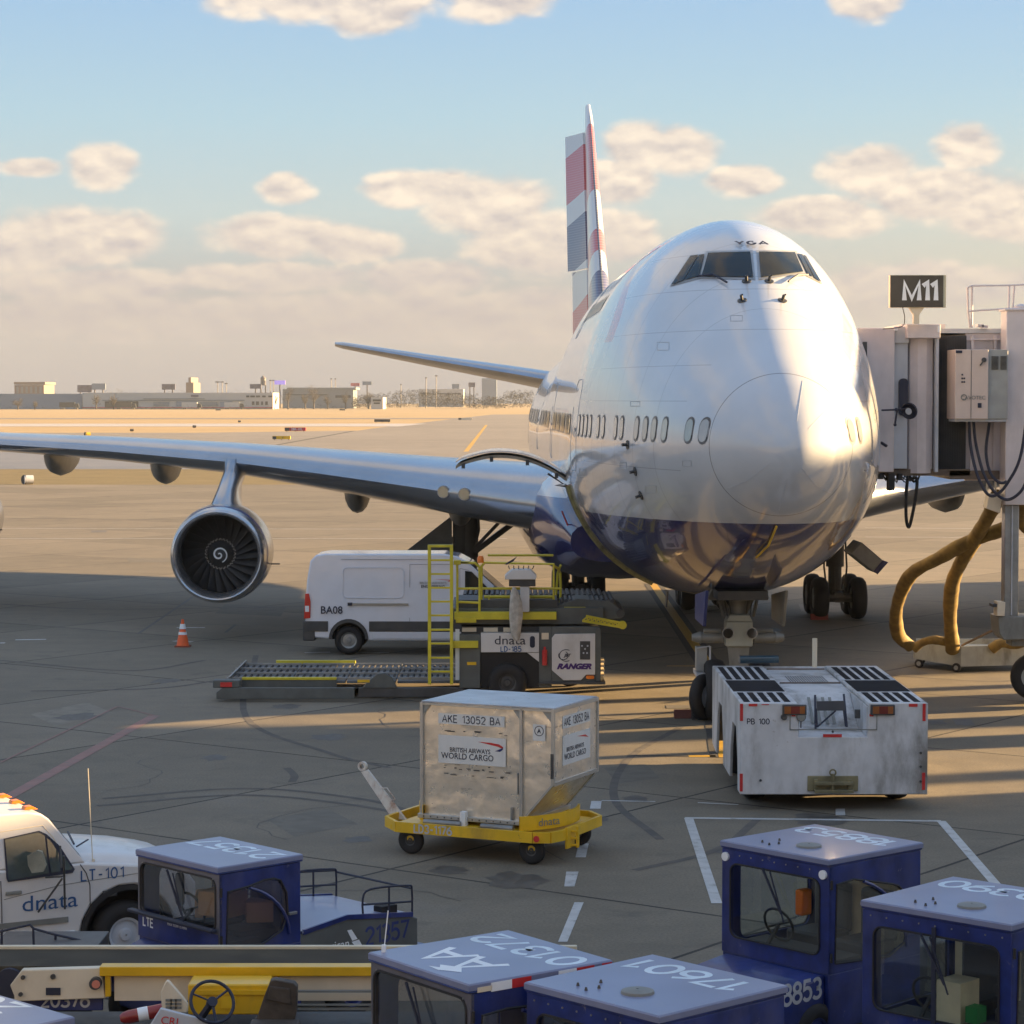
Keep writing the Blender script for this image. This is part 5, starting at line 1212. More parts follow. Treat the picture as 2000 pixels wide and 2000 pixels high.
    mb = MB(); mb.box(Xu(1592), Xu(1668), yf - .2, yf - .07, Zv(1534), Zv(1528)); mb.box(Xu(1592), Xu(1668), yf - .22, yf - .07, Zv(1549), Zv(1543)); mb.box(Xu(1592), Xu(1600), yf - .12, yf - .07, Zv(1549), Zv(1524)); mb.box(Xu(1658), Xu(1666), yf - .12, yf - .07, Zv(1549), Zv(1524)); mb.cyl((Xu(1628), yf - .15, Zv(1550)), (Xu(1628), yf - .15, Zv(1512)), .028, seg=12); mb.lathe([(0, .035), (0, .06), (.02, .06), (.02, .035)], (Xu(1628), yf - .15, Zv(1510)), (0, 1, 0), 14); mb.build('tow_hitch', mh, hp, bevel=.006)
    # folding desk / rack on the hood
    mb = MB(); A = lambda u, v, dy: PY(u, v, yf + dy)
    mb.tube([A(1593, 1423, .5), A(1592, 1358, .9)], .018, 6); mb.tube([A(1654, 1419, .5), A(1648, 1356, .9)], .018, 6); mb.tube([A(1596, 1420, .5), A(1632, 1388, .6)], .014, 6); mb.tube([A(1596, 1420, .5), A(1594, 1384, .6)], .014, 6); mb.tube([A(1652, 1419, .5), A(1648, 1388, .6)], .016, 6); rk = mb.build('rack_frame', MT['ink'], t)
    mb = MB(); p = [A(1595, 1370, .55), A(1649, 1369, .55), A(1651, 1388, .5), A(1596, 1388, .5)]; r0 = [mb.v(q) for q in p]; r1 = [mb.v(q + Vector((0, .03, .0))) for q in p]
    for i in range(4): mb.f([r0[i], r0[(i + 1) % 4], r1[(i + 1) % 4], r1[i]])
    mb.f(r0[::-1]); mb.f(r1); mb.build('rack_tray', MT['seat'], rk)
    mb = MB(); mb.box(Xu(1545) - .004, Xu(1545) + .01, yf - .045, yf - .03, Zv(1427), Zv(1396)); mb.box(Xu(1545), Xu(1716), yf - .045, yf - .03, Zv(1428), Zv(1426)); mb.box(Xu(1716) - .01, Xu(1716), yf - .045, yf - .03, Zv(1427), Zv(1396)); mb.build('trim', MT['grey'], t)
    mb = MB(); mb.cyl((Xu(1670) + .02, 44.2, 1.7), (Xu(1670) + .02, 44.2, 2.22), .045, seg=10); mb.build('exhaust_stack', MT['beige'], t)
    # seat cover roll at the rear left
    mb = MB(); mb.prism(rrect(-.09, .09, -.07, .07, .05), 'x', -.02, .68); mb.X = Matrix.Identity(4)
    o = mb.build('seat_cover', mat('dark_teal_vinyl', (.02, .05, .07), .3, coat=.5, var=.2), t, off=(0, 0, 0)); o.location = (PY(1446, 1305, 44.3) - Vector(t.location)); o.location.z = 1.83; o.rotation_euler = (0, 0, R(5))
    # wheels and underbody
    for x in (x0 + .33, x1 - .33):
        for y in (40.15, 42.85): wheel(t, (x, y, .6), .6, .42, 'wheel', (1, 0, 0), .52, MT['white'])
    MB().box(x0 + .6, x1 - .6, yf + .1, yb - .1, .22, .95).build('chassis', MT['black'], t)
    mb = MB(); mb.box(x0 + .07, x1 - .07, yb - .05, yb, .35, H - .01); mb.build('rear_plate', w, t, bevel=.01)
    mb = MB(); mb.box(3.0, 3.58, 44.6, 45.0, 0, 0) if False else None
    return t
pushback()
def side_cart():
    p = PZ(1377, 1406, 0)
    t = thing('wheeled_cart', 'small cart with upright grey panel above one tall wheel, left of the nose wheels', 'cart', (p.x, p.y, 0)); t['_w'] = 1
    Q = lambda u, v: PY(u, v, p.y)
    wheel(t, (p.x, p.y, .48), .48, .24, 'wheel', (.75, -.6, 0), .55, MT['bluegrey'])
    a, b = Q(1361, 1266), Q(1382, 1313); MB().box(a.x, b.x, p.y + .1, p.y + .5, b.z, a.z).build('grey_panel', MT['midgrey'], t, bevel=.01)
    mb = MB(); a, b = Q(1387, 1262), Q(1387, 1400); mb.tube([Q(1387, 1262), Q(1387, 1320)], .02, 6); mb.tube([Q(1361, 1266), Q(1386, 1262)], .015, 6); mb.box(Q(1360, 1315).x, Q(1395, 1315).x, p.y - .1, p.y + .9, Q(1360, 1322).z, Q(1360, 1314).z); mb.build('cart_frame', MT['bluegrey'], t)
side_cart()
def chock(u, v, lab, m, w=.5, parent=None):
    p = PZ(u, v, 0); mb = MB(); mb.prism([(p.y - .12, 0), (p.y + .12, 0), (p.y + .04, .17), (p.y - .04, .17)], 'x', p.x - w / 2, p.x + w / 2)
    o = mb.build('wheel_chock', m, None, bevel=.01); setp(o, lab, 'wheel chock', 'wheel chocks under the airliner wheels')
chock(1600, 1210, 'red chock in front of the right-hand main wheels of the airliner', mat('chock_faded_red', (.22, .05, .04), .7, var=.2, dirt=.6), .52)
chock(1345, 1402, 'dark red chock lying left of the wheeled cart', mat('chock_dark_red', (.12, .04, .03), .8), .6)
chock(1365, 1405, 'black chock against the tall wheel of the cart', MT['black'], .3)

# ================================================================ VAN
def van():
    vx, vy = -4.14, 62.7
    t = thing('panel_van', 'white long panel van with grey lower trim parked under the wing behind the cargo loader', 'van', (vx, vy, 0), R(-1.5))
    wv = mat('van_white', (.62, .66, .74), .22, coat=.7, var=.03); gr = MT['dark']
    L0, L1 = -1.10, 4.87; Wd = 2.0
    # side outline with rake
    prof = [(L0, .55), (L0, 1.2), (L0 + .04, 1.9), (L0 + .12, 2.38), (L0 + .25, 2.52), (L0 + .5, 2.56), (2.4, 2.56), (2.75, 2.50), (3.05, 2.33), (3.95, 1.52), (4.55, 1.30), (4.8, 1.08), (L1, .75), (L1, .45), (4.45, .4)]
    def sill(c, r, n=6): return [(c + r * math.cos(math.pi * k / n), .40 + r * math.sin(math.pi * k / n)) for k in range(n + 1)]
    full = prof + sill(3.75, .46) + [(3.2, .36), (.5, .36)] + sill(0., .48) + [(L0 + .05, .45)]
    # body: tumblehome via three slabs
    mb = MB(); rings = []
    def inset(z): return max(0, (z - 1.1)) * .075 + (max(0, z - 2.3) * .5)
    n = len(full)
    A = [mb.v((x, -0. + inset(z) * 1., z)) for x, z in full]; B = [mb.v((x, Wd - inset(z), z)) for x, z in full]
    for i in range(n): mb.f([A[i], A[(i + 1) % n], B[(i + 1) % n], B[i]])
    fa = mb.f(A[::-1]); fb = mb.f(B)
    body = mb.build('body', wv, t, bevel=.05, ang=30)
    # lower grey cladding
    def clad(x0, x1): MB().box(x0, x1, -.025, .03, .60, .86).build('lower_cladding', gr, t, bevel=.01)
    clad(L0 + .02, -.52); clad(.52, 3.2)
    MB().box(.6, 3.2, -.02, .03, .42, .585).build('sill', wv, t, bevel=.01); mb = MB()
    for c in (0., 3.75):
        pts = [(c + .5 * math.cos(a), -.03, .4 + .53 * math.sin(a)) for a in np.linspace(0, math.pi, 14)]
        mb = MB(); q = [(c + .50 * math.cos(a), .42 + .50 * math.sin(a)) for a in np.linspace(0, math.pi, 14)] + [(c + .43 * math.cos(a), .40 + .43 * math.sin(a)) for a in np.linspace(math.pi, 0, 14)]
        mb.prism(q, 'y', -.04, .25); mb.build('wheel_arch', gr, t)
        MB().prism([(c + .47 * math.cos(a), .38 + .47 * math.sin(a)) for a in np.linspace(0, math.pi, 14)], 'y', .28, .6).build('wheel_well', MT['black'], t)
    for x in (0., 3.75):
        for y in (.14, Wd - .14): wheel(t, (x, y, .37), .37, .24, 'wheel', (0, 1, 0), .55, MT['steel'])
    MB().box(L0 - .06, L0 + .25, -.015, Wd, .36, .86).build('rear_bumper', gr, t, bevel=.03)
    MB().box(L0 - .04, L0 + .02, .1, Wd - .1, .62, .74).build('bumper_step', gr, t)
    tl = MB(); tl.prism([(L0 - .03, .92), (L0 + .13, .94), (L0 + .14, 1.35), (L0 + .1, 1.56), (L0 - .0, 1.56)], 'y', -.02, .12); tlo = tl.build('tail_lamp', mat('van_lamp_red', (.60, .03, .02), .2, coat=.8, var=.1), t, bevel=.01)
    MB().box(L0 + .0, L0 + .10, -.028, -.02, 1.1, 1.25).build('reversing_lens', MT['palewhite'], tlo)
    # rails, seams, recessed panel outline
    MB().box(.02, 1.52, -.03, .02, 1.27, 1.32).build('slide_rail', mat('rail_tan', (.35, .32, .27), .5), t, bevel=.008)
    MB().box(-.02, .1, -.035, .01, 1.255, 1.335).build('rail_cap', MT['ink'], t)
    mb = MB()
    def seam(x0, z0, x1, z1): mb.beam((x0, inset(z0) - .004, z0), (x1, inset(z1) - .004, z1), .010)
    seam(1.55, .62, 1.55, 2.3); seam(2.82, .62, 2.82, 2.2); seam(1.55, 2.3, 2.82, 2.3); seam(-.2, 2.42, 2.6, 2.42); seam(3.75, .9, 3.75, 1.35); seam(2.82, 2.2, 3.05, 2.15)
    mb.build('panel_seam', mat('seam_grey', (.16, .17, .2), .6), t)
    mb = MB(); pts = [Vector((x, inset(z) - .002, z)) for x, z in rrect(-.15, 1.4, 1.45, 2.22, .12)]; pts.append(pts[0]); mb.tube(pts, .012, 5); mb.build('pressed_panel', wv, t)
    for x in (2.62, 3.0): MB().box(x, x + .22, -.03, .01, 1.12, 1.15).build('door_handle', MT['ink'], t)
    # windows
    mb = MB(); q = [(2.95, 1.50), (3.72, 1.50), (3.62, 1.62), (3.12, 2.12), (2.95, 2.14)]; vs = [mb.v((x, inset(z) - .008, z)) for x, z in q]; mb.f(vs); mb.build('side_window', MCK, t)
    mb = MB(); mb.f([mb.v((x, y, z)) for x, y, z in ((3.07, .22, 2.335), (3.07, Wd - .22, 2.335), (3.97, Wd - .14, 1.545), (3.97, .14, 1.545))]); mb.build('windscreen', MCK, t)
    mb = MB(); mb.sphere((3.72, -.18, 1.62), .16, 10, (.5, .8, 1.)); mb.build('mirror', MT['dark'], t)
    mb = MB(); mb.box(L1 - .06, L1 + .03, .1, Wd - .1, .4, .7); mb.build('front_bumper', gr, t, bevel=.03)
    text('BA08', 'fleet_number', MT['ink'], t, (-.43, -.012, 1.135), (1, 0, 0), (0, 0, 1), .27, .003, xs=.95, bold=.003)
    text('BRITISH AIRWAYS', 'side_lettering', MT['grey'], t, (2.14, .05, 1.83), (1, 0, 0), (0, .075, 1), .085, .003); text('ENGINEERING', 'side_lettering', MT['ink'], t, (2.14, .045, 1.74), (1, 0, 0), (0, .075, 1), .095, .003, bold=.002)
    mb = MB(); mb.poly([(2.15, .058, 1.93), (2.55, .058, 1.915), (2.62, .056, 1.90), (2.60, .053, 1.87), (2.50, .052, 1.865), (2.56, .055, 1.895)]); mb.build('ribbon_emblem', MT['red'], t, fixn=False)
van()

# ================================================================ CARGO LOADER
def loader():
    D0 = 53.; t = thing('cargo_loader', 'dark grey cargo container loader with yellow ladder and railings, white side panels', 'cargo loader', (-1.2, D0, 0)); t['_w'] = 1
    X = lambda u, d=D0: (u - 1000) / FP * d; Z = lambda v, d=D0: 6.5 - (v - 778) / FP * d
    dk, ye = MT['dark'], MT['railyellow']; gk = mat('loader_grey_green', (.10, .112, .11), .55, var=.15, dirt=.4)
    # low platform
    xa, xb = X(413), X(905)
    MB().prism([(X(420), .06), (X(690), .06), (X(700), .16), (X(700), .30), (X(432), .30), (X(420), .2)], 'y', D0, D0 + .12).build('platform_side', gk, t, bevel=.01)
    MB().box(X(690), X(905), D0 + .0, D0 + .12, .10, .30).build('platform_side', dk, t, bevel=.01)
    for k, (a, b) in enumerate(((X(432), X(560)), (X(563), X(670)), (X(673), X(770)), (X(773), X(905)))):
        mb = MB(); mb.box(a, b, D0 + .5, D0 + 3.9, .34, .40); mb.build('roller_deck', mat('deck_grey', (.13, .145, .16), .45, metal=.3, var=.2, dirt=.4) if k == 0 else bpy.data.materials['deck_grey'], t, bevel=.01)
        mb = MB(); n = int((b - a) / .13)
        for i in range(n):
            x = a + .06 + i * (b - a) / n
            for yy in (D0 + .75, D0 + 1.7, D0 + 2.6): mb.cyl((x, yy, .41), (x, yy + .75, .41), .028, seg=6)
        o = mb.build('roller_bed', MT['black'], t); o['kind'] = 'stuff'
        mb = MB()
        for yy in (D0 + .62, D0 + 1.57, D0 + 2.5, D0 + 3.45): mb.box(a, b, yy, yy + .06, .40, .46)
        mb.build('guide_rail', MT['steel'], t)
    MB().box(X(466), X(653), D0 + .42, D0 + .52, .42, .48).build('yellow_guide', ye, t, bevel=.008)
    MB().box(X(466), X(653), D0 + .44, D0 + .5, .12, .42).build('guide_skirt', gk, t)
    MB().box(X(505), X(672), D0 + 3.7, D0 + 3.8, .42, .50).build('yellow_guide', ye, t, bevel=.008)
    MB().prism([(X(420), .25), (X(440), .50), (X(444), .50), (X(434), .25)], 'y', D0 + .4, D0 + 3.8).build('end_stop', MT['steel'], t, bevel=.01)
    MB().box(X(428), X(451), D0 - .02, D0 + .0, .32, .42).build('red_lamp', MT['red'], t); MB().box(X(413), X(466), D0 + .01, D0 + .35, .30, .46).build('corner_block', gk, t, bevel=.02)
    mb = MB(); mb.prism([(X(705), .3), (X(775), .3), (X(765), .52), (X(750), .62), (X(735), .60)], 'y', D0 - .02, D0 + .08); mb.build('pivot_bracket', gk, t, bevel=.01)
    MB().box(X(697), X(721), D0 - .03, D0 - .02, .42, .48).build('yellow_mark', MT['yellow'], t)
    # ladder
    mb = MB(); lx0, lx1 = X(839), X(882)
    for x in (lx0, lx1): mb.box(x - .035, x + .035, D0 - .25, D0 - .15, Z(1336), Z(1064))
    mb.box(lx0 - .035, lx1 + .035, D0 - .251, D0 - .149, Z(1068), Z(1063))
    for v in (1093, 1120, 1147, 1174, 1201, 1229, 1256, 1284, 1311): mb.box(lx0 + .035, lx1 - .035, D0 - .24, D0 - .17, Z(v) - .02, Z(v) + .02)
    mb.build('ladder', ye, t, bevel=.005)
    # main chassis and body panels
    MB().box(X(900), X(1170), D0 + .2, D0 + 3.4, .35, 1.60).build('chassis', dk, t)
    MB().box(X(897), X(938), D0 - .02, D0 + .22, .30, 1.45).build('end_panel', gk, t, bevel=.01)
    MB().box(X(912), X(930), D0 - .04, D0 - .02, Z(1300), Z(1294)).build('yellow_mark', MT['yellow'], t)
    MB().box(X(884), X(934), D0 - .12, D0 - .02, Z(1266), Z(1252)).build('yellow_step', ye, t, bevel=.01)
    MB().box(X(889), X(897), D0 + .02, D0 + .05, Z(1330), Z(1230)).build('white_tube', MT['palewhite'], t)
    p1 = MB().box(X(939), X(1053), D0 - .04, D0 + .2, Z(1275), Z(1237)).build('white_panel', MT['white'], t, bevel=.008)
    MB().prism([(X(1030), Z(1276)), (X(1053), Z(1276)), (X(1053), Z(1294))], 'y', D0 - .03, D0 + .1).build('white_panel', MT['white'], t)
    MB().box(X(939), X(1053), D0 + .05, D0 + .2, Z(1345), Z(1276)).build('wheel_well', MT['black'], t)
    text('dnata', 'company_lettering', MT['ink'], p1, (X(996), D0 - .045, Z(1252)), (1, 0, 0), (0, 0, 1), .27, .003, xs=1.15)
    strokes('LD-185', 'fleet_number', MT['inkblue'], p1, (X(998), D0 - .043, Z(1268.5)), (1, 0, 0), (0, 0, 1), .105, .2, .22)
    MB().prism(rrect(X(1035), X(1045), Z(1266), Z(1243), .05), 'y', D0 - .05, D0 - .04).build('slot', MT['ink'], p1)
    for cx in (991,): wheel(t, (X(cx), D0 - .0, .42), .42, .3, 'wheel', (0, 1, 0), .45, MT['dark'])
    wheel(t, (X(991), D0 + 3.2, .42), .42, .3, 'wheel', (0, 1, 0), .45, MT['dark']); wheel(t, (X(1120), D0 + 2.9, .35), .35, .3, 'wheel', (0, 1, 0), .45, MT['dark'])
    MB().box(X(1053), X(1078), D0 + .02, D0 + .2, Z(1345), Z(1225)).build('grey_pillar', gk, t, bevel=.01)
    MB().box(X(1058), X(1072), D0 + .0, D0 + .02, Z(1250), Z(1237)).build('notice', MT['beige'], t)
    ex = MB(); ex.cyl((X(1064), D0 - .06, Z(1300)), (X(1064), D0 - .06, Z(1270)), .055, seg=12); ex.cyl((X(1064), D0 - .06, Z(1270)), (X(1064), D0 - .06, Z(1264)), .025, seg=8); ex.build('fire_extinguisher', MT['red'], t)
    # white engine cover with cut corners
    q = [(X(1078), Z(1247)), (X(1084), Z(1239)), (X(1163), Z(1238)), (X(1163), Z(1319)), (X(1145), Z(1319)), (X(1135), Z(1330)), (X(1101), Z(1330)), (X(1078), Z(1310))]
    p2 = MB().prism(q, 'y', D0 - .05, D0 + .15).build('engine_cover', MT['white'], t, bevel=.008)
    MB().box(X(1078), X(1172), D0 + .0, D0 + .2, Z(1335), Z(1225)).build('cover_frame', gk, t, bevel=.01)
    MB().box(X(1163), X(1174), D0 - .02, D0 + .2, Z(1333), Z(1228)).build('corner_post', gk, t, bevel=.01)
    MB().box(X(1133), X(1153), D0 - .065, D0 - .05, Z(1289), Z(1253)).build('control_recess', MT['dark'], p2, bevel=.01)
    mb = MB()
    for (u, v) in ((1137, 1262), (1143, 1268), (1148, 1262), (1140, 1276), (1147, 1276)): mb.cyl((X(u), D0 - .08, Z(v)), (X(u), D0 - .06, Z(v)), .02, seg=8)
    mb.build('switch', MT['bluegrey'], p2)
    text('RANGER', 'model_lettering', mat('purple_ink', (.06, .02, .16), .5), p2, (X(1121), D0 - .055, Z(1303)), (1, 0, 0), (0, 0, 1), .155, .003, shear=.35, bold=.010, xs=1.2)
    text('JBT', 'maker_lettering', MT['ink'], p2, (X(1108), D0 - .055, Z(1281)), (1, 0, 0), (0, 0, 1), .09, .003, shear=.3, bold=.003)
    mb = MB()
    for (r, a0, a1, ox) in ((.125, 60, 300, .0), (.09, 150, 420, -.06)):
        mb.tube([(X(1106) + ox + r * 1.15 * math.cos(R(a)), D0 - .055, Z(1281) + r * math.sin(R(a))) for a in np.linspace(a0, a1, 18)], .007, 4)
    mb.build('ring_emblem', MT['ink'], p2)
    MB().prism(rrect(X(1145), X(1161), Z(1327), Z(1320.5), .03), 'y', D0 - .07, D0 - .05).build('marker_lamp', MT['amber'], p2)
    MB().box(X(1053), X(1183), D0 - .08, D0 + 1, Z(1338), Z(1333)).build('bumper', dk, t, bevel=.01)
    mb = MB()
    for k in range(4): mb.box(X(1174), X(1182), D0 + .1, D0 + .9, Z(1322 - k * 9) - .015, Z(1322 - k * 9) + .01)
    mb.build('side_step', MT['beige'], t)
    for u0, u1 in ((902, 930), (944, 972), (983, 998), (1010, 1016), (1093, 1122)): MB().box(X(u0), X(u1), D0 + .12, D0 + .19, Z(1236), Z(1228)).build('sticker', MT['beige'], t)
    # raised deck
    MB().box(X(880), X(1180), D0 + .2, D0 + 3.2, Z(1222), Z(1190)).build('deck_frame', gk, t, bevel=.01)
    MB().box(X(887), X(1087), D0 - .02, D0 + .18, Z(1211), Z(1196)).build('deck_beam', ye, t, bevel=.01)
    MB().box(X(890), X(930), D0 - .04, D0 + .2, Z(1217), Z(1206)).build('deck_step', ye, t, bevel=.01)
    MB().box(X(889), X(1090), D0 + .22, D0 + 1.6, Z(1190), Z(1174)).build('walkway', dk, t, bevel=.01)
    mb = MB()
    for k in range(26): mb.cyl((X(905) + k * .12, D0 + 1.6, Z(1176)), (X(905) + k * .12, D0 + 3.2, Z(1176)), .05, seg=6)
    o = mb.build('roller_bed', MT['dark'], t); o['kind'] = 'stuff'
    # bridge arm to the hold
    mb = MB(); mb.prism([(X(1090), Z(1186)), (X(1130), Z(1173)), (X(1195), Z(1178)), (X(1216), Z(1196)), (X(1215), Z(1212)), (X(1140), Z(1215)), (X(1090), Z(1218))], 'y', D0 + .4, D0 + 2.9); br = mb.build('bridge_deck', gk, t, bevel=.01)
    mb = MB()
    for k in range(12): mb.cyl((X(1098) + k * .1, D0 + .5, Z(1180) + .02), (X(1098) + k * .1, D0 + 2.8, Z(1180) + .02), .045, seg=8)
    o = mb.build('roller_bed', MT['dark'], t); o['kind'] = 'stuff'
    mb = MB(); mb.cyl((X(1214), D0 + .3, Z(1202)), (X(1214), D0 + 3, Z(1202)), .09, seg=12); mb.build('end_roller', MT['dark'], br)
    MB().box(X(1103), X(1145), D0 + .35, D0 + .4, Z(1195), Z(1189)).build('yellow_mark', ye, t)
    mb = MB(); A = Vector((X(1138), D0 + .1, Z(1214))); B = Vector((X(1217), D0 + .1, Z(1227))); A2 = A + Vector((.08, 0, .10)); B2 = B + Vector((-.05, 0, .10))
    mb.beam(A, B, .05); mb.beam(A2, B2, .05)
    for k in range(9):
        f, g = k / 9, (k + .5) / 9; mb.beam(A.lerp(B, f), A2.lerp(B2, g), .03); mb.beam(A2.lerp(B2, g), A.lerp(B, (k + 1) / 9), .03)
    mb.cyl(B + Vector((0, -.05, .05)), B + Vector((0, .15, .05)), .09, seg=10); mb.build('lattice_arm', ye, t)
    # railings
    y1 = D0 + .0
    def tb(pts, r=.028): return MB().tube(pts, r, 6).build('railing', ye, t)
    def P(u, v, dy=0): return (X(u), y1 + dy, Z(v))
    tb(smooth_path([P(893, 1200), P(893, 1120), P(893, 1103), P(900, 1099), P(915, 1099)], 3)); tb([P(936, 1200), P(937, 1140), P(936, 1108), P(928, 1100), P(900, 1099)])
    tb([P(893, 1150), P(936, 1150)]); tb([P(893, 1176), P(936, 1178)])
    tb([P(940, 1198, .3), P(940, 1108, .3), P(946, 1101, .3), P(1082, 1104, .3), P(1082, 1212, .3)]); tb([P(940, 1152, .3), P(1097, 1152, .3)])
    tb([P(955, 1168, .3), P(955, 1190, .3)], .02)
    tb([P(1082, 1107, .3), P(1090, 1113, .5), P(1096, 1125, 1.), P(1097, 1150, 1.), P(1096, 1214, 1.)]); tb([P(1097, 1112, 1.2), P(1092, 1130, 1.5), P(1088, 1190, 1.6)])
    tb([P(950, 1101, 2.8), P(1085, 1101, 2.8)]); tb([P(945, 1170, .5), P(1080, 1170, .5)], .04)
    MB().box(X(886), X(900), D0 - .1, D0 + .1, Z(1103), Z(1094)).build('hand_grip', ye, t, bevel=.01)
    MB().lathe([(0, .07), (.1, .07), (.14, .05), (.15, .01)], P(938, 1101, .3), (0, 0, 1), 12, True).build('beacon', MT['amber'], t)
    # control console with white hood and a coat hung on it
    c = MB(); c.prism([(X(986), Z(1124)), (X(1000), Z(1112)), (X(1036), Z(1112)), (X(1048), Z(1124)), (X(1047), Z(1131)), (X(986), Z(1131))], 'y', D0 - .2, D0 + .3); co = c.build('console_hood', MT['white'], t, bevel=.01)
    MB().box(X(994), X(1046), D0 - .15, D0 + .25, Z(1145), Z(1131)).build('console_body', MT['dark'], t, bevel=.01); MB().box(X(1016), X(1034), D0 - .12, D0 + .2, Z(1195), Z(1145)).build('console_post', MT['white'], t, bevel=.01)
    mb = MB()
    for k in range(6): mb.beam((X(995 + k * 9), D0, Z(1112)), (X(993 + k * 10), D0, Z(1105)), .02)
    mb.build('lever', MT['dark'], co)
    MB().prism([(X(985), Z(1103)), (X(1010), Z(1088)), (X(1003), Z(1097)), (X(990), Z(1104))], 'y', D0 + .1, D0 + .12).build('sun_visor', MT['ink'], co)
    rings = []; rnd = random.Random(2)
    for (v, u0, u1) in ((1146, 1001, 1006), (1155, 997, 1012), (1175, 995, 1019), (1200, 994, 1021), (1225, 996, 1018), (1240, 1000, 1016), (1249, 1007, 1013)):
        r = []; ca, cb = X(u0), X(u1)
        for k in range(18):
            a = 2 * math.pi * k / 18; rr = 1 + .22 * math.sin(k * 2.7 + v); r.append(Vector(((ca + cb) / 2 + (cb - ca) / 2 * math.cos(a) * (1 + .08 * math.sin(k * 1.9 + v)), D0 - .33 + .09 * math.sin(a) * rr, Z(v) + .02 * math.sin(k * 1.3))))
        rings.append(r)
    ct = MB(); ct.loft(rings); o = ct.build('hanging_coat', mat('grey_white_cloth', (.45, .43, .39), .85, var=.2, scale=8), None, ang=60); setp(o, 'crumpled pale rain coat hung over the yellow railing of the loader', 'coat')
    return t
loader()

# ================================================================ TRAFFIC CONE
def cone():
    p = PZ(357, 1263, 0); h = .72
    t = thing('traffic_cone', 'orange traffic cone with white bands standing in the shade below the engine', 'traffic cone', (p.x, p.y, 0))
    MB().lathe([(.03, .165), (.20, .135), (h * .62, .075), (h * .62 + .001, .074), (h, .03), (h, .0)], (0, 0, 0), (0, 0, 1), 24).build('cone_body', MT['orange'], t)
    mb = MB(); mb.prism(rrect(-.2, .2, -.2, .2, .03), 'z', 0, .035); mb.build('base', mat('cone_base_dark', (.25, .06, .03), .7), t)
    MB().lathe([(.47, .089), (.60, .066)], (0, 0, 0), (0, 0, 1), 24).build('reflective_band', MT['palewhite'], t); MB().lathe([(.32, .115), (.39, .103)], (0, 0, 0), (0, 0, 1), 24).build('reflective_band', MT['palewhite'], t)
cone()

# ================================================================ CARGO CONTAINER ON ITS DOLLY
def metal_sheet(name):
    m = bpy.data.materials.new(name); m.use_nodes = True; T = NT(m.node_tree)
    co = T.n('ShaderNodeTexCoord').outputs['Object']
    dn = T.noise(co, 1.9, 2, .45, .2); d2 = T.noise(co, 5, 5, .6); sc = T.noise(T.n('ShaderNodeVectorMath', {0: co, 1: (1, 1, 6)}, operation='MULTIPLY').outputs[0], 2.2, 9, .75)
    col = T.mix(T.ss(d2, .3, .7), (.90, .84, .74, 1), (.76, .70, .60, 1)); col = T.mix(T.m('MULTIPLY', T.ss(sc, .60, .68), .5), col, (.16, .13, .10, 1))
    bn = T.n('ShaderNodeBump', {'Height': T.m('ADD', dn, T.m('MULTIPLY', d2, .10)), 'Strength': .6, 'Distance': .06}).outputs[0]
    b = T.n('ShaderNodeBsdfPrincipled', {'Base Color': col, 'Metallic': .7, 'Roughness': T.m('MULTIPLY_ADD', d2, .3, .16), 'Normal': bn})
    T.t.links.new(b.outputs[0], T.n('ShaderNodeOutputMaterial').inputs[0]); return m
MSH = metal_sheet('dented_aluminium_sheet'); MTOP = mat('container_roof_sheet', (.42, .45, .50), .3, metal=.5, var=.15, scale=3, dirt=.3, dcol=(.3, .32, .36, 1))
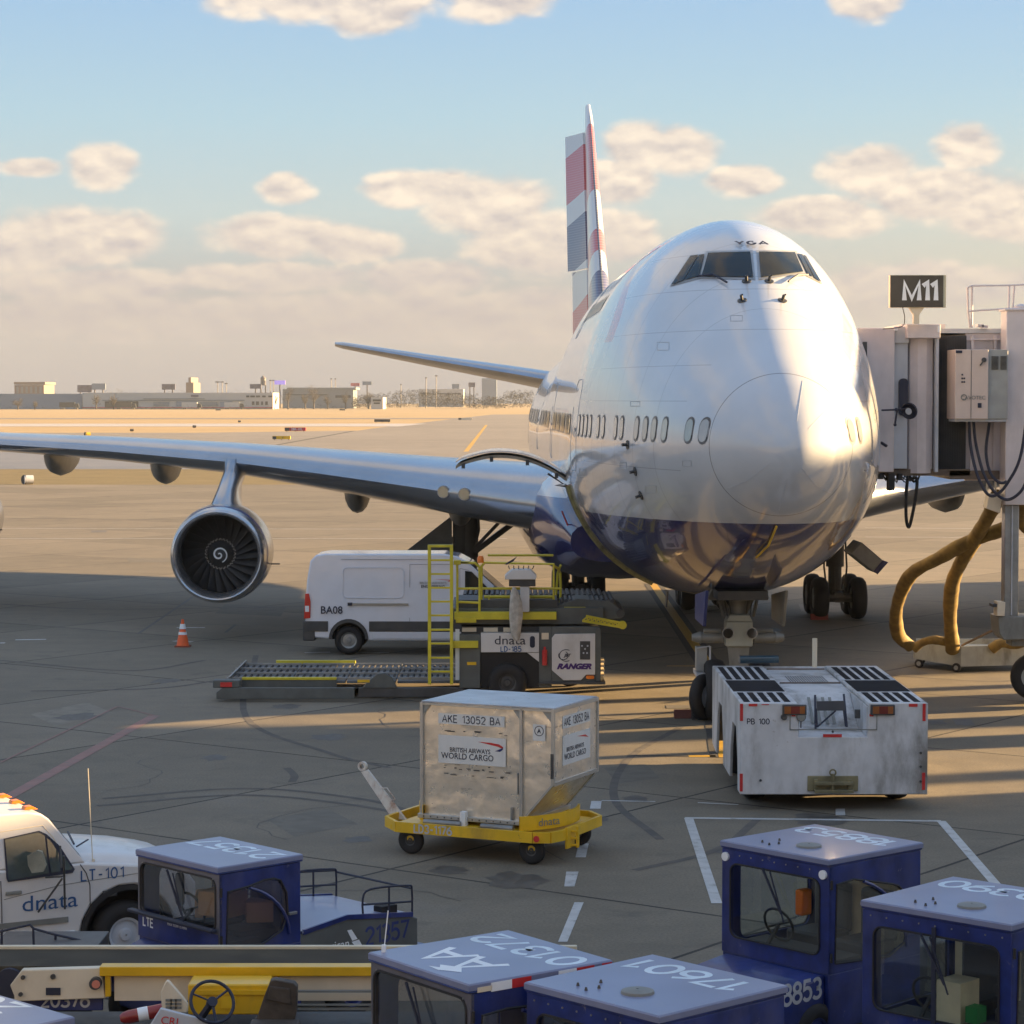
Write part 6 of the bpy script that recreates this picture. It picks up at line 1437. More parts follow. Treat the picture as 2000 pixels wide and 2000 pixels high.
def container():
    P0 = Vector((-1.28, 35.28, 0)); ex = Vector((1.93, -.90, 0)).normalized(); ang = math.atan2(ex.y, ex.x)
    t = thing('cargo_container', 'dented bare metal air cargo container with slanted lower corner, standing on yellow dolly', 'cargo container', (P0.x, P0.y, 0), ang)
    zb, zt = .56, 2.17; Wb, Wt, Dp, zk = 1.56, 2.05, 1.53, 1.12
    prof = [(0, zb), (Wb, zb), (Wt, zk), (Wt, zt), (0, zt)]
    MB().prism(prof, 'y', 0.012, Dp - .012).build('shell', MSH, t)
    MB().box(-.01, Wt + .01, -.01, Dp + .01, zt + .001, zt + .022).build('roof', MTOP, t, bevel=.006)
    fm = mat('container_frame_alu', (.50, .50, .48), .35, metal=.6, var=.1)
    for y in (0, Dp):
        y0_, y1_ = (y - .015, y + .02) if y == 0 else (y - .02, y + .015)
        for (a, b, w) in (((0, zb), (0, zt), .045), ((Wb, zb), (Wb, zt), .04), ((Wt, zk), (Wt, zt), .045), ((Wb, zb), (Wt, zk), .04), ((0, zt - .02), (Wt, zt - .02), .04)):
            mb = MB(); yy = y - .012 if y == 0 else y + .012; mb.beam((a[0], yy, a[1]), (b[0], yy, b[1]), w if a[0] == b[0] else .028, w, (0, 1, 0) if a[0] != b[0] else (0, 1, 0)); mb.build('frame_rail', fm, t)
    for (x, z) in ((Wt, zk), (Wt, zt - .02)): MB().beam((x + .01, -.02, z), (x + .01, Dp + .02, z), .035, .05).build('frame_rail', fm, t)
    MB().box(-.05, Wb + .06, -.06, Dp + .06, zb - .045, zb + .02).build('base_plate', fm, t, bevel=.008); mb = MB()
    for k in range(14): mb.cyl((.05 + k * .11, -.064, zb - .015), (.05 + k * .11, -.06, zb - .015), .012, seg=6)
    mb.build('rivet', MT['dark'], t)
    mb = MB(); mb.poly([(0, -.006, zt - .2), (.0, -.006, zt), (.16, -.006, zt)]); mb.poly([(Wb, -.006, zt - .2), (Wb, -.006, zt), (Wb - .16, -.006, zt)]); mb.poly([(Wt, -.006, zt - .22), (Wt, -.006, zt), (Wt - .2, -.006, zt)]); mb.build('corner_gusset', MT['midgrey'], t)
    st = MT['palewhite']
    def label(x0, x1, z0, z1, y=-.008): return MB().box(x0, x1, y - .002, y, z0, z1).build('white_sticker', mat('sticker_white', (.70, .71, .70), .5, var=.04, dirt=.3) if 'sticker_white' not in bpy.data.materials else bpy.data.materials['sticker_white'], t)
    Lx = .28; s1 = label(.26, 1.30, 1.88, 2.03); strokes('AKE 13052 BA', 'container_code', MT['ink'], s1, (.78, -.011, 1.955), (1, 0, 0), (0, 0, 1), .098, .15, .24)
    s2 = label(.26, 1.32, 1.32, 1.72); text('BRITISH AIRWAYS', 'owner_lettering', MT['ink'], s2, (.76, -.0125, 1.515), (1, 0, 0), (0, 0, 1), .093, .001, bold=.001, xs=.86); text('WORLD CARGO', 'owner_lettering', MT['ink'], s2, (.72, -.0125, 1.425), (1, 0, 0), (0, 0, 1), .122, .001, bold=.001, xs=.9)
    mb = MB(); mb.poly([(.88, -.0125, 1.655), (1.10, -.0125, 1.650), (1.22, -.0125, 1.635), (1.28, -.0125, 1.60), (1.27, -.0125, 1.575), (1.2, -.0125, 1.60), (1.05, -.0125, 1.625)]); mb.build('ribbon_emblem', MT['red'], s2, fixn=False)
    mb = MB(); mb.poly([(1.28, -.0125, 1.60), (1.275, -.0125, 1.56), (1.23, -.0125, 1.53), (1.15, -.0125, 1.535), (1.21, -.0125, 1.56), (1.26, -.0125, 1.58)]); mb.build('ribbon_emblem', MT['navy'], s2, fixn=False)
    s3 = MB(); s3.box(1.74, 1.93, -.011, -.008, 1.72, 1.95); s3 = s3.build('white_sticker', bpy.data.materials['sticker_white'], t); mb = MB(); mb.lathe([(0, .062), (0, .072), (.002, .072), (.002, .062)], (1.835, -.014, 1.86), (0, 1, 0), 20); mb.poly([(1.80, -.0135, 1.82), (1.835, -.0135, 1.90), (1.87, -.0135, 1.82), (1.84, -.0135, 1.85)]); mb.build('handling_symbol', MT['ink'], s3)
    e = Wt + .004
    def elab(y0, y1, z0, z1): return MB().box(e, e + .003, y0, y1, z0, z1).build('white_sticker', bpy.data.materials['sticker_white'], t)
    s4 = elab(.30, 1.28, 1.86, 2.04); strokes('AKE 13052 BA', 'container_code', MT['ink'], s4, (e + .004, .79, 1.95), (0, 1, 0), (0, 0, 1), .105, .16, .24, .9)
    s5 = elab(.30, 1.28, 1.34, 1.76); text('BRITISH AIRWAYS', 'owner_lettering', MT['ink'], s5, (e + .006, .74, 1.55), (0, 1, 0), (0, 0, 1), .09, .001, xs=.85); text('WORLD CARGO', 'owner_lettering', MT['ink'], s5, (e + .006, .74, 1.45), (0, 1, 0), (0, 0, 1), .12, .001, xs=.85)
    mb = MB(); mb.poly([(e + .006, .8, 1.70), (e + .006, 1.1, 1.69), (e + .006, 1.22, 1.64), (e + .006, 1.1, 1.66)]); mb.build('ribbon_emblem', MT['red'], s5, fixn=False)
    mb = MB(); rnd = random.Random(9)
    for k in range(26):
        x = rnd.uniform(.3, 1.35); z = rnd.choice([1.24, 1.29, 1.16, 1.77, 1.79]) + rnd.uniform(-.012, .012); mb.box(x, x + rnd.uniform(.02, .12), -.0085, -.006, z, z + rnd.uniform(.006, .018))
    mb.build('worn_tape', MT['dark'], t)
    MB().box(Wb - .05, Wb - .035, -.04, -.01, .95, 1.25).build('door_strap', MT['grey'], t); MB().box(Wt - .03, Wt + .02, -.035, -.015, 1.2, 1.55).build('door_strap', MT['dark'], t)
    # ---- dolly (same frame, its own thing)
    d = thing('container_dolly', 'yellow container dolly with small black wheels and raised white tow bar', 'dolly', (P0.x, P0.y, 0), ang)
    y = MT['yellow']
    x0, x1, y0, y1, z0, z1 = -.62, 2.16, -.28, 1.72, .33, .46
    outer = [(x0 + .35, y0), (x1 - .3, y0), (x1 - .08, y0 + .1), (x1, y0 + .35), (x1, y1 - .3), (x1 - .3, y1), (x0 + .35, y1), (x0, y1 - .35), (x0, y0 + .35)]
    def ring_wall(pts, th, za, zb_, nm, m, close=True):
        mb = MB(); n = len(pts)
        for i in range(n if close else n - 1):
            a, b = Vector(pts[i] + (0,)), Vector(pts[(i + 1) % n] + (0,)); mb.beam(a + Vector((0, 0, (za + zb_) / 2)), b + Vector((0, 0, (za + zb_) / 2)), th, zb_ - za)
        return mb.build(nm, m, d)
    ring_wall(outer, .05, z0, z1 + .02, 'side_rail', y)
    mb = MB(); mb.box(x0 + .2, x1 - .2, y0 + .1, y1 - .1, z0 + .02, z0 + .08); mb.box(x0 + .6, x0 + .9, y0, y1, z0 + .04, z1); mb.box(x1 - .8, x1 - .5, y0, y1, z0 + .04, z1); mb.box(.7, .95, y0, y1, z0 + .04, z1); mb.build('deck_frame', y, d)
    for (a, b) in ((.10, .68), (1.0, 1.5)):
        for k in range(4): MB().cyl((a, y0 + .14 + k * .45, z1 + .02), (b, y0 + .14 + k * .45, z1 + .02), .045, seg=12).build('roller', MT['steel'], d)
    # turntable rim: two upright curved guards
    def guard(cx, cy, r, a0, a1, lo, hi):
        mb = MB(); n = 12; A = [(cx + r * math.cos(R(a0 + (a1 - a0) * k / n)), cy + r * math.sin(R(a0 + (a1 - a0) * k / n))) for k in range(n + 1)]
        for p, q in zip(A, A[1:]):
            mb.quad((p[0], p[1], lo), (q[0], q[1], lo), (q[0], q[1], hi), (p[0], p[1], hi))
            k = 1 - .03; u = lambda s: (cx + (s[0] - cx) * k, cy + (s[1] - cy) * k); pp, qq = u(p), u(q)
            mb.quad((pp[0], pp[1], lo), (qq[0], qq[1], lo), (qq[0], qq[1], hi), (pp[0], pp[1], hi)); mb.quad((p[0], p[1], hi), (q[0], q[1], hi), (qq[0], qq[1], hi), (pp[0], pp[1], hi))
        return mb.build('curved_guard', y, d)
    guard(.85, .74, 1.14, 150, 225, z1, z1 + .24); g2 = guard(.85, .74, 1.18, -50, 25, z1, z1 + .20)
    a = R(-28); text('dnata', 'company_lettering', MT['grey'], g2, (.85 + 1.195 * math.cos(a), .74 + 1.195 * math.sin(a), z1 + .10), (-math.sin(a), math.cos(a), 0), (0, 0, 1), .16, .001, xs=1.1)
    MB().box(.66, .74, y0 + .15, y0 + .24, z1 - .02, z1 + .2).build('stop_lever', MT['palewhite'], d)
    MB().tube([(1.42, -.02, z1), (1.42, -.02, z1 + .3)], .022, 8).build('lock_pin', MT['steel'], d)
    strokes('LD3-1176', 'fleet_number', MT['bluegrey'], d, (.32, y0 - .028, (z0 + z1) / 2 + .01), (1, 0, 0), (0, 0, 1), .11, .2, .2)
    MB().cyl((1.93, y0 - .035, .395), (1.93, y0 - .027, .395), .045, seg=16).build('reflector', MT['red'], d)
    for (x, yy) in ((-.12, -.12), (1.78, -.12), (1.78, 1.5), (-.12, 1.5)):
        ww = wheel(d, (x, yy, .20), .20, .10, 'wheel', (0, 1, 0), .4, MT['dark']); MB().box(x - .05, x + .05, yy - .03, yy + .03, .2, .36).build('wheel_fork', y, d)
    mb = MB(); cl = x1
    for k in range(3): mb.box(cl, cl + .13, .28 + k * .0, .34, .22 + k * .1, .25 + k * .1)
    mb.box(cl, cl + .04, .15, .4, .2, .5); mb.box(cl + .1, cl + .14, .3, .34, .2, .5); mb.build('rear_hitch', y, d, bevel=.005)
    A = Vector((x0 + .05, .30, .44)); TI = Matrix.Rotation(-ang, 4, 'Z') @ Matrix.Translation(-P0)
    tip = TI @ PY(711, 1503, 36.3); base = TI @ PY(778, 1600, 35.9)
    sc_ = mat('chipped_white_paint', (.62, .60, .56), .5, var=.1, dirt=.9, dcol=(.3, .12, .05, 1), dscale=7)
    mb = MB(); dr = (tip - base); wv = Vector((0, 1, 0)); mb.loft([[base + Vector((-.10, 0, 0)), base + Vector((.12, 0, .0)), base + Vector((.12, .05, 0)), base + Vector((-.10, .05, 0))], [tip + Vector((-.05, 0, -.04)), tip + Vector((.05, 0, .0)), tip + Vector((.05, .05, 0)), tip + Vector((-.05, .05, -.04))]])
    tb_ = mb.build('tow_bar', sc_, d)
    un = dr.normalized(); MB().lathe([(0, .035), (0, .07), (.06, .07), (.06, .035)], tip + un * .06 + Vector((0, -.005, 0)), (0, 1, 0), 20).build('tow_eye', sc_, tb_)
    MB().tube([base + dr * .62 + Vector((.06, 0, 0)), base + dr * .62 + Vector((.16, 0, .02)), base + dr * .42 + Vector((.19, 0, 0)), base + dr * .38 + Vector((.10, 0, 0))], .01, 6).build('handle', sc_, tb_)
container()
# ================================================================ FOREGROUND VEHICLES
def plane_hit(u, v, O, n):
    r = ray(u, v); o = Vector((0, 0, CH)); n = Vector(n); t = (Vector(O) - o).dot(n) / r.dot(n); return o + r * t
MFB = mat('cab_post_grey', (.12, .12, .15), .5, var=.2, dirt=.4); MGSK = mat('window_gasket', (.02, .02, .022), .6); MINT = mat('cab_interior_dark', (.06, .062, .065), .8, var=.2)
MBEI = mat('glare_and_clipboard_beige', (.66, .60, .42), .7, var=.15)  # for the clipboard and the boards that imitate window reflections

def cab_tug(label, L, F, zr, num, name='baggage_tractor', depth=1.45, style='square', numx=0., numrot=0, vent=True, group='blue cab tractors parked in the foreground'):
    """L and F are the ground positions below the left and near corners of the roof; the windscreen is between them"""
    L, F = Vector((L[0], L[1], 0)), Vector((F[0], F[1], 0)); e = (F - L); Wd = e.length; y = e.normalized(); fwd = Vector((y.y, -y.x, 0))
    if fwd.y > 0: fwd = -fwd
    y = Vector((-fwd.y, fwd.x, 0)); c = (L + F) / 2 - fwd * depth / 2; ang = math.atan2(fwd.y, fwd.x)
    t = thing(name, label, 'tractor', (c.x, c.y, 0), ang, group)
    a, b = depth / 2, Wd / 2; nv = MT['navy']; zw = .86 if style == 'square' else .95
    # roof
    rings = []
    for (k, z) in ((1., zr - .055), (1., zr - .012), (.985, zr), ): rings.append([Vector((sx * a * k, sy * b * k, z)) for sx, sy in ((1, 1), (-1, 1), (-1, -1), (1, -1))])
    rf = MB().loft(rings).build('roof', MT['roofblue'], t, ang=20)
    if style == 'square':
        MB().box(-a + .01, a - .01, -b + .01, b - .01, zr - .075, zr - .056).build('roof_rim', nv, t)
    else:
        MB().box(-a, a, -b, b, zr - .075, zr - .056).build('roof_rim', nv, t, bevel=.01)
    strokes(num, 'roof_number', mat('pale_roof_lettering', (.62, .72, .80), .5, var=.1, dirt=.3) if 'pale_roof_lettering' not in bpy.data.materials else bpy.data.materials['pale_roof_lettering'], rf, (-a + .32 + numx, 0, zr - .0002), (0, -1 if numrot == 0 else 1, 0), (1 if numrot == 0 else -1, 0, 0), .31, .19, .16, 1.18)
    if vent:
        MB().lathe([(0, .13), (.02, .125), (.03, .09), (.032, .01)], (a * .45, .12, zr), (0, 0, 1), 20, False).build('roof_vent', MT['grey'], rf)
        for (x, yy) in ((.50, -.35), (.44, -.18), (.30, -.30), (.56, -.20)): MB().cyl((x * a / .72, yy, zr), (x * a / .72, yy, zr + .025), .014, .008, seg=8).build('rivet', MT['dark'], rf)
    # front panel with windscreen
    zt = zr - .08; ez = Vector((0, 0, 1))
    post = MFB if style == 'frame' else nv
    mg = .12 if style == 'square' else .05
    hole = (mg, Wd - mg - .02, .17 if style == 'square' else .24, zt - zw - (.14 if style == 'square' else .05))
    def face(O, ex, w, hole, th, nm, m, gl, gname, rad=.09):
        mb = MB(); inner = frame_holes(mb, O, ex, ez, w, zt - zw, hole, th, rad); pn = mb.build(nm, m, t, bevel=.004)
        n = Vector(ex).cross(ez); q = [Vector(O) + Vector(ex) * p[0] + ez * p[1] for p in inner]
        MB().poly([p - n * .012 for p in q]).build(gname, gl, pn)
        pts = [p + n * .004 for p in q]; pts.append(pts[0]); MB().tube(pts, .011, 5, False).build('gasket', MGSK, pn)
        return pn, n
    fp, n = face((a - .02, -b + .01, zw), (0, 1, 0), Wd - .02, hole, .04, 'front_panel', post, MT['glass'], 'windscreen')
    # wiper
    wx = Wd * .42; O = Vector((a, -b + wx, zw)); top = zt - zw - (.12 if style == 'square' else .05)
    mb = MB(); mb.beam(O + Vector((.03, 0, top)), O + Vector((.035, .26, top - .42)), .018); mb.beam(O + Vector((.03, .10, top - .02)), O + Vector((.04, .30, top - .50)), .012); mb.build('wiper', MT['ink'], fp)
    # doors and rear
    dh = (.08, depth - .30, .10, zt - zw - .13)
    arc = [(.08, .10), (depth - .55, .05)] + [(depth - .55 + .33 * math.cos(R(k)), .40 + .38 * math.sin(R(k)) + (.0)) for k in (-40, -10, 20, 45, 65, 85)] + [(.35, zt - zw - .16), (.10, zt - zw - .18)]
    arc = [(min(p[0], depth - .12), min(p[1], zt - zw - .12)) for p in arc]
    gl2 = MT['vinyl'] if style == 'frame' else MT['glass']
    sp, n2 = face((a - .03, b - .01, zw), (-1, 0, 0), depth - .06, arc[::-1] if False else [(p[0], p[1]) for p in arc], .03, 'side_panel', nv, gl2, 'side_window')
    face((-a + .03, -b + .01, zw), (1, 0, 0), depth - .06, dh, .03, 'side_panel', nv, gl2, 'side_window', .1)
    face((-a + .02, b - .02, zw), (0, -1, 0), Wd - .04, (.12, Wd - .16, .25, zt - zw - .12), .03, 'rear_panel', nv, MT['glass'], 'rear_window')
    ln = MB(); ln.box(-a + .065, -a + .075, -b + .08, b - .08, zw + .02, zw + .26); ln.box(-a + .065, -a + .075, b - .38, b - .08, zw + .26, zt - .05); ln.box(-a + .065, -a + .075, -b + .08, -b + .30, zw + .26, zt - .05); (ln.box(-a + .077, -a + .085, -b + .30, b - .38, zw + .10, zt - .06) if style == 'square' else None); ln.build('tan_glare_backing', MBEI, t)  # added beige boards stand in for tan reflections in the cab windows
    mb = MB(); mb.tube([Vector((a - .03 - depth * .80 * math.sin(R(k)), b + .004, zw + .1 + (zt - zw - .22) * math.cos(R(k)))) for k in range(25, 95, 8)], .018, 6); mb.build('door_hoop', nv, sp)
    for z_ in (zw + .12, zt - .22): MB().cyl((a - .035, b + .012, z_), (a - .035, b + .012, z_ + .09), .013, seg=8).build('hinge', MGSK, sp)
    MB().box(-a + .10, -a + .20, b + .0, b + .03, zw + .30, zw + .33).build('door_handle', MT['steel'], sp, bevel=.005)
    mb = MB()
    for k_ in range(9): mb.cyl((a - .02, -b + .10 + k_ * (Wd - .2) / 8, zt - .05), (a - .012, -b + .10 + k_ * (Wd - .2) / 8, zt - .05), .008, seg=6)
    o_ = mb.build('rivet_row', MT['steel'], fp); o_['kind'] = 'stuff'
    # lower body, hood, rear deck
    zl = .30
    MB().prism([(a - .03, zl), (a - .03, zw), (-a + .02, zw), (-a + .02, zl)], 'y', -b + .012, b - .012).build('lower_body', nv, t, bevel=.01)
    hl = .85 if style == 'square' else .35
    hd = MB().prism([(a - .03, zl), (a + hl, zl), (a + hl + .04, zw - .22), (a + hl - .1, zw - .10), (a - .03, zw - .01)], 'y', -b + .06, b - .06).build('hood', nv, t, bevel=.03)
    MB().box(a - .6, a - .1, -b + .1, b - .1, zw, zw + .1).build('dashboard', MINT, t)
    MB().box(-a + .15, -a + .65, -.55, -.1, zw, zw + .15).build('seat', MT['seat'], t, bevel=.03); MB().box(-a + .1, -a + .22, -.55, -.1, zw + .1, zw + .62).build('seat_back', MT['seat'], t, bevel=.04)
    MB().box(-a + .15, -a + .65, .08, .5, zw, zw + .15).build('seat', MT['seat'], t, bevel=.03); MB().box(-a + .1, -a + .22, .08, .5, zw + .1, zw + .62).build('seat_back', MT['seat'], t, bevel=.04)
    pts = [Vector((a - .42 + .06 * math.sin(R(k)), -.3 + .19 * math.cos(R(k)), zw + .28 + .17 * math.sin(R(k)))) for k in range(0, 361, 20)]
    sw = MB(); sw.tube(pts, .014, 6, False); sw.beam((a - .42, -.3, zw + .28), (a - .2, -.3, zw + .05), .03); sw.beam(pts[1], pts[10], .02); sw.build('steering_wheel', MINT, t)
    MB().box(-a - 1.1, -a + .02, -b + .05, b - .05, zl, .92).build('rear_deck', MT['dark'], t, bevel=.02)
    for (x, yy) in ((a + .1, b - .12), (a + .1, -b + .12), (-a - .7, b - .12), (-a - .7, -b + .12)): wheel(t, (x, yy, .3), .3, .2, 'wheel', (0, 1, 0), .5, MT['navy'])
    return t, a, b, fp, sp, hd
pz = lambda u, v, z: (PZ(u, v, z).x, PZ(u, v, z).y)
c6 = lambda x, y: (1000 + x / 1.932, 1550 + y / 1.932)
tb, a, b, fp, sp, hd = cab_tug('tallest blue cab tractor, white roof number 18853, nearest the white painted box', pz(*c6(785, 175), 2.0), pz(*c6(1195, 250), 2.0), 2.0, '18853', depth=1.45)
for yy in (-b + .07, b - .08): MB().cyl((a - .02, yy, 1.84), (a + .006, yy, 1.84), .045, seg=20).build('round_reflector', MT['palewhite'], fp)
strokes('18853', 'fleet_number', mat('worn_white_lettering', (.55, .57, .6), .6, var=.1, dirt=.8), hd, (a + .36, b - .058, .74), (-1, 0, 0), (0, 0, 1), .19, .19, .16)
MB().box(a - .25, a - .1, .2, .3, 1.36, 1.62).build('amber_lamp', MT['amber'], tb, bevel=.02)
# smaller lettering mirrored in nothing: the reflective tape on the door edge
tc, a, b, fp, sp, hd = cab_tug('blue cab tractor with pale roof number ending 390, cut by the right picture edge', pz(*c6(1315, 400), 2.0), pz(*c6(1885, 495), 2.0), 2.0, '60390', depth=1.5)
MB().box(a - .5, a - .2, -.1, .15, .98, 1.35).build('clipboard', MBEI, tc); MB().box(a - .35, a - .2, .2, .32, 1.02, 1.16).build('green_carton', mat('green_carton', (.02, .22, .05), .6), tc)
MB().box(a - .005, a + .01, -.02, .02, .98, 1.86).build('screen_divider', MT['ink'], fp)
td, a, b, fp, sp, hd = cab_tug('blue cab tractor with white roof number 17601 at the bottom edge of the picture', pz(*c6(45, 710), 2.0), pz(*c6(555, 840), 2.0), 2.0, '17601', depth=1.42)
c5 = lambda x, y: (650 + x / 2.972, 1750 + y / 2.972)
te, a, b, fp, sp, hd = cab_tug('blue cab tractor with white AA lettering and eagle mark on its roof', pz(*c5(205, 325), 2.0), pz(*c5(790, 515), 2.0), 2.0, '01372', depth=1.42, style='frame', vent=False)
rf = [c for c in te.children if c.name.startswith('roof') and 'rim' not in c.name][0]; rim = [c for c in te.children if c.name.startswith('roof_rim')][0]
strokes('AA', 'roof_lettering', MT['palewhite'], rf, (.26, -.04, 1.9998), (0, -1, 0), (1, 0, 0), .40, .18, .10, 1.25)
mb = MB(); mb.poly([(.52, .34, 2.0022), (.42, .20, 2.0022), (.50, .02, 2.0022), (.56, .10, 2.0022), (.60, .0, 2.0022), (.62, .16, 2.0022), (.57, .24, 2.0022)]); mb.build('eagle_mark', MT['palewhite'], rf, fixn=False)
for (x0, x1, m) in ((.50, .30, 'palewhite'), (.30, .11, 'red'), (-.16, -.34, 'palewhite'), (-.34, -.52, 'red'), (-.60, -.70, 'red')):
    MB().box(x1, x0, b, b + .004, 1.915, 1.985).build('reflective_tape', MT[m], rim)
MB().box(a - .22, a - .08, b, b + .004, 1.925, 1.965).build('brass_plate', MT['beige'], rim)
mb = MB(); mb.tube([(a - .1, -b + .08, 2.0), (a - .13, -b + .10, 2.34)], .005, 5); mb.cyl((a - .1, -b + .08, 2.0), (a - .1, -b + .08, 2.06), .02, seg=8); mb.build('whip_aerial', MT['palewhite'], rf)

# tractor 21357 on the left, with its rear body
k = 4.65 / 4.5
Lc, Fc = (-3.89, 25.47), (-2.92, 24.44)
ta, a, b, fp, sp, hd = cab_tug('blue cab tractor numbered 21357 with grey rear body, beside the white truck', Lc, Fc, 1.85, '21357', depth=1.08, style='frame', vent=False)
MRB = mat('rear_body_grey', (.105, .115, .115), .5, var=.15, dirt=.5)
for c in list(ta.children):
    if c.name.startswith('rear_deck'): bpy.data.objects.remove(c)
rb = MB(); rb.prism([(-a + .02, .35), (-a + .02, 1.02), (-a - .62, 1.09), (-a - 1.50, .99), (-a - 1.58, .96), (-a - 1.58, .5), (-a - .9, .35)], 'y', -b + .03, b - .03); rb = rb.build('rear_body', MRB, ta, bevel=.015)
MB().prism([(-a + .0, 1.025), (-a - .60, 1.095), (-a - 1.49, .995), (-a - 1.49, 1.02), (-a - .60, 1.125), (-a + .0, 1.05)], 'y', -b + .02, b - .02).build('deck_lid', MT['roofblue'], ta)
for yy in (-b + .015, b - .045): MB().prism([(-a - .02, 1.01), (-a - .60, 1.085), (-a - 1.5, .985), (-a - 1.5, 1.035), (-a - .60, 1.135), (-a - .02, 1.06)], 'y', yy, yy + .03).build('deck_edge', MT['navy'], ta)
MB().box(-a - 1.72, -a - 1.58, -b + .02, b - .02, .42, .66).build('rear_bumper', MT['navy'], ta, bevel=.02)
strokes('21357', 'fleet_number', MT['navy'], rb, (-a - 1.15, b - .029, .865), (-1, 0, 0), (0, 0, 1), .175, .18, .16)
text('American', 'company_lettering', MT['palewhite'], rb, (-a - .38, b - .027, .83), (-1, 0, 0), (0, 0, 1), .13, .001); text('Airlines', 'company_lettering', MT['palewhite'], rb, (-a - .40, b - .027, .72), (-1, 0, 0), (0, 0, 1), .13, .001)
mb = MB(); mb.poly([(-a - .60, b - .027, .97), (-a - .66, b - .027, .97), (-a - .74, b - .027, .86), (-a - .67, b - .027, .85)]); mb.poly([(-a - .66, b - .027, .84), (-a - .76, b - .027, .85), (-a - .88, b - .027, .66), (-a - .78, b - .027, .71)]); mb.build('eagle_mark', MT['palewhite'], rb, fixn=False)
def rl(pts): MB().tube(pts, .012, 6).build('tube_railing', MT['ink'], ta)
zt_ = 1.38
for yy in (b - .06, -b + .08):
    rl(smooth_path([(-a - .85, yy, 1.02), (-a - .84, yy, zt_ - .12), (-a - .95, yy, zt_ - .03), (-a - 1.45, yy, zt_ - .06), (-a - 1.52, yy, zt_ - .12), (-a - 1.52, yy, .93)], 3)); rl([(-a - .85, yy, 1.2), (-a - 1.52, yy, 1.14)]); rl([(-a - 1.2, yy, .97), (-a - 1.2, yy, zt_ - .04)])
rl([(-a - .02, -b + .08, zt_), (-a - .55, -b + .08, zt_ + .02), (-a - .62, -b + .08, 1.05)]); rl([(-a - .3, -b + .08, zt_), (-a - .3, -b + .08, 1.02)]); rl([(-a - .02, -b + .08, 1.2), (-a - .6, -b + .08, 1.2)])
rl([(-a - .62, -b + .08, zt_), (-a - 1.5, -b + .08, zt_ - .08)]); rl([(-a - 1.52, b - .06, zt_ - .1), (-a - 1.52, -b + .08, zt_ - .1)])
for (x, yy) in ((-1.38, b - .2), (-.62, -b + .3)): MB().box(-a + x - .0, -a + x + .22, yy - .07, yy + .07, 1.02 - (.06 if x < -1 else -.03), 1.16 - (.04 if x < -1 else 0)).build('battery_box', MT['black'], ta, bevel=.01)
MB().box(a + .01, a + .08, -b - .05, b - .0, 1.20, 1.235).build('front_bar', MT['ink'], ta, bevel=.01)
mb = MB(); mb.prism(rrect(-.06, .06, -.17, .17, .05), 'x', a + .1, a + .13); o = mb.build('wing_mirror', MT['ink'], ta); o.location = (-.25, -.12, 1.50)
for (x, yy, z, s_) in ((.12, -.28, 1.24, .17), (.08, .10, 1.32, .19), (.14, .40, 1.25, .14)):
    o = MB().box(x - s_, x + s_ * .8, yy - s_, yy + s_, z - .1, z + s_ * .8).build('cardboard_box', MT['brown'], None, bevel=.01); o.matrix_world = ta.matrix_basis @ Matrix.Rotation(R(14 * yy * 10), 4, 'Z')
    setp(o, ['cardboard carton lying left in the cab of tractor 21357', 'largest cardboard carton standing in the middle of the cab of tractor 21357', 'cardboard carton on the right in the cab of tractor 21357'][0 if yy < 0 else (1 if yy < .2 else 2)], 'carton', 'cartons piled in the cab of tractor 21357')
MB().box(a - .018, a - .014, -b + .02, b - .02, .955, 1.17).build('lower_cowl', MT['navy'], fp)
strokes('LTE', 'fleet_number', MT['palewhite'], fp, (a - .012, -b + .20, 1.115), (0, 1, 0), (0, 0, 1), .085, .2, .2)
text('MAX TOW 15 MPH', 'speed_lettering', MT['palewhite'], fp, (a - .011, .0, 1.15), (0, 1, 0), (0, 0, 1), .04, .0005)
# roof corner in the bottom left corner
r_ = PZ(146, 1985, 1.98); d1 = (PZ(0, 1943, 1.98) - r_).normalized(); d2 = Vector((-d1.y, d1.x, 0)); d2 = d2 if d2.y < 0 else -d2
Lf = r_ + d1 * 1.45 + d2 * 1.4; Ff = r_ + d2 * 1.4
cab_tug('blue tractor roof with rivets cutting into the bottom left corner of the picture', (Lf.x, Lf.y), (Ff.x, Ff.y), 1.98, '20', depth=1.4, numx=-.1)

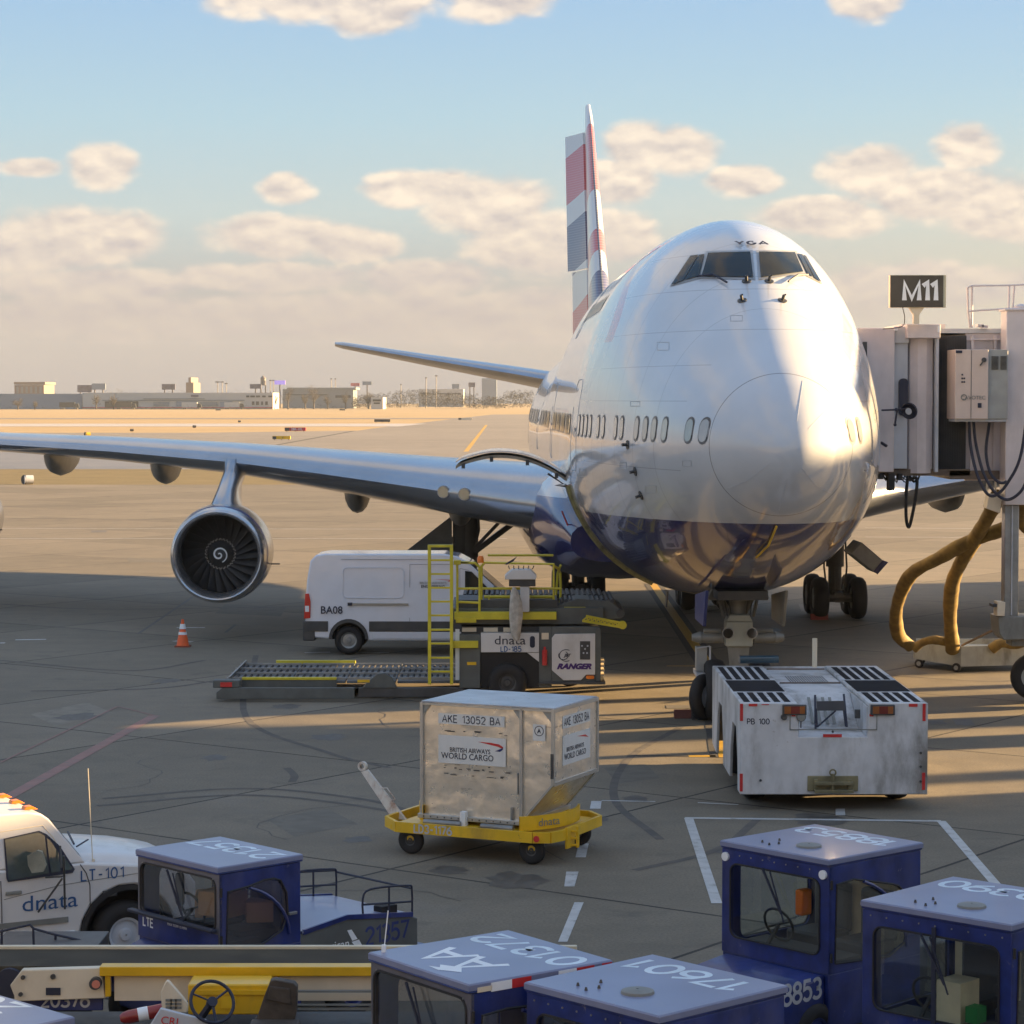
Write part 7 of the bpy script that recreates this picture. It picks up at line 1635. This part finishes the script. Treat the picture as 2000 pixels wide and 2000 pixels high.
# ================================================================ PICKUP TRUCK
def truck():
    ang = math.atan2(.48, .877); O = Vector((-4.37, 28, 0)); t = thing('service_truck', 'white service truck with orange roof lamps and blue door lettering, left edge', 'truck', O, ang)
    M_ = Matrix.Translation(O) @ Matrix.Rotation(ang, 4, 'Z'); MI = M_.inverted(); nrm = Vector((.48, -.877, 0)).normalized()
    w = MT['white']
    c = lambda x, y: (x / 3.864, 1550 + y / 3.864)
    def L(x, y, y0=0.):
        u, v = c(x, y); return MI @ plane_hit(u, v, M_ @ Vector((0, y0, 0)), nrm)
    Wd = 2.0
    # lower body with fender and wheel arch
    def arch(cx, r, n=9): return [(cx + r * math.cos(math.pi * k / n), .42 + r * math.sin(math.pi * k / n)) for k in range(n + 1)]
    prof = [(.84, .48), (.84, .92), (.72, 1.08), (.3, 1.17), (-.5, 1.27), (-3.6, 1.27), (-3.6, .45), (-.62, .45)] + arch(0, .56)[::-1] + [(.6, .45)]
    MB().prism(prof, 'y', 0.02, Wd - .02).build('body', w, t, bevel=.045)
    # hood
    rings = []
    for x, z0, z1, ins in ((.82, 1.02, 1.08, .16), (.68, 1.1, 1.18, .13), (.35, 1.16, 1.25, .11), (-.1, 1.2, 1.31, .09), (-.52, 1.22, 1.35, .09)):
        rings.append([Vector((x, y, z)) for y, z in ((ins, z0), (ins + .07, z1 - .03), (ins + .22, z1 + .0), (.8, z1 + .035), (Wd - .8, z1 + .035), (Wd - ins - .22, z1), (Wd - ins - .07, z1 - .03), (Wd - ins, z0))])
    MB().loft(rings, True).build('bonnet', w, t, ang=50)
    # greenhouse
    zr = 1.87; B = [(-.48, 1.27), (-.87, 1.78), (-.95, 1.84), (-1.1, zr), (-3.4, zr), (-3.6, 1.8), (-3.6, 1.27)]
    def gh(y0, sgn):
        return None
    tum = lambda z: .03 + (z - 1.27) * .22
    mb = MB(); A = [mb.v((x, tum(z), z)) for x, z in B]; Bq = [mb.v((x, Wd - tum(z), z)) for x, z in B]; n = len(B)
    for i in range(n): mb.f([A[i], A[(i + 1) % n], Bq[(i + 1) % n], Bq[i]])
    mb.f(A[::-1]); mb.f(Bq); mb.build('cab', w, t, bevel=.02)
    wg = mat('truck_side_glass', (.07, .09, .085), .06, coat=.8, var=.5, scale=1.2)
    def side(pts, nm, m, lift=.006, par=None):
        mb = MB(); vs = []
        for (x, y) in pts:
            z = L(x, y).z; z = L(x, y, tum(z)).z; yy = (tum(z) if z > 1.27 else 0.02) - lift; q = L(x, y, yy); vs.append(mb.v((q.x, q.y, q.z)))
        mb.f(vs); return mb.build(nm, m, par or t, fixn=True)
    fr = side([(28, 340), (295, 280), (350, 305), (452, 395), (565, 570), (550, 598), (60, 668), (48, 640)], 'window_seal', MT['ink'], .016)
    side([(38, 348), (290, 292), (338, 318), (368, 600), (66, 655)], 'side_window', wg, .024, fr); side([(352, 335), (375, 350), (442, 445), (458, 585), (385, 597)], 'vent_window', wg, .024, fr)
    side([(466, 455), (545, 560), (540, 572), (476, 582)], 'side_window', wg, .024, fr)
    mb = MB(); mb.poly([(-.505, .12, 1.325), (-.505, Wd - .12, 1.325), (-.83, Wd - .2, 1.75), (-.83, .2, 1.75)]); mb.build('windscreen', wg, t)
    def dline(px, r=.006, nm='door_gap', m=None):
        pts = []
        for (x, y) in px:
            p = L(x, y); yy = tum(p.z) if p.z > 1.27 else .02; p = L(x, y, yy); pts.append(Vector((p.x, yy - .003, p.z)))
        return MB().tube(pts, r, 5).build(nm, m or MT['dark'], t)
    dline([(605, 535), (650, 600), (678, 690), (680, 860), (665, 960), (640, 1020), (635, 1110)]); dline([(5, 660), (12, 850), (18, 1190)]); dline([(30, 800), (460, 690), (1040, 600)], .004, 'body_crease', MT['grey']); dline([(0, 290), (320, 240), (400, 330), (440, 400)], .006, 'drip_rail', MT['beige'])
    mb = MB(); 
    for k_, (x0_, x1_) in enumerate(((-.70, -3.55),)): MB().box(x1_, x0_, .0, .025, .62, .68).build('rub_strip', MT['grey'], t)
    MB().box(-3.55, -.62, .005, .03, .40, .52).build('sill', MT['cleanwhite'], t, bevel=.01)
    def place(x, y): p = L(x, y, .02); return Vector((p.x, .014, p.z))
    text('dnata', 'company_lettering', MT['inkblue'], t, place(375, 820), (1, 0, 0), (0, 0, 1), .25, .001, xs=1.2)
    strokes('LT-101', 'fleet_number', MT['inkblue'], t, place(772, 605), (1, 0, 0), (0, 0, 1), .115, .15, .3)
    p = place(828, 752); MB().box(p.x - .085, p.x + .085, .005, .018, p.z - .035, p.z + .035).build('side_badge', MT['dark'], t, bevel=.004)
    p = place(100, 748); MB().box(p.x - .09, p.x + .09, -.01, .018, p.z - .02, p.z + .02).build('door_handle', MT['grey'], t, bevel=.008)
    # west coast mirror with arms
    Q = lambda x, y, yy=-.22: L(x, y, yy)
    mb = MB(); mb.tube([Q(482, 470), Q(490, 870, -.02)], .013, 6); mb.tube([Q(470, 640), Q(288, 895, -.02)], .012, 6); mb.tube([Q(345, 632, -.02), Q(475, 625)], .012, 6); mb.tube([Q(455, 395, -.0), Q(462, 560, -.1)], .012, 6); ar = mb.build('mirror_arm', MT['dark'], t)
    mb = MB(); q = [Q(205, 470), Q(280, 430), (Q(315, 440)), Q(345, 545), Q(325, 590), Q(240, 600), Q(210, 540)]; r0 = [mb.v(p) for p in q]; r1 = [mb.v(p + Vector((.03, .05, 0))) for p in q]; n = len(q)
    for i in range(n): mb.f([r0[i], r0[(i + 1) % n], r1[(i + 1) % n], r1[i]])
    mb.f(r0[::-1]); mb.f(r1); mb.build('wing_mirror', mat('mirror_back_olive', (.42, .42, .33), .25, metal=.3, var=.3), t)
    for yl in (.40, .88, 1.36):
        p = Vector((-1.02, yl, 0))
        s_ = [(-.07, 0), (-.06, .035), (.02, .04), (.09, 0)]
        MB().prism([(p.x + a_, zr - .004 + b_) for a_, b_ in s_], 'y', p.y - .06, p.y + .06).build('roof_lamp', MT['amber'], t, bevel=.006)
    p = L(705, 512, .12); mb = MB(); mb.tube([p, Vector((p.x - .01, p.y, p.z + .02)), L(665, -190, .12)], .006, 5); mb.cyl(p, p + Vector((0, 0, .03)), .018, seg=8); mb.build('whip_aerial', MT['beige'], t)
    mb = MB(); mb.beam((-.46, .5, 1.405), (-.30, 1.2, 1.425), .018); mb.beam((-.48, .35, 1.40), (-.25, .62, 1.42), .014); mb.build('wiper', MT['ink'], t)
    for x in (0, -3.3):
        for y in (.16, Wd - .16): wheel(t, (x, y, .39), .39, .25, 'wheel', (0, 1, 0), .52, MT['bluegrey'])
    MB().prism([(.54 * math.cos(math.pi * k / 12), .42 + .54 * math.sin(math.pi * k / 12)) for k in range(13)], 'y', .3, .9).build('wheel_well', MT['black'], t)
    mb = MB(); q = [(.56 * math.cos(math.pi * k / 12), .42 + .56 * math.sin(math.pi * k / 12)) for k in range(13)] + [(.50 * math.cos(math.pi * k / 12), .42 + .50 * math.sin(math.pi * k / 12)) for k in range(12, -1, -1)]; mb.prism(q, 'y', .0, .1); mb.build('wheel_arch', MT['black'], t)
    MB().box(.87, 1.0, .05, Wd - .05, .45, .72).build('front_bumper', MT['chrome'], t, bevel=.03)
truck()
def low_cart():
    c = lambda x, y: (x / 3.864, 1550 + y / 3.864); d = 24.6
    Q = lambda x, y, dy=0: PY(*c(x, y), d + dy)
    a = Q(10, 1160); t = thing('rail_cart', 'low dark cart with thin bent tube rails below the truck door, left edge', 'cart', (a.x, d, 0)); t['_w'] = 1
    p, q = Q(-60, 1180), Q(740, 1180); MB().box(p.x, q.x, d, d + .7, .5, Q(0, 1150).z).build('cart_bed', MT['dark'], t, bevel=.01)
    for pts in ([Q(-40, 1050), Q(225, 990), Q(250, 1015), Q(255, 1150)], [Q(12, 1040), Q(12, 1190)], [Q(250, 1018, .3), Q(420, 1065, .3), Q(600, 1105, .3), Q(720, 1145, .3)], [Q(418, 1065, .3), Q(418, 1160, .3)], [Q(600, 1105, .3), Q(600, 1165, .3)], [Q(560, 1190, .2), Q(760, 1130, .5), Q(770, 1150, .5)]):
        MB().tube(pts, .013, 6).build('tube_rail', MT['ink'], t)
    b0 = Q(215, 1150, .1); b1 = Q(345, 1185, .1); MB().box(b0.x, b1.x, d + .1, d + .3, b1.z, b0.z).build('battery_box', MT['dark'], t, bevel=.01)
    for x in (p.x + .3, q.x - .3): wheel(t, (x, d + .05, .25), .25, .15, 'wheel', (0, 1, 0), .5, MT['dark'])
low_cart()

# ================================================================ BELT LOADER
def belt_loader():
    c = lambda x, y: (x / 3.864, 1550 + y / 3.864); c4 = lambda x, y: (200 + x / 2.76, 1600 + y / 2.76)
    yn, yf = 22.4, 23.2; zt = 1.35
    t = thing('belt_loader', 'long low conveyor belt loader with yellow side rail, open driver seat and steering wheel', 'belt loader', (-2.5, 22.4, 0)); t['_w'] = 1
    Xn = lambda u, d=yn: (u - 1000) / FP * d
    x0, x1 = -5.6, Xn(1205, 22.8)
    belt = mat('conveyor_belt_rubber', (.055, .047, .034), .8, spec=.2, var=.2, scale=1.5, dirt=.4, dcol=(.16, .14, .1, 1))
    MB().prism([(x0, zt - .03), (x1 - .45, zt - .03), (x1, zt - .20), (x1, zt - .25), (x1 - .5, zt - .1), (x0, zt - .1)], 'y', yn + .06, yf - .04).build('belt', belt, t)
    MB().box(x0, x1 - .35, yf - .04, yf + .02, zt - .28, zt + .0).build('far_rail', mat('rail_cream', (.62, .56, .42), .45, var=.1), t, bevel=.008)
    xr0 = Xn(190); 
    mb = MB(); mb.prism([(yn - .10, zt - .0), (yn + .06, zt + .0), (yn + .06, zt - .07), (yn - .03, zt - .09), (yn - .10, zt - .085)], 'x', xr0, x1 - .3); mb.build('yellow_rail', mat('rail_yellow_deep', (.72, .42, .01), .4, coat=.2, var=.1, dirt=.4, dcol=(.3, .2, .04, 1)), t, bevel=.006)
    MB().box(xr0 + .12, x1 - .4, yn - .02, yn + .04, zt - .33, zt - .09).build('side_panel', MT['beige'], t, bevel=.004)
    mb = MB(); q = [(Xn(20), zt - .28), (Xn(12), zt - .18), (Xn(35), zt - .04), (Xn(190), zt - .02), (Xn(200), zt - .30), (Xn(20), zt - .33)]; mb.prism(q, 'y', yn - .05, yn + .05); hp = mb.build('head_panel', MT['beige'], t, bevel=.01)
    def dot(x, y, r, m=MT['dark'], nm='bolt'):
        p = PY(*c(x, y), yn - .06); MB().cyl((p.x, yn - .07, p.z), (p.x, yn - .05, p.z), r, seg=12).build(nm, m, hp)
    dot(173, 1388, .02); dot(155, 1515, .02); dot(400, 1382, .024)
    p, q2 = PY(*c(355, 1455), yn), PY(*c(465, 1510), yn); MB().box(p.x, q2.x, yn - .06, yn - .045, q2.z, p.z).build('slot', MT['ink'], hp)
    p = PY(*c(722, 1430), yn - .08); lt = MB().cyl((p.x, yn - .12, p.z), (p.x, yn, p.z), .055, seg=18).build('side_lamp', MT['dark'], t); MB().cyl((p.x + .01, yn - .13, p.z), (p.x + .01, yn - .12, p.z), .038, seg=18).build('lens', mat('pink_lens', (.6, .22, .15), .2, coat=.8), lt)
    for u in (204, 536): MB().box(Xn(u) - .02, Xn(u) + .03, yn - .07, yn - .02, zt - .28, zt - .08).build('rail_bracket', bpy.data.materials['rail_yellow_deep'], t, bevel=.005)
    MB().cyl((Xn(8), yn + .0, zt - .17), (Xn(8), yf, zt - .17), .13, seg=20).build('head_roller', MT['ink'], t)
    # chassis with open driver place
    MB().box(-5.4, .8, 21.5, 23.2, .35, .72).build('chassis', MT['dark'], t, bevel=.01)
    for x in (-4.4, -.4):
        for y in (21.55, 23.1): wheel(t, (x, y, .33), .33, .22, 'wheel', (0, 1, 0), .5, MT['dark'])
    p, q2 = PY(*c(90, 1500), 22.2), PY(*c(740, 1650), 22.2); bp = MB().box(p.x, q2.x, 22.46, 22.5, q2.z - .05, p.z).build('blue_side_panel', MT['navy'], t, bevel=.01)
    pp = PY(*c(490, 1560), 22.45); strokes('20376', 'fleet_number', MT['bluegrey'], bp, (pp.x, 22.457, pp.z), (1, 0, 0), (0, 0, 1), .12, .18, .16, off=t.location)
    D = 21.9; Q = lambda x, y, dy=0: PY(*c4(x, y), D + dy)
    p, q2 = Q(460, 890), Q(900, 1055); MB().box(p.x, q2.x, D, D + .35, q2.z, p.z).build('engine_box', bpy.data.materials['rail_yellow_deep'], t, bevel=.015)
    MB().box(p.x + .02, q2.x, D - .02, D - .0, p.z - .09, p.z - .05).build('box_fold', bpy.data.materials['rail_yellow_deep'], t)
    p, q2 = Q(640, 950, -.01), Q(720, 1020, -.01); MB().box(p.x, q2.x, D - .01, D, q2.z, p.z).build('warning_notice', MT['yellow'], t)
    # white cowl, instrument plate, extinguisher
    def plate(px, d, th, nm, m, tilt=0):
        mb = MB(); q = [PY(*c4(*a), d + tilt * i) for i, a in enumerate(px)]; r0 = [mb.v(v_) for v_ in q]; r1 = [mb.v(v_ + Vector((0, th, 0))) for v_ in q]; n = len(q)
        for i in range(n): mb.f([r0[i], r0[(i + 1) % n], r1[(i + 1) % n], r1[i]])
        mb.f(r0[::-1]); mb.f(r1); return mb.build(nm, m, t, bevel=.008)
    cw = plate([(313, 935), (335, 885), (348, 870), (362, 880), (435, 965), (460, 1000), (458, 1045), (322, 1035)], 21.4, .06, 'cowl', MT['beige'])
    mb = MB(); rnd = random.Random(1)
    for k_ in range(9):
        p = PY(*c4(340 + (k_ % 3) * 26, 970 + (k_ // 3) * 20), 21.39); mb.box(p.x, p.x + .055, 21.39, 21.398, p.z - .022, p.z)
    mb.build('stencil_mark', MT['grey'], cw)
    ip = plate([(312, 1020), (560, 1085), (590, 1200), (200, 1200)], 21.1, .05, 'instrument_plate', MT['bluegrey'])
    text('CRL', 'stencil_lettering', MT['red'], ip, PY(*c4(370, 1092), 21.09), (1, 0, -.15), (0, 0, 1), .10, .001, off=t.location)
    A, B = Q(95, 1075, -.25), Q(270, 1040, -.2); fe = MB().lathe([(0, .03), (.03, .05), (.08, .06), (.42, .06), (.47, .04), (.52, .02)], A, (B - A), 18, True).build('fire_extinguisher', mat('extinguisher_red', (.25, .02, .02), .3, coat=.5), t)
    MB().lathe([(.16, .062), (.25, .062)], A, (B - A), 18).build('extinguisher_label', MT['palewhite'], fe)
    # steering wheel on its column
    ctr = Q(592, 985, -.7); nrm = Vector((.35, -.75, .55)).normalized(); ex = nrm.cross(Vector((0, 0, 1))).normalized(); ey = ex.cross(nrm); rr = .19
    pts = [ctr + ex * rr * math.cos(R(k_)) + ey * rr * math.sin(R(k_)) for k_ in range(0, 361, 12)]
    sw = MB().tube(pts, .015, 8, False).build('steering_wheel', MT['ink'], t)
    mb = MB()
    for k_ in (30, 150, 270): mb.beam(ctr, ctr + ex * rr * math.cos(R(k_)) + ey * rr * math.sin(R(k_)), .022, .012)
    mb.cyl(ctr - nrm * .04, ctr + nrm * .015, .045, seg=14); mb.beam(ctr, ctr - nrm * .45, .045); mb.build('wheel_hub', MT['ink'], sw)
    # driver seat
    rings = []; q = [Q(825, 1200, -.7), Q(830, 1085, -.7), Q(850, 1000, -.7), Q(900, 875, -.7)]; z_ = [1.0] * 4
    sb = plate([(830, 1080), (870, 960), (905, 872), (930, 866), (1030, 885), (1050, 905), (1046, 1040), (1030, 1110), (1020, 1200), (830, 1200)], 21.2, .12, 'seat_back', mat('worn_seat_leather', (.06, .05, .042), .7, var=.3, scale=6, bump=.6, bscale=14))
    plate([(884, 975), (905, 900), (1010, 915), (1015, 1000)], 21.185, .03, 'seat_cushion', bpy.data.materials['worn_seat_leather'])
    plate([(780, 1140), (1040, 1140), (1060, 1200), (760, 1200)], 20.8, .4, 'seat_base', bpy.data.materials['worn_seat_leather'])
    for (y0_, y1_) in ((1020, 1030), (925, 935), (1000, 1006)):
        p, q2 = Q(1050, y0_, .3), Q(1500, y1_, .3); MB().box(p.x, q2.x, D + .3, D + .34, q2.z, p.z).build('chassis_rail', MT['grey'], t)
belt_loader()
